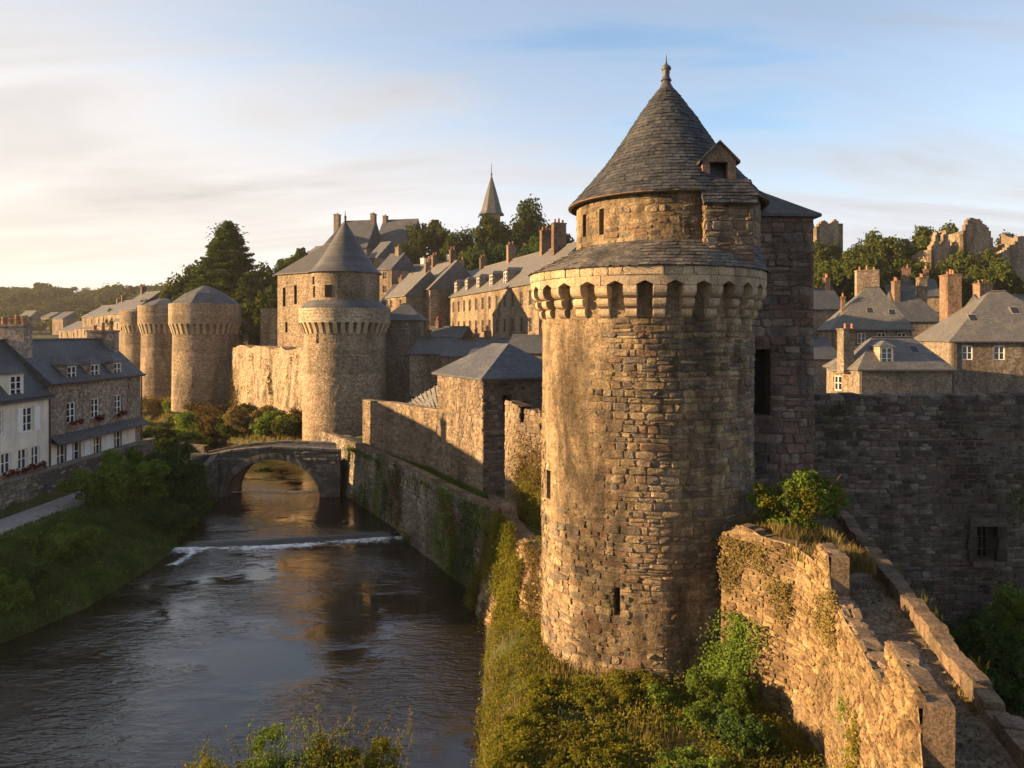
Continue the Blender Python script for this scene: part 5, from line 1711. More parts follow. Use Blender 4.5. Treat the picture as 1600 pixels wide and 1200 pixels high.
# path and retaining wall on the left bank
lw = empty('retaining_wall', (-26.9, 42, -9.8), 0, 'mossy retaining wall under the houses beside the path', 'wall')
PLW = Path([(-26.95, 28.0), (-26.95, 50.5), (-27.1, 55.5)])
stone_wall(lw, PLW, 0, PLW.len, -9.95, -7.95, .2, .4, M_river, M_darkmortar, 141, .05, limit=250, pxmask=lambda x, y: x < 230)
m = MB(); m.box(-.52, .04, -14, 13.4, 1.85, 1.97); m.put('coping', M_bridge, lw)
m = MB(); ys = np.linspace(20, 56, 40)
for a, b in zip(ys[:-1], ys[1:]):
    q0, q1 = [(-26.95, -24.45 - .25 * math.sin(y * .3)) for y in (a, b)]
    m.poly([(q0[0], a, -9.70), (q0[1], a, -9.70), (q1[1], b, -9.70), (q1[0], b, -9.70)])
o = m.put('footpath', M_gravel); tag(o, 'pale gravel footpath along the left bank below the wall', 'path', kind='structure')
m = MB()
lane = [(-26.9, -24.3, 54), (-26.6, -24.0, 57), (-26.8, -24.3, 59), (-29.5, -26.4, 63), (-36, -32, 69)]
for (a0, a1, y0_), (b0, b1, y1_) in zip(lane[:-1], lane[1:]):
    zz = [float(ground_z(np.array(x), np.array(y))) + .07 for x, y in ((a0, y0_), (a1, y0_), (b1, y1_), (b0, y1_))]
    zz = [max(z, -9.72) for z in zz]
    m.poly([(a0, y0_, zz[0]), (a1, y0_, zz[1]), (b1, y1_, zz[2]), (b0, y1_, zz[3])])
o = m.put('lane', M_dirt); tag(o, 'gravel lane leading from the bridge past the houses', 'path', kind='structure')
# low garden walls beyond the stone house
for k, (a, b, zt, lab) in enumerate((((-33, 63.5), (-25.2, 60.2), -9.15, 'low garden wall left of the bridge'),)):
    w_ = empty('garden_wall', (a[0], a[1], -9.6), 0, lab, 'wall', 'garden walls')
    Pq = Path([a, b]); stone_wall(w_, Pq, 0, Pq.len, -10.2, zt, .22, .5, M_bridge, M_darkmortar, 150 + k, .05, limit=0)
    mbx = MB(); ro = np.array(w_.location); q = lambda u, v, c: tuple(Pq.map(np.array(u), np.array(v), np.array(c)) - ro)
    mbx.poly([q(0, zt, 0), q(Pq.len, zt, 0), q(Pq.len, zt, -.5), q(0, zt, -.5)]); mbx.put('coping', M_coping, w_)


# ------------------------------------------------------------------ the farther castle towers
def far_tower(label, c, r, zb, z_corb, z_ring, z_top, drum=None, cone=None, ncorb=26, flat_roof=None, name='round_tower', mat=None, slits=(), cseg=110):
    mat = mat or M_far
    t = empty(name, (c[0], c[1], zb), 0, label, 'tower')
    sB = Cyl(c[0], c[1], r, .015, z_ring); backing(t, sB, -math.pi * r, math.pi * r, zb - .5, z_ring, mat, du=.28, dv=.5, name='body', rough=.09, seed=int(r * 10))
    ro_ = r + .5
    m = MB(); m.lathe([(r, z_ring - zb), (ro_, z_ring - zb), (ro_, z_top - zb), (ro_ - .4, z_top - zb), (r - .4, z_top - zb - .3)], 0, 0, 110); m.put('parapet', M_ash if drum else mat, t)
    key = ('fcorb', round(z_ring - z_corb, 2))
    if key not in PIECES:
        h = z_ring - z_corb; m = MB()
        prof = [(-.2, 0), (.08, 0), (.20, h * .3), (.21, h * .36), (.34, h * .62), (.35, h * .68), (.5, h * .95), (.5, h), (-.2, h)]
        w = .40; n = len(prof)
        m.v = [(-w / 2, -a, z) for a, z in prof] + [(w / 2, -a, z) for a, z in prof]
        m.p = [list(range(n))[::-1], [n + i for i in range(n)]] + [[i, (i + 1) % n, n + (i + 1) % n, n + i] for i in range(n)]; m.r = [0] * len(m.p)
        PIECES[key] = m.mesh('corbel', M_corbel)
    view = math.atan2(-c[0], c[1])
    for i in range(ncorb):
        a = 2 * math.pi * i / ncorb
        if abs((a - view + math.pi) % (2 * math.pi) - math.pi) > R(110): continue
        put('corbel', PIECES[key], t, (r * math.sin(a), -r * math.cos(a), z_corb - zb), a)
    for (ad, z, w, h) in slits:
        a = view + R(ad); m = MB(); m.box(-w / 2, w / 2, -.03, .25, 0, h); m.put('slit', M_void, t, loc=((r) * math.sin(a), -(r) * math.cos(a), z - zb), rotz=a)  # solid near-black box, the opening's shade put into its colour
    if drum:
        dr, zd0, zd1 = drum
        m = MB(); m.lathe([(dr, zd0 - zb - .6), (dr, zd1 - zb)], 0, 0, 110); dm_ = m.put('drum', mat, t)
        for (ad, z, w, h) in ((-62, zd0 + 1.6, .35, .8), (-60, zd0 + .35, .32, 1.1), (-28, zd0 + .3, .7, 1.2)):
            a = view + R(ad); m = MB(); m.box(-w / 2, w / 2, -.03, .3, 0, h); m.put('slit', M_void, dm_, loc=(dr * math.sin(a), -dr * math.cos(a), z - zb), rotz=a)  # drum slits likewise: boxes with the shade in their colour
        m = MB(); m.lathe([(ro_ - .1, z_top - zb + .03), (dr, zd0 - zb + .05)], 0, 0, 110); m.put('skirt_roof', M_slate_t, t)
    if cone:
        m = MB(); m.lathe([(a, z - zb) for a, z in cone], 0, 0, cseg); cr = m.put('cone_roof', M_slate_d, t)
        zt = cone[-1][1] - zb; m = MB()
        if cseg > 20: m.lathe([(.16, zt - .1), (.10, zt + .2), (.16, zt + .4), (.05, zt + .6), (.02, zt + 1.1)], 0, 0, 10); cseg > 20 and m.put('finial', M_lead, cr, True)
    return t


far_tower('mid distance round tower with pointed slate cone behind the bridge', (-17.0, 75.0), 4.05, -11.0, .05, 1.15, 2.55, (3.45, 3.3, 6.3),
          [(3.75, 6.12), (3.05, 6.75), (2.1, 8.1), (1.15, 9.7), (.6, 10.6), (.22, 11.2), (.1, 11.5)], 36,
          slits=((-66, -2.0, .35, 1.0), (-70, -4.5, .4, 1.1), (-66, -7.0, .35, 1.1), (-66, -9.6, .4, 1.3), (-40, -.9, .3, .9)))
T3 = at(321, 500, 97)
far_tower('squat round tower with low slate roof at the end of the lit curtain wall', (T3.x, 97), 3.95, -9.4, 0.0, 1.3, 3.9, None,
          [(4.5, 3.85), (2.6, 5.3), (.5, 6.3), (.05, 6.35)], 34, cseg=9, slits=((-40, 2.4, .3, .9), (-15, 2.0, .3, .6), (20, 2.4, .4, .8)))
T4 = at(258, 500, 113)
far_tower('second squat round tower left of the low roofed one', (T4.x, 113), 3.3, -9.2, .1, 1.5, 4.3, None, [(3.7, 4.25), (1.8, 5.1), (.1, 5.5)], 30, cseg=8, slits=((-30, 2.8, .4, .9), (5, 2.8, .4, .9)))
T5 = at(219, 505, 128)
far_tower('leftmost and smallest round tower of the castle row', (T5.x, 128), 2.4, -9, .2, 1.4, 3.8, None, [(2.6, 3.75), (.1, 4.5)], 22, cseg=8)


def plain_wall(label, pts, z0, ztop, thick, mat, name='curtain_wall', cat='wall', rough=.25, seed=1, ragged=.0):
    w = empty(name, (pts[0][0], pts[0][1], z0), 0, label, cat)
    P = Path(pts); ro = np.array(w.location)
    tf = (lambda u: ztop + ragged * (float(vnoise(u * .8, seed, seed)) - .5) * 2) if not callable(ztop) else ztop
    backing(w, P, 0, P.len, z0, max(tf(x) for x in np.linspace(0, P.len, 30)), mat, du=.7, dv=.7, name='wall_face', top=tf, rough=rough)
    m = MB(); uu = np.linspace(0, P.len, max(3, int(P.len / .7) + 1)); q = lambda u, v, c: tuple(P.map(np.array(u), np.array(v), np.array(c)) - ro)
    for a, b in zip(uu[:-1], uu[1:]):
        m.poly([q(a, tf(a), 0), q(b, tf(b), 0), q(b, tf(b), -thick), q(a, tf(a), -thick)]); m.poly([q(b, z0, -thick), q(a, z0, -thick), q(a, tf(a), -thick), q(b, tf(b), -thick)])
    m.poly([q(0, z0, -thick), q(0, z0, 0), q(0, tf(0), 0), q(0, tf(0), -thick)]); e = P.len
    m.poly([q(e, z0, 0), q(e, z0, -thick), q(e, tf(e), -thick), q(e, tf(e), 0)])
    m.put('wall_top', mat, w)
    return w, P


M_streak = rubble_mat('streaked_rubble', [(0.42, 0.33, 0.22), (0.34, 0.25, 0.16), (0.48, 0.38, 0.26), (0.30, 0.22, 0.14)], stain=(.4, .52), stain_scale=.9)
cwl, PCL = plain_wall('sunlit streaked curtain wall between the two far round towers', [(-35.6, 93.4), (-21.2, 77.0)], -10.5, -1.55, 1.5, M_streak, rough=.5, ragged=.25)
plain_wall('shaded high wall joining the squat tower to the great block', [(-33.5, 98), (-26, 97)], -9, 3.4, 1.2, M_far)
plain_wall('narrow lit curtain wall between the left castle towers', [(-50, 110), (-44.5, 100)], -9.3, 3.0, 1.2, M_far)
plain_wall('far lit curtain wall at the left end of the castle', [(-68, 134), (-55, 115)], -9.2, 1.0, 1.2, M_far)
# great rectangular block behind the mid tower
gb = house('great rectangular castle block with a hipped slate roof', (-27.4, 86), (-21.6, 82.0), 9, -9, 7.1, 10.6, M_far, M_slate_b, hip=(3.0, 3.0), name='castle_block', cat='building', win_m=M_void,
           wins=[(1.2, 3.2, .5, 2.2, 2), (3.2, 3.4, .5, 2.2, 2), (1.6, .2, .4, 1.2, 1), (5.0, -.6, .5, 1.2, 1), (3.5, -3.6, .5, 1.0, 1)], left_wins=[(2, 3, .5, 1.8, 2), (5, 3, .5, 1.8, 2), (3.5, -1, .5, 1.4, 2)], over=.25)
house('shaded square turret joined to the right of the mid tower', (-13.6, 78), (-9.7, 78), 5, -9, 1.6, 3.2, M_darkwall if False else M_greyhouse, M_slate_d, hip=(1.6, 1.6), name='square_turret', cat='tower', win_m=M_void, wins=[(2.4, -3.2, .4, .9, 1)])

# ------------------------------------------------------------------ the town behind
def long_windows(W, n, zs, w=.85, h=1.5, off=1.0):
    return [(off + (W - 2 * off) * (i + .5) / n, z, w, h, 2) for z in zs for i in range(n)]


LA, LB = (-14.6, 126.0), (2.9, 79.5)
LW = math.dist(LA, LB)
lb = house('long sunlit stone building with many windows and a slate roof of dormers', LA, LB, 10.5, -3.5, 5.75, 10.2, M_far2, M_slate_w, wins=long_windows(LW, 17, (.2, 3.2), 1.0, 1.7),
           hip=(3.5, 0), dorms=[(LW * f, 1.2, 6.1, 7.7, .5) for f in (.1, .21, .32, .43, .54, .65, .76)], chims=[(LW * .55, 5.2, 1.0, 1.6, 12.2, 2, M_brick), (LW * .80, 5.2, 1.0, 2.2, 12.6, 3, M_brick), (LW * .9, 4.6, 1.0, 2.2, 12.8, 3, M_brick), (LW * .3, 5.2, .8, 1.4, 11.6, 2, M_brick)], name='long_building', cat='building', win_m=M_frame)


G_R = 'houses beyond the dark curtain wall'


def px_house(label, x0, x1, d0, d1, ye, yr, yb, depth, wall_m, roof_m, **kw):
    """a house given by the picture columns of its two front corners, their depths, and rows of eaves, ridge, base (at mean depth)"""
    a, b = at(x0, 0, d0), at(x1, 0, d1); dm_ = (d0 + d1) / 2
    zz = lambda y, d: (HOR - y) / FPX * d
    n = kw.pop('nw', 0); rows = kw.pop('rows', 1); ww = kw.pop('ww', .9); wh = kw.pop('wh', 1.3)
    W = math.dist((a.x, d0), (b.x, d1)); ze = zz(ye, dm_)
    if 'group' in kw and kw['group'] != G_R: kw.setdefault('win_m', M_frame)
    wins = [(W * (i + .5) / n, ze - 1.9 - 2.6 * r, ww, wh, 2) for i in range(n) for r in range(rows)] if n else ()
    ch = kw.pop('ch', ())
    zr = zz(yr, dm_ + depth / 2)
    chims = [(W * f, depth * g_, w, d, zr + h, p, m_) for (f, g_, w, d, h, p, m_) in ch]
    return house(label, (a.x, d0), (b.x, d1), depth, zz(yb, dm_), ze, zr, wall_m, roof_m, wins=wins, chims=chims, **kw)


G_T = 'town houses on the hill behind the castle'
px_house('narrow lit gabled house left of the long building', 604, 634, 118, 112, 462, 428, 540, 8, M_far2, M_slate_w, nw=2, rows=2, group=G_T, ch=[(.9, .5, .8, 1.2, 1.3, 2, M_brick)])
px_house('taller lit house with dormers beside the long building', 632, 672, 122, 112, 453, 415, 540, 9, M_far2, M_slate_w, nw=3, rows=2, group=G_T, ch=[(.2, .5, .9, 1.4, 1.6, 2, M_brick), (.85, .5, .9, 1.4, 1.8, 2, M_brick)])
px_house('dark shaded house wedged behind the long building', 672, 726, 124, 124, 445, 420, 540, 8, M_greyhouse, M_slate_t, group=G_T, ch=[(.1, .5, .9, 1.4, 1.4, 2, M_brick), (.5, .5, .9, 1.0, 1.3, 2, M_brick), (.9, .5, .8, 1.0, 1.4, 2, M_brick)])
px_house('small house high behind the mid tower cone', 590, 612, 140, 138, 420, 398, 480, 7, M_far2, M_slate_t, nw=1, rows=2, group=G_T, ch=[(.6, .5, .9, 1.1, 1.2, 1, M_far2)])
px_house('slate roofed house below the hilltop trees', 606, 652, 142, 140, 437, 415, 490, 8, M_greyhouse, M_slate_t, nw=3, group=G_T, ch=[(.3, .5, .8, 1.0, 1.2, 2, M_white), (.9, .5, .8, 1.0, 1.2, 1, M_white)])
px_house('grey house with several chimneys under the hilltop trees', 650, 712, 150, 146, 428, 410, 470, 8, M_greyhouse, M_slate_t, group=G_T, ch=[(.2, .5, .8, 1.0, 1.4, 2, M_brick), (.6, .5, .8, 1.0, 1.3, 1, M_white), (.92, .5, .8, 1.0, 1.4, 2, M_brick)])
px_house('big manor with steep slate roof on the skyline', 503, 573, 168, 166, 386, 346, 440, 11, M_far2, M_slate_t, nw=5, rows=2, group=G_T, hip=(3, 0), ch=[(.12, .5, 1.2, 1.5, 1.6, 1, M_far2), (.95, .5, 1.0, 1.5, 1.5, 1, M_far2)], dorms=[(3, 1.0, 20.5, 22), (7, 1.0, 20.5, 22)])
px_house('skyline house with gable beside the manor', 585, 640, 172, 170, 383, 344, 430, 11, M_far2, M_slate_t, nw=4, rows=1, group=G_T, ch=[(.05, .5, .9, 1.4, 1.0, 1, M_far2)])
px_house('low house between the manor and the castle block', 470, 512, 150, 146, 402, 385, 440, 8, M_far2, M_slate_w, nw=2, group=G_T)
# church spire
sp = at(768, 335, 230)
ch_ = empty('church_spire', (sp.x, 230, sp.z - 12), 0, 'slender grey slate church spire above the hilltop trees', 'spire')
m = MB(); m.box(-2.7, 2.7, -2.7, 2.7, 0, 12); m.put('belfry', M_far2, ch_)
m = MB(); m.lathe([(4.2, 11.8), (3.5, 12.7), (2.45, 16.5), (1.35, 20.2), (.42, 23.2), (.1, 24.2)], 0, 0, 8, a0=R(22.5), a1=R(382.5)); m.put('spire', M_slate_d, ch_)
m = MB(); m.lathe([(.12, 24), (.35, 24.5), (.12, 24.9), (.08, 27.6), (.02, 28)], 0, 0, 8); m.put('finial', M_lead, ch_)

# houses along the far left valley
G_V = 'roofs in the valley left of the castle'
vl = [(116, 150, 190, 175, 512, 497, 'lit gabled house at the left end of the valley row'), (148, 182, 172, 158, 508, 489, 'second lit gabled house of the valley row'), (178, 212, 158, 146, 500, 478, 'third lit house of the valley row with steep roof'),
      (205, 236, 150, 140, 487, 462, 'steep roofed house just left of the castle towers'), (232, 268, 150, 142, 478, 455, 'steep roofed house behind the left castle towers'), (262, 300, 148, 142, 470, 452, 'roof rising behind the second squat tower'), (372, 420, 118, 116, 475, 452, 'broad slate roof behind the shaded high wall'),
      (128, 160, 185, 172, 494, 478, 'upper lit house above the left end of the valley row'), (156, 196, 168, 154, 490, 470, 'upper lit house above the middle of the valley row'), (92, 120, 205, 195, 516, 503, 'small lit house beyond the left end of the valley row'), (186, 214, 152, 146, 482, 458, 'tall lit house touching the leftmost castle tower')]
for k, (x0, x1, d0, d1, ye, yr, lab) in enumerate(vl):
    px_house(lab, x0, x1, d0, d1, ye, yr, 560, 9, M_far2, M_slate_t, nw=3, rows=2, group=G_V, ch=[(.1 + .7 * (k % 2), .5, .9, 1.3, 1.3, 2, M_brick)])
g2 = random.Random(12)
ORD = 'first second third fourth fifth sixth seventh eighth ninth tenth eleventh twelfth thirteenth fourteenth'.split()
for k in range(14):
    x = 2 + k * 13 + g2.uniform(-4, 4); d = g2.uniform(290, 420); yb = g2.uniform(505, 530)
    px_house('hazy %s walled house, %s from the left edge of the far valley side' % (('pale', 'grey')[k % 2], ORD[k]), x, x + g2.uniform(11, 18), d, d - 3, yb - g2.uniform(10, 14), yb - g2.uniform(19, 24), yb + 14, 9, M_far2 if k % 2 == 0 else M_greyhouse, M_slate_t, group='hazy houses on the far valley side')

# ---- right hand: houses beyond the dark wall
lowh = px_house('low stone house with one dormer just beyond the dark wall', 1343, 1487, 62, 62, 575, 529, 640, 6.5, M_greyhouse, M_slate_w, group=G_R, hip=(2.6, 1.5), dorms=[(2.6, .95, -2.55, -1.15, .55)],
         ch=[(-.02, .35, .9, 1.3, .75, 1, M_greyhouse), (.16, .62, .5, .6, .75, 1, M_brick)])
px_house('sunlit gabled annexe at the left of the low stone house', 1298, 1342, 66, 63, 577, 545, 640, 5, M_far2, M_slate_w, group=G_R, nw=2)
big = px_house('large stone house with tall hipped slate roof and one window', 1487, 1690, 68, 66, 530, 457, 640, 10, M_greyhouse, M_slate_w, group=G_R, hip=(5.2, 4),
         ch=[(.28, .85, 1.3, 2.2, 1.9, 3, M_brick)], nw=4)
hiph = px_house('hip roofed house with a lit slope and broad chimney', 1300, 1425, 88, 86, 512, 451, 640, 9, M_far2, M_slate_w, group=G_R, hip=(4.6, 2.4), nw=4, ch=[(.58, .6, 2.6, 1.2, 2.2, 3, M_far2), (.2, .3, .6, .8, -1.2, 1, M_brick)])
px_house('dark roofed house behind the tall hipped roof', 1405, 1475, 97, 96, 500, 457, 640, 8, M_greyhouse, M_slate_d, group=G_R, hip=(0, 2.5), ch=[(.1, .4, 1.0, 2.0, 1.4, 2, M_brick), (.75, .5, 1.0, 1.3, 1.9, 2, M_far2)])
px_house('house with pale chimney stack further up the right slope', 1388, 1470, 115, 113, 462, 438, 560, 8, M_far2, M_slate_d, group=G_R, ch=[(.45, .5, 1.3, 1.2, 1.8, 2, M_brick), (.85, .5, 1.0, 1.2, 1.6, 2, M_brick)])
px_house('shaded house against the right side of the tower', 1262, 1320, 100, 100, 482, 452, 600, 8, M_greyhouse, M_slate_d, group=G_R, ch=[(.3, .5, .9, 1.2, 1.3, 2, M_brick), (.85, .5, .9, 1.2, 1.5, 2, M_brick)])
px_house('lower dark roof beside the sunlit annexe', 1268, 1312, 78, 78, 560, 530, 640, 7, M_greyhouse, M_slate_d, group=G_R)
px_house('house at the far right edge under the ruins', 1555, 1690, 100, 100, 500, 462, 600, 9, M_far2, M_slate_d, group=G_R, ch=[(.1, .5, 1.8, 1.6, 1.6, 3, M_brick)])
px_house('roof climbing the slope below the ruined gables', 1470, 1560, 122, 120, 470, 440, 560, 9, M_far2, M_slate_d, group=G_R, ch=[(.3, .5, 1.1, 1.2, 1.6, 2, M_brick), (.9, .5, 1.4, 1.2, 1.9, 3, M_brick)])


for r_, us in ((big, ((2.6, .35), (6.5, .5))), (lowh, ((5.6, .45),)), (hiph, ((4.6, .35), (7.0, .3)))):
    rf_ = [o for o in r_.children if o.name.startswith('roof')][0]
    co = np.array([v.co for v in rf_.data.vertices]); H_, HR_ = co[:, 2].min(), co[:, 2].max(); dp = co[:, 1].max() - .28
    for (u, f) in us: skylight(r_, 0, dp, H_ + .1, HR_ - .05, u, f)
    m = MB(); x1_ = co[:, 0].max(); m.tube([(-.28, -.34, H_ - .02), (x1_, -.34, H_ - .02)], [.06, .06], 6); m.put('gutter', M_lead, r_)
    m = MB(); m.tube([(.1, -.12, H_), (.1, -.12, 0)], [.05, .05], 6); m.put('drainpipe', M_lead, r_)
# low dark roofs at the foot of the long building
G_L = 'low dark roofs before the long building'
for k, (x0, x1, d0, d1, ye, yr, lab) in enumerate(((640, 700, 74, 73, 552, 528, 'low dark roof nearest the mid tower below the long building'), (690, 745, 72, 71, 556, 534, 'second low dark roof below the long building'), (735, 800, 70, 69, 552, 530, 'third low dark roof, behind the gatehouse ridge'), (790, 860, 68, 67, 550, 526, 'low dark roof beside the left edge of the round tower'),
        (655, 715, 92, 90, 535, 512, 'upper dark roof against the left end of the long building'))):
    px_house(lab, x0, x1, d0, d1, ye, yr, 620, 6, M_greyhouse, M_slate_d, group=G_L, ch=[(.2 + .5 * (k % 2), .5, .7, .9, .7, 2, M_brick)])
px_house('shaded gabled house with two chimneys behind the mid tower turret', 596, 640, 128, 126, 470, 446, 545, 8, M_far2, M_slate_t, nw=3, rows=2, group=G_T, ch=[(.3, .5, .9, 1.2, 1.2, 2, M_brick), (.8, .5, .9, 1.2, 1.3, 2, M_brick)])
px_house('tall thin lit house between the manor and the lower town', 574, 590, 150, 148, 402, 380, 470, 7, M_far2, M_slate_t, nw=1, rows=3, group=G_T)
px_house('house stepping down the hill left of the long building', 642, 690, 134, 130, 440, 416, 520, 8, M_far2, M_slate_w, nw=3, rows=2, group=G_T, ch=[(.15, .5, .9, 1.2, 1.3, 2, M_brick)])

# ---- ruins on the right skyline
def ruin(label, px0, px1, d, yb, tops, depth, mat, name='ruined_tower', n=26, seed=0, ang=0.0):
    """broken masonry shell: four walls with a ragged top given as rows across its width"""
    a, b = at(px0, 0, d), at(px1, 0, d); zb = (HOR - yb) / FPX * d
    W = b.x - a.x
    r = empty(name, (a.x, d, zb), ang, label, 'ruin')
    tz = lambda f, s: (HOR - np.interp(f, np.linspace(0, 1, len(tops)), tops)) / FPX * d - zb + (float(vnoise(f * 11, s, seed)) - .5) * 2.2
    for nm, o, du, ln, s in (('front_wall', (0, 0), (1, 0), W, 1.0), ('side_wall', (0, depth), (0, -1), depth, 2.0), ('rear_wall', (0, depth), (1, 0), W, 3.0), ('end_wall', (W, 0), (0, 1), depth, 4.0)):
        m = MB(); th = .8
        nxo, nyo = du[1], -du[0]
        for i in range(n):
            f0, f1 = i / n, (i + 1) / n
            fx = lambda f: f if du[0] else (0.0 if o[0] == 0 else 1.0)
            t0_, t1_ = [tz(fx(f), s + f * 3) * (1 if s != 3 else .9) for f in (f0, f1)]
            if i % 2: t0_ = t1_ = (t0_ + t1_) / 2
            p = lambda f, z, c: (o[0] + du[0] * ln * f - nxo * c, o[1] + du[1] * ln * f - nyo * c, z)
            tm = max(.5, (t0_ + t1_) / 2)
            m.poly([p(f0, 0, 0), p(f1, 0, 0), p(f1, tm, 0), p(f0, tm, 0)]); m.poly([p(f1, 0, th), p(f0, 0, th), p(f0, tm, th), p(f1, tm, th)])
            m.poly([p(f0, tm, 0), p(f1, tm, 0), p(f1, tm, th), p(f0, tm, th)]); m.poly([p(f0, 0, th), p(f0, 0, 0), p(f0, tm, 0), p(f0, tm, th)]); m.poly([p(f1, 0, 0), p(f1, 0, th), p(f1, tm, th), p(f1, tm, 0)])
        m.put(nm, mat, r)
    return r


ruin('lone ruined square tower on the skyline beside the round tower', 1276, 1324, 150, 430, (351, 345, 347, 346, 352), 6, M_far2, n=12, seed=2, ang=.25)
ruin('ruined gabled walls on the right skyline', 1455, 1500, 132, 440, (390, 380, 362, 382, 384, 358, 380, 396), 7, M_far2, name='ruined_gables', n=16, seed=5, ang=.35)
ruin('craggy ruined keep on the right skyline', 1505, 1560, 138, 430, (368, 345, 342, 346, 352, 376), 8, M_far2, n=14, seed=7, ang=.2)
ruin('ruined wall at the right edge of the skyline', 1560, 1640, 126, 470, (398, 380, 372, 366, 364), 6, M_far2, name='ruined_wall', n=14, seed=9, ang=.3)

# ------------------------------------------------------------------ vegetation
gz = lambda x, y: float(ground_z(np.array(float(x)), np.array(float(y))))


def bank_shrub(label, px, d, w, h, mat, seed, n=7000, size=.11, conical=False, name='bank_shrub', group='shrubs on the left bank', dz=-.2):
    x = (px - 800) / FPX * d; z = gz(x, d) + dz
    if conical:
        blobs = [((0, 0, h * .3), (w * .48, w * .48, h * .30)), ((0, 0, h * .55), (w * .38, w * .38, h * .26)), ((0, 0, h * .78), (w * .22, w * .22, h * .22)), ((w * .2, -w * .1, h * .25), (w * .3, w * .3, h * .25))]
    else:
        g = random.Random(seed)
        blobs = [((0, 0, h * .5), (w * .36, w * .36, h * .42))] + [((g.uniform(-.3, .3) * w, g.uniform(-.3, .3) * w, h * g.uniform(.3, .72)), (w * g.uniform(.16, .28),) * 2 + (h * g.uniform(.2, .3),)) for _ in range(6)]
    return shrub(name, label, 'shrub', (x, d, z), blobs, n, size, mat, seed, (h * .5, .07), group, 18, (.2, .42))


bank_shrub('tall dark conical shrub beside the left end of the bridge', 279, 49.5, 4.6, 5.0, M_leafB, 1, 11000, .22, True, dz=-.4)
bank_shrub('broad green shrub in front of the stone house', 182, 43.5, 5.0, 4.0, M_leafA, 2, 10000, .23)
bank_shrub('bright green shrub low on the grassy bank', 108, 36.5, 3.4, 2.2, M_leafA, 3, 6500, .19)
bank_shrub('dark shrub near the left picture edge by the water', 30, 32.6, 2.4, 1.5, M_leafB, 4, 4500, .16)
#bank_shrub('rounded shrub at the water below the broad green shrub', 222, 40.5, 3.6, 2.3, M_leafB, 5, 6000, .19)
bank_shrub('leafy shrub hanging over the water beside the weir', 262, 44.8, 3.4, 2.2, M_leafB, 6, 6000, .2)
bank_shrub('small bright shrub at the foot of the house wall', 208, 52.0, 2.6, 2.0, M_leafA, 7, 4000, .2)
bank_shrub('low shrub between path and bridge wing wall', 245, 52.5, 2.4, 2.2, M_leafB, 8, 4000, .2)
#bank_shrub('olive shrub in the middle of the grass bank', 150, 39.5, 2.8, 1.7, M_leafA, 9, 4500, .18)
bank_shrub('yellowish shrub on the left picture edge', 0, 31.5, 3.0, 1.7, M_leafA, 10, 4500, .17)


def ground_scatter(n, x0, x1, y0, y1, seed, keep):
    g = np.random.RandomState(seed)
    x = g.uniform(x0, x1, n); y = g.uniform(y0, y1, n)
    k = keep(x, y, g); x, y = x[k], y[k]
    return np.stack([x, y, ground_z(x, y)], 1)


def on_left_bank(x, y, g):
    dl = np.interp(y, RL_Y, RL_X) - x
    return (dl > .15) & (x > -24.6) & (fbm(x * .9, y * .9, 3) > g.uniform(.2, .55, len(x)))


blades('bank_grass', ground_scatter(110000, -25, -18.5, 24, 56, 1, on_left_bank), .26, M_leafF, 2, .05, 'rough green grass on the left river bank', 'grass')
PP = ground_scatter(30000, -25, -18.5, 24, 56, 5, lambda x, y, g: (np.interp(y, RL_Y, RL_X) - x > .1) & (x > -24.7) & (fbm(x * .7, y * .7, 9) > g.uniform(.35, .6, len(x))))
g_ = np.random.RandomState(3); nn = g_.normal(0, .5, PP.shape) + np.array([0, 0, 1.0]); nn /= np.linalg.norm(nn, axis=1)[:, None]
PP[:, 2] += np.abs(g_.normal(0, .25, len(PP)))
tag(put('bank_weeds', leaf_mesh('bank_weeds', PP[::4], nn[::4], .15, M_leafA, 4)), 'dense low weeds covering the left river bank', 'weeds', kind='stuff')

# creepers on the river wall: dark green and brown curtains
msk = lambda s, lo, hi, fu=.35, fv=.22: (lambda u, v: smooth(lo, hi, fbm(u * fu, v * fv, s)))
below = lambda cut: (lambda u: cut)
scatter_wall('river_wall_ivy', PRV, 3, PRV.len - .3, -13.1, -8.35, 9000, .12, M_leafB, 31, msk(5, .52, .62), .12, label='dark green ivy hanging down the river wall', cat='ivy', kind='stuff')
scatter_wall('river_wall_creeper', PRV, 1.5, PRV.len - .3, -13.0, -8.75, 9000, .11, M_leafE, 32, msk(15, .5, .62), .08, label='brown dry creeper on the river wall', cat='creeper', kind='stuff')
scatter_wall('river_wall_weeds', PRV, 6, PRV.len - .2, -12.9, -8.2, 7000, .11, M_leafA, 33, msk(27, .52, .64), .12, label='tufts of bright weeds on the river wall', cat='weeds', kind='stuff')
# bastion
scatter_wall('bastion_ivy', PB, -.2, PB.len, -13.0, -8.1, 17000, .085, M_leafC, 34, msk(8, .44, .58, .8, .5), .2, label='yellow green ivy over the broken bastion', cat='ivy', kind='stuff')
scatter_wall('bastion_creeper', PB, -.2, PB.len, -13.0, -8.6, 9000, .08, M_leafE, 35, msk(19, .45, .6, .8, .5), .13, label='brown creeper among the bastion stones', cat='creeper', kind='stuff')
scatter_wall('wall_creeper', PCW, 1.6, PCW.len + .3, -8.9, -4.6, 9000, .10, M_leafE, 36, lambda u, v: smooth(-4.4, -7.0, v) * (0.3 + smooth(.35, .55, fbm(u, v, 6))), .3, label='rust brown creeper on the crenellated wall', cat='creeper', kind='stuff')
scatter_wall('wall_ivy', PCW, 2.2, PCW.len + .6, -8.9, -6.2, 6000, .10, M_leafC, 37, lambda u, v: smooth(-6.0, -8.0, v), .4, label='golden ivy at the foot of the crenellated wall', cat='ivy', kind='stuff')
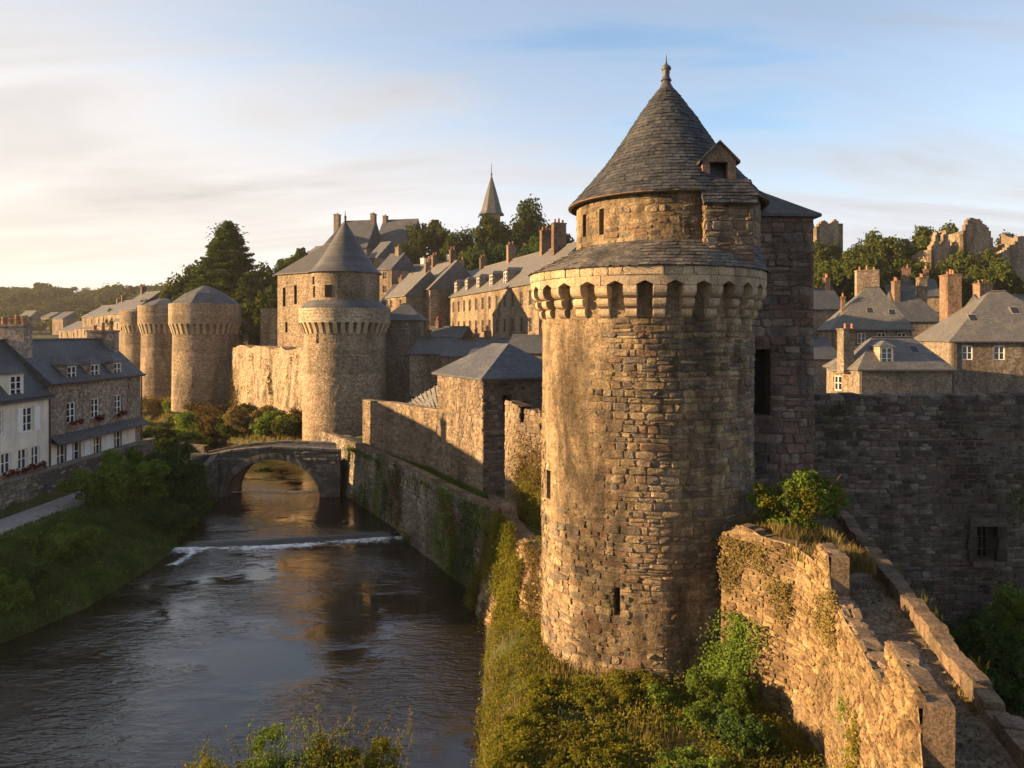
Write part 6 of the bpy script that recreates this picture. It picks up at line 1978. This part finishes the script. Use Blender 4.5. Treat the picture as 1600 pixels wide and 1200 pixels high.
# walkway wall: tufts near the top, two climbing strips
scatter_wall('rampart_tufts', PW_, 0, uy(17.5), -8.6, -6.2, 6500, .07, M_leafD, 38, lambda u, v: smooth(.42, .6, fbm(u * .9, v * 1.1, 21)) * smooth(-8.8, -6.6, v), .10, label='dry tufts growing out of the rampart top', cat='weeds', kind='stuff')
scatter_wall('rampart_weeds', PW_, uy(19.5), uy(9), -13, -7, 6000, .065, M_leafA, 39, lambda u, v: smooth(.58, .7, fbm(u * .8, v * .6, 25)), .10, label='small green weeds in the joints of the lit rampart', cat='weeds', kind='stuff')
strip = lambda c, w: (lambda u, v: np.exp(-((u - c - .35 * np.sin(v * 1.3)) / w) ** 2) * smooth(-6.9, -11.0, v + .8 * np.sin(u * 7)))
scatter_wall('climbing_ivy', PW_, uy(18), uy(13.5), -13.2, -8, 9000, .075, M_leafC, 40, strip(uy(15.9), .38), .12, label='yellow green ivy climbing the lit rampart from below', cat='ivy', kind='stuff')
scatter_wall('corner_ivy', PW_, -.4, uy(21), -13.2, -8.4, 9000, .085, M_leafA, 41, strip(uy(22.3), .6), .3, label='dark green ivy in the corner between tower and rampart', cat='ivy', kind='stuff')

# mound at the foot of the tower


def mound_shrub(label, x, y, w, h, mat, seed, n, size=.075, name='mound_shrub', group='shrubs at the foot of the round tower', dz=-.25):
    g = random.Random(seed)
    blobs = [((g.uniform(-.38, .38) * w, g.uniform(-.38, .38) * w, h * g.uniform(.25, .65)), (w * g.uniform(.18, .30),) * 2 + (h * g.uniform(.25, .4),)) for _ in range(9)]
    return shrub(name, label, 'shrub', (x, y, gz(x, y) + dz), blobs, n, size, mat, seed, (h * .5, .05), group, 14, (.2, .4))


mound_shrub('golden green shrub below the middle of the round tower', 3.4, 21.4, 2.8, 1.0, M_leafC, 51, 15000)
mound_shrub('golden shrub below the left foot of the round tower', 1.5, 22.2, 2.4, .9, M_leafC, 52, 11000)
mound_shrub('yellow green shrub spilling towards the water', 0.6, 19.6, 2.4, .9, M_leafC, 53, 11000)
mound_shrub('green shrub below the shaded side of the tower', 5.2, 20.6, 2.6, 1.2, M_leafA, 54, 13000)
mound_shrub('dark leafy shrub in the corner under the rampart', 6.3, 19.2, 2.2, 1.5, M_leafB, 55, 12000)
mound_shrub('tall dark shrub against the shaded base of the tower', 6.1, 21.3, 1.8, 1.9, M_leafA, 56, 10000)
mound_shrub('yellow shrub at the bottom edge before the tower', 2.3, 18.8, 2.8, .9, M_leafC, 57, 13000)
mound_shrub('green shrub at the bottom edge near the rampart', 4.4, 18.0, 2.4, 1.0, M_leafA, 58, 12000)
PP = ground_scatter(100000, -1.2, 8, 14, 30, 7, lambda x, y, g: (x < np.interp(y, [10.6, 15.5, 19.7, 21.5, 23, 24], [6.0, 7.3, 8.0, 7.3, 6.4, 6])) & (np.hypot(x - TC[0], y - TC[1]) > TR + .02) & (ground_z(x, y) < -9.5) & (fbm(x * .9, y * .9, 13) > g.uniform(.28, .6, len(x))))
nn = g_.normal(0, .5, PP.shape) + np.array([-.3, -.2, .8]); nn /= np.linalg.norm(nn, axis=1)[:, None]
PP[:, 2] += np.abs(g_.normal(0, .16, len(PP))) * (0.4 + 1.6 * fbm(PP[:, 0] * 1.3, PP[:, 1] * 1.3, 3))
tag(put('mound_weeds', leaf_mesh('mound_weeds', PP, nn, .085, M_leafC, 8)), 'golden weeds carpeting the mound around the tower', 'weeds', kind='stuff')
PP = ground_scatter(14000, -1.1, 8, 14, 30, 17, lambda x, y, g: (x < np.interp(y, [10.6, 15.5, 19.7, 21.5, 23, 24], [6.0, 7.3, 8.0, 7.3, 6.4, 6])) & (np.hypot(x - TC[0], y - TC[1]) > TR + .05) & (ground_z(x, y) < -9.5) & (fbm(x * .8, y * .8, 33) > g.uniform(.3, .6, len(x))))
blades('mound_grass', PP, .38, M_leafD, 9, .03, 'dry straw grass on the mound around the tower', 'grass')

# shrub on the rampart head, with grass
sb_ = empty('rampart_shrub', (8.9, 22.9, -6.3), 0, 'sprawling yellow green shrub growing on top of the rampart', 'shrub')
P_, N_ = crown_points([((0, 0, 1.15), (.85, .8, .75)), ((-.8, .1, 1.0), (.6, .6, .6)), ((.9, .2, 1.1), (.65, .6, .65)), ((.2, -.2, 1.75), (.5, .5, .4)), ((-.35, 0, .5), (.9, .7, .45)), ((1.4, .3, .9), (.35, .4, .4)), ((-1.25, .2, 1.2), (.3, .3, .35))], 7500, 71, 12, (.22, .45))
put('foliage', leaf_mesh('foliage', P_, N_, .105, M_leafA, 72), sb_)
P_, N_ = crown_points([((0, 0, 1.25), (1.0, .85, .8)), ((-.9, .1, 1.1), (.6, .6, .6)), ((.95, .2, 1.2), (.65, .6, .7))], 2600, 73, 14, (.2, .4))
put('sun_tinted_foliage', leaf_mesh('sun_tinted_foliage', P_, N_, .10, M_leafC, 74), sb_)  # second leaf layer, sunlight put into its golden colour
mb = MB(); gg = random.Random(5)
for k in range(16):
    a = gg.uniform(0, 6.28); r_ = gg.uniform(.5, 1.5); h_ = gg.uniform(1.2, 2.1)
    mb.tube([(0, 0, -.2), (math.cos(a) * r_ * .4, math.sin(a) * r_ * .4, h_ * .5), (math.cos(a) * r_, math.sin(a) * r_, h_)], [.04, .025, .008], 5)
mb.put('twigs', M_bark, sb_)
g_ = np.random.RandomState(12)
xs = g_.uniform(6.4, 9.6, 16000); ys = g_.uniform(19.4, 24.4, 16000)
u_ok = fbm(xs * 1.2, ys * 1.2, 7) > .4
PP = np.stack([xs[u_ok], ys[u_ok], -6.55 + .5 * fbm(xs[u_ok], ys[u_ok], 2)], 1)
k = PP[:, 0] > np.interp(PP[:, 1], [19.4, 21.5, 22.8, 24.4], [8.3, 7.45, 6.6, 8.2])
blades('rampart_grass', PP[k], .5, M_leafD, 13, .03, 'dry grass on the head of the rampart', 'grass', lean=.7)
# tufts along the walkway edges
ys = g_.uniform(6, 26, 5200); side = g_.uniform(size=5200) < .7
xr = np.interp(ys, [5.2, 11.3, 19.6, 27.9], [6.35, 7.9, 10.0, 12.1]); xl = np.interp(ys, [5, 10.6, 15.5, 18.5, 20.4], [5.05, 6.5, 7.8, 8.5, 8.6])
xs = np.where(side, xr - np.abs(g_.normal(0, .07, 5200)), xl + np.abs(g_.normal(0, .05, 5200)))
k = fbm(ys * 1.4, side * 9.0, 4) > .5
blades('walkway_tufts', np.stack([xs, ys, 0 * xs - 6.86], 1)[k], .13, M_leafD, 14, .02, 'small grass tufts along the walkway edges', 'grass')
ys = g_.uniform(9, 24, 700); xs = np.interp(ys, [5.2, 11.3, 19.6, 27.9], [6.35, 7.9, 10.0, 12.1]) + .5
k = fbm(ys * 1.1, ys * 0, 14) > .52
blades('parapet_weeds', np.stack([xs, ys, 0 * xs - 6.95], 1)[k], .55, M_leafC, 15, .025, 'weeds leaning over the outer edge of the right parapet', 'weeds')

# grit and pebbles on the walkway
ys = g_.uniform(6, 26, 5000); fr = g_.beta(.7, .7, 5000)
xl = np.interp(ys, [5, 10.6, 15.5, 18.5, 20.4], [5.1, 6.55, 7.85, 8.5, 8.6]); xr = np.interp(ys, [5.2, 11.3, 19.6, 27.9], [6.35, 7.9, 10.0, 12.1])
PP = np.stack([xl + (xr - xl) * fr, ys, 0 * ys - 6.835], 1); nn = g_.normal(0, .3, PP.shape) + np.array([0, 0, 1.0]); nn /= np.linalg.norm(nn, axis=1)[:, None]
tag(put('path_grit', leaf_mesh('path_grit', PP, nn, .05, M_coping, 77, .8, .7)), 'loose grit and small stones on the walkway', 'grit', kind='stuff')
scatter_wall('dark_wall_creeper', PD, .5, 19, -13.2, -2.7, 5200, .12, M_leafB, 46, lambda u, v: smooth(.56, .66, fbm(u * .4, v * .3, 41)) * (np.abs(u - 8.5) > .7), .12, label='patches of creeper in the joints of the dark curtain wall', cat='creeper', kind='stuff')

# shrub before the dark wall and shrubs at the bottom of the picture
def moat_shrub(label, x, y, w, h, mat, seed, n, size):
    return mound_shrub(label, x, y, w, h, mat, seed, n, size, 'moat_shrub', 'shrubs in the moat before the dark wall')


moat_shrub('dark green shrub below the barred window of the dark wall', 18.2, 27.0, 3.6, 3.6, M_leafB, 61, 9000, .15)
moat_shrub('leafy shrub at the right edge before the dark wall', 19.8, 28.2, 3.2, 4.4, M_leafA, 62, 7000, .15)
moat_shrub('low shrub at the foot of the dark wall near the walkway', 15.8, 28.6, 2.4, 1.8, M_leafB, 63, 4000, .14)
mb = MB()
for k in range(12):
    y0_, y1_ = 8 + k * 1.6, 9.6 + k * 1.6
    mb.poly([(13.2, y0_, -13.06), (16.0, y0_, -13.06), (16.0, y1_, -13.06), (13.2, y1_, -13.06)])
o = mb.put('moat_path', M_gravel); tag(o, 'grey gravel path along the moat floor', 'path', kind='structure')


def near_shrub(label, px, d, ytop, w, mat, seed, n, size):
    x = (px - 800) / FPX * d; zt = (HOR - ytop) / FPX * d; zb = max(gz(x, d), -12.6); h = zt - zb
    g = random.Random(seed)
    blobs = [((g.uniform(-.36, .36) * w, g.uniform(-.3, .3) * w, h * g.uniform(.74, .9)), (w * g.uniform(.13, .22),) * 2 + (h * g.uniform(.07, .12),)) for _ in range(9)] + [((0, 0, h * .6), (w * .42, w * .4, h * .28))]
    root = shrub('waterside_shrub', label, 'shrub', (x, d, zb), blobs, n, size, mat, seed, (h * .7, .08), 'shrubs at the bottom edge of the water', 16, (.2, .45))
    # upright sprigs
    gp = np.random.RandomState(seed); P = []; Nn = []
    mb = MB()
    for k in range(70):
        bx, by = gp.uniform(-.45, .45, 2) * w; z0 = h * gp.uniform(.75, .92); ln = gp.uniform(.25, .6); lx, ly = gp.normal(0, .12, 2)
        mb.tube([(bx, by, z0), (bx + lx, by + ly, z0 + ln)], [.008, .003], 3)
        for q in range(14):
            f = gp.uniform(.1, 1); P.append((bx + lx * f + gp.normal(0, .035), by + ly * f + gp.normal(0, .035), z0 + ln * f)); Nn.append(gp.normal(0, 1, 3))
    Nn = np.array(Nn); Nn /= np.linalg.norm(Nn, axis=1)[:, None]
    put('sprig_leaves', leaf_mesh('sprig_leaves', np.array(P), Nn, size * .9, mat, seed), root)
    tag(mb.put('sprig_stems', M_bark, root), kind='stuff')
    return root


near_shrub('yellow green shrub at the bottom edge in front of the water', 560, 14.5, 1138, 2.3, M_leafC, 81, 17000, .055)
near_shrub('greener shrub to the left of it at the bottom edge', 455, 14.0, 1142, 2.1, M_leafA, 82, 15000, .055)
near_shrub('smallest leftmost shrub at the bottom edge of the water', 350, 13.6, 1168, 1.6, M_leafC, 83, 9000, .055)

for k_, (px_, d_, w_, h_, lab_) in enumerate(((232, 58.5, 2.6, 1.5, 'small shrub at the far corner of the stone house'), (262, 61, 2.4, 1.3, 'small shrub by the lane behind the house'), (292, 60.5, 2.2, 1.4, 'small shrub at the left end of the bridge parapet'), (246, 66, 3.4, 1.8, 'shrub behind the low garden wall'), (282, 67, 3.2, 1.8, 'second shrub behind the low garden wall'))):
    bank_shrub(lab_, px_, d_, w_, h_, (M_leafA, M_leafT)[k_ % 2], 120 + k_, 2600, .2, group='shrubs by the lane')

# terrace grass
uu = np.random.RandomState(4).uniform(0, PT.len, 14000); cc_ = np.abs(np.random.RandomState(5).normal(0, .5, 14000)) + .1
PP = PT.map(uu, 0 * uu - 8.74, cc_)
blades('terrace_grass', PP, .3, M_leafF, 19, .05, 'green grass along the foot of the terrace wall', 'grass')
uu = np.random.RandomState(6).uniform(0, PG1.len + 1, 5000); PP = PG1.map(uu, 0 * uu - 8.74, np.abs(np.random.RandomState(7).normal(0, .7, 5000)) + .1)
blades('gatehouse_grass', PP, .4, M_leafF, 20, .05, 'tall grass at the foot of the gatehouse', 'grass')

# slope beyond the bridge below the castle
G_B = 'shrubs on the slope below the castle'
sl = [(232, 98, 664, 4.5, 3.0), (262, 94, 662, 4.5, 3.0), (292, 90, 655, 4.0, 2.6), (318, 88, 660, 4.5, 3.2), (345, 86, 662, 4.0, 3.0), (372, 84, 668, 4.0, 2.8), (398, 82, 672, 3.6, 2.6), (420, 80, 676, 3.4, 2.4),
      (445, 78, 680, 3.2, 2.4), (465, 76, 686, 3.0, 2.2), (246, 104, 640, 4.2, 2.2), (285, 98, 640, 3.8, 2.0), (335, 93, 641, 3.6, 2.0), (385, 88, 650, 3.4, 2.0), (430, 82, 660, 3.0, 1.9), (460, 79, 668, 2.6, 1.6)]
ms = [M_leafE, M_leafA, M_leafD, M_leafT]
nm_ = ['brownish', 'green', 'straw coloured', 'olive']
for k, (px, d, yb, w, h) in enumerate(sl):
    x = (px - 800) / FPX * d; z = (HOR - yb) / FPX * d
    w *= 1.45; h *= 1.35; g = random.Random(200 + k)
    blobs = [((g.uniform(-.35, .35) * w, g.uniform(-.3, .3) * w, h * g.uniform(.2, .7)), (w * g.uniform(.2, .34),) * 2 + (h * g.uniform(.25, .4),)) for _ in range(6)]
    row = 'lower' if k < 10 else 'upper'; idx = (k if k < 10 else k - 10) + 1
    ordn = ('first', 'second', 'third', 'fourth', 'fifth', 'sixth', 'seventh', 'eighth', 'ninth', 'tenth')[idx - 1]
    shrub('slope_shrub', '%s shrub, %s from the left in the %s row below the castle' % (nm_[(k * 7) % 4], ordn, row), 'shrub', (x, d, min(z, gz(x, d)) - .3), blobs, 4600, .26, ms[(k * 7) % 4], 200 + k, (h * .5, .06), G_B)
scatter_wall('curtain_ivy', PCL, 0, PCL.len, -10.5, -2.0, 9000, .2, M_leafE, 45, lambda u, v: smooth(.5, .62, fbm(u * .5, v * .12, 14)) * smooth(-1.5, -6, v), .2, label='streaks of creeper on the lit far curtain wall', cat='creeper', kind='stuff')
PP = ground_scatter(60000, -75, -17, 66, 125, 27, lambda x, y, g: (x - np.interp(y, RR_Y, RR_X) > 0) & (x - np.interp(y, RR_Y, RR_X) < 13))
blades('slope_grass', PP, .6, M_leafD, 28, .1, 'dry grass on the slope below the castle', 'grass')

# trees
o = at(356, 357, 122)
tree('fir', (o.x, 122, 3.0), o.z - 2.4, 16.5, 'tall dark conifer towering over the castle roofs', mat=M_leafB, seed=1, name='conifer')
TR_ = [(300, 412, 128, 8, 'rounded tree left of the tall conifer', 0), (408, 408, 128, 8, 'tree filling the gap right of the conifer', 1), (428, 398, 134, 9, 'loose tree behind the great castle block', 2), (466, 383, 150, 9, 'tree left of the skyline manor', 3),
       (325, 418, 122, 7, 'low tree in front of the conifer trunk', 2), (440, 440, 105, 6.5, 'pale tree tucked beside the great castle block', 3), (392, 425, 118, 7, 'bushy tree over the shaded high wall', 0),
       (664, 337, 172, 10, 'loose pale tree beside the skyline house', 3), (648, 372, 165, 8, 'small tree below the skyline house', 2), (602, 345, 185, 5, 'treetop behind the skyline house', 1),
       (712, 362, 165, 12, 'leftmost tree of the dark hilltop clump', 0), (742, 338, 170, 14, 'tall dark tree in front of the church spire', 1), (785, 328, 168, 14, 'broad dark tree right of the spire', 2), (832, 309, 166, 13.5, 'tall rounded tree at the right of the hilltop clump', 0),
       (855, 345, 160, 10, 'tree closing the hilltop clump on the right', 3), (760, 375, 150, 11, 'lower tree above the long building roof', 3), (815, 372, 150, 11, 'dark tree over the long building chimneys', 1), (700, 392, 150, 8, 'low tree at the left foot of the hilltop clump', 2), (880, 378, 150, 8, 'small tree beside the round tower roof', 2),
       (1290, 392, 132, 8, 'tree at the foot of the lone ruined tower', 1), (1335, 372, 140, 10, 'tree just right of the lone ruined tower', 2), (1365, 360, 142, 10, 'dark tree on the right skyline', 0), (1395, 362, 138, 10, 'second dark tree on the right skyline', 3), (1425, 352, 142, 10, 'rounded tree before the ruined gables', 1),
       (1455, 345, 146, 9, 'treetop over the ruined gables', 2), (1480, 348, 150, 8, 'tree between the gables and the craggy keep', 0), (1310, 402, 118, 8, 'low dark tree above the chimneys by the tower', 3), (1350, 396, 120, 9, 'low broad tree above the hip roofed house', 0), (1390, 392, 120, 9, 'shaded tree above the broad chimney', 1), (1425, 400, 122, 8, 'tree below the ruined gables', 2),
       (1545, 408, 118, 8, 'bushy tree below the craggy keep', 3), (1590, 365, 150, 9, 'tree at the right edge of the skyline', 1), (1575, 362, 140, 7, 'small tree on the ruined wall', 0), (1468, 396, 124, 7, 'tree hiding the foot of the ruined gables', 1), (1515, 384, 126, 8, 'tree hiding the foot of the craggy keep', 3), (1565, 402, 120, 7, 'tree before the ruined wall at the right edge', 0), (1350, 380, 128, 9, 'broad tree in the middle of the right hill', 2), (1280, 372, 150, 6, 'slender tree behind the lone ruined tower', 3),
       (200, 464, 165, 6, 'small tree behind the valley row', 1), (178, 470, 210, 6, 'round tree left of the valley row', 0), (255, 437, 150, 6, 'tree among the left castle roofs', 2), (152, 474, 230, 6, 'dark round tree on the valley ridge', 3)]
for k, (px, yt, d, w, lab, kd) in enumerate(TR_):
    p = at(px, yt, d); zb = gz(p.x, d)
    h = max(p.z - zb, w * .75); w = max(w, h * .72)
    tree(kd, (p.x, d, p.z - h), h, w * 1.1, lab, 'trees on the hill', M_leafB if kd in (1, 3) and d > 145 and 690 < px < 880 else (M_leafT if px < 1260 else M_leafT), k)

# hill shrub cover between the houses: low growth that reads as one mass
rs = np.random.RandomState(77)


def wood(name, label, n_blob, xr_, yr_, r_, h_, n, size, mat, seed, keep=None):
    g = np.random.RandomState(seed); blobs = []
    while len(blobs) < n_blob:
        d = g.uniform(*yr_); px = g.uniform(*xr_); x = (px - 800) / FPX * d
        if keep is not None and not keep(px, d): continue
        r = g.uniform(*r_); h = g.uniform(*h_); blobs.append(((x, d, gz(x, d) + h * .55), (r, r, h * .6)))
    P, Nn = crown_points(blobs, n, seed, 9, (.3, .5))
    tag(put(name, leaf_mesh(name, P, Nn, size, mat, seed)), label, 'woodland', kind='stuff')


wood('far_woodland', 'hazy woodland covering the far valley ridge', 170, (-60, 330), (470, 640), (8, 14), (8, 15), 60000, 2.6, M_leafT, 91)
wood('valley_thicket', 'thickets among the far valley houses', 60, (-40, 230), (300, 460), (4, 8), (4, 7), 20000, 1.6, M_leafT, 92)
wood('right_thicket', 'dark thickets covering the right hand hill', 80, (1265, 1640), (112, 150), (2.5, 4.5), (3, 6), 40000, .6, M_leafB, 93)
wood('town_thicket', 'garden thickets between the hill houses', 46, (430, 900), (140, 175), (2.0, 4.0), (2.5, 5), 26000, .6, M_leafB, 94)
wood('castle_thicket', 'bushes filling the castle yard behind the walls', 20, (370, 440), (100, 122), (1.8, 3), (2.5, 4.5), 12000, .4, M_leafT, 95)
wood('backdrop_woodland', 'distant woods closing the valley behind the town', 150, (200, 1750), (330, 520), (9, 15), (9, 16), 40000, 2.6, M_leafT, 96)

# ------------------------------------------------------------------ evening air
HZ = MB(); HZ.box(-2620, 2620, -70, 3520, -15.5, 72)
M_haze, _t, _o = new_mat('evening_haze')
_v = N(_t, 'ShaderNodeVolumePrincipled'); _v.inputs['Color'].default_value = (.93, .92, .93, 1); _v.inputs['Density'].default_value = 0.00013; _v.inputs['Anisotropy'].default_value = .2
L(_t, _v.outputs[0], _o.inputs['Volume'])
hz_o = HZ.put('haze', M_haze); tag(hz_o, 'thin evening haze lying over the valley', 'haze', kind='stuff')
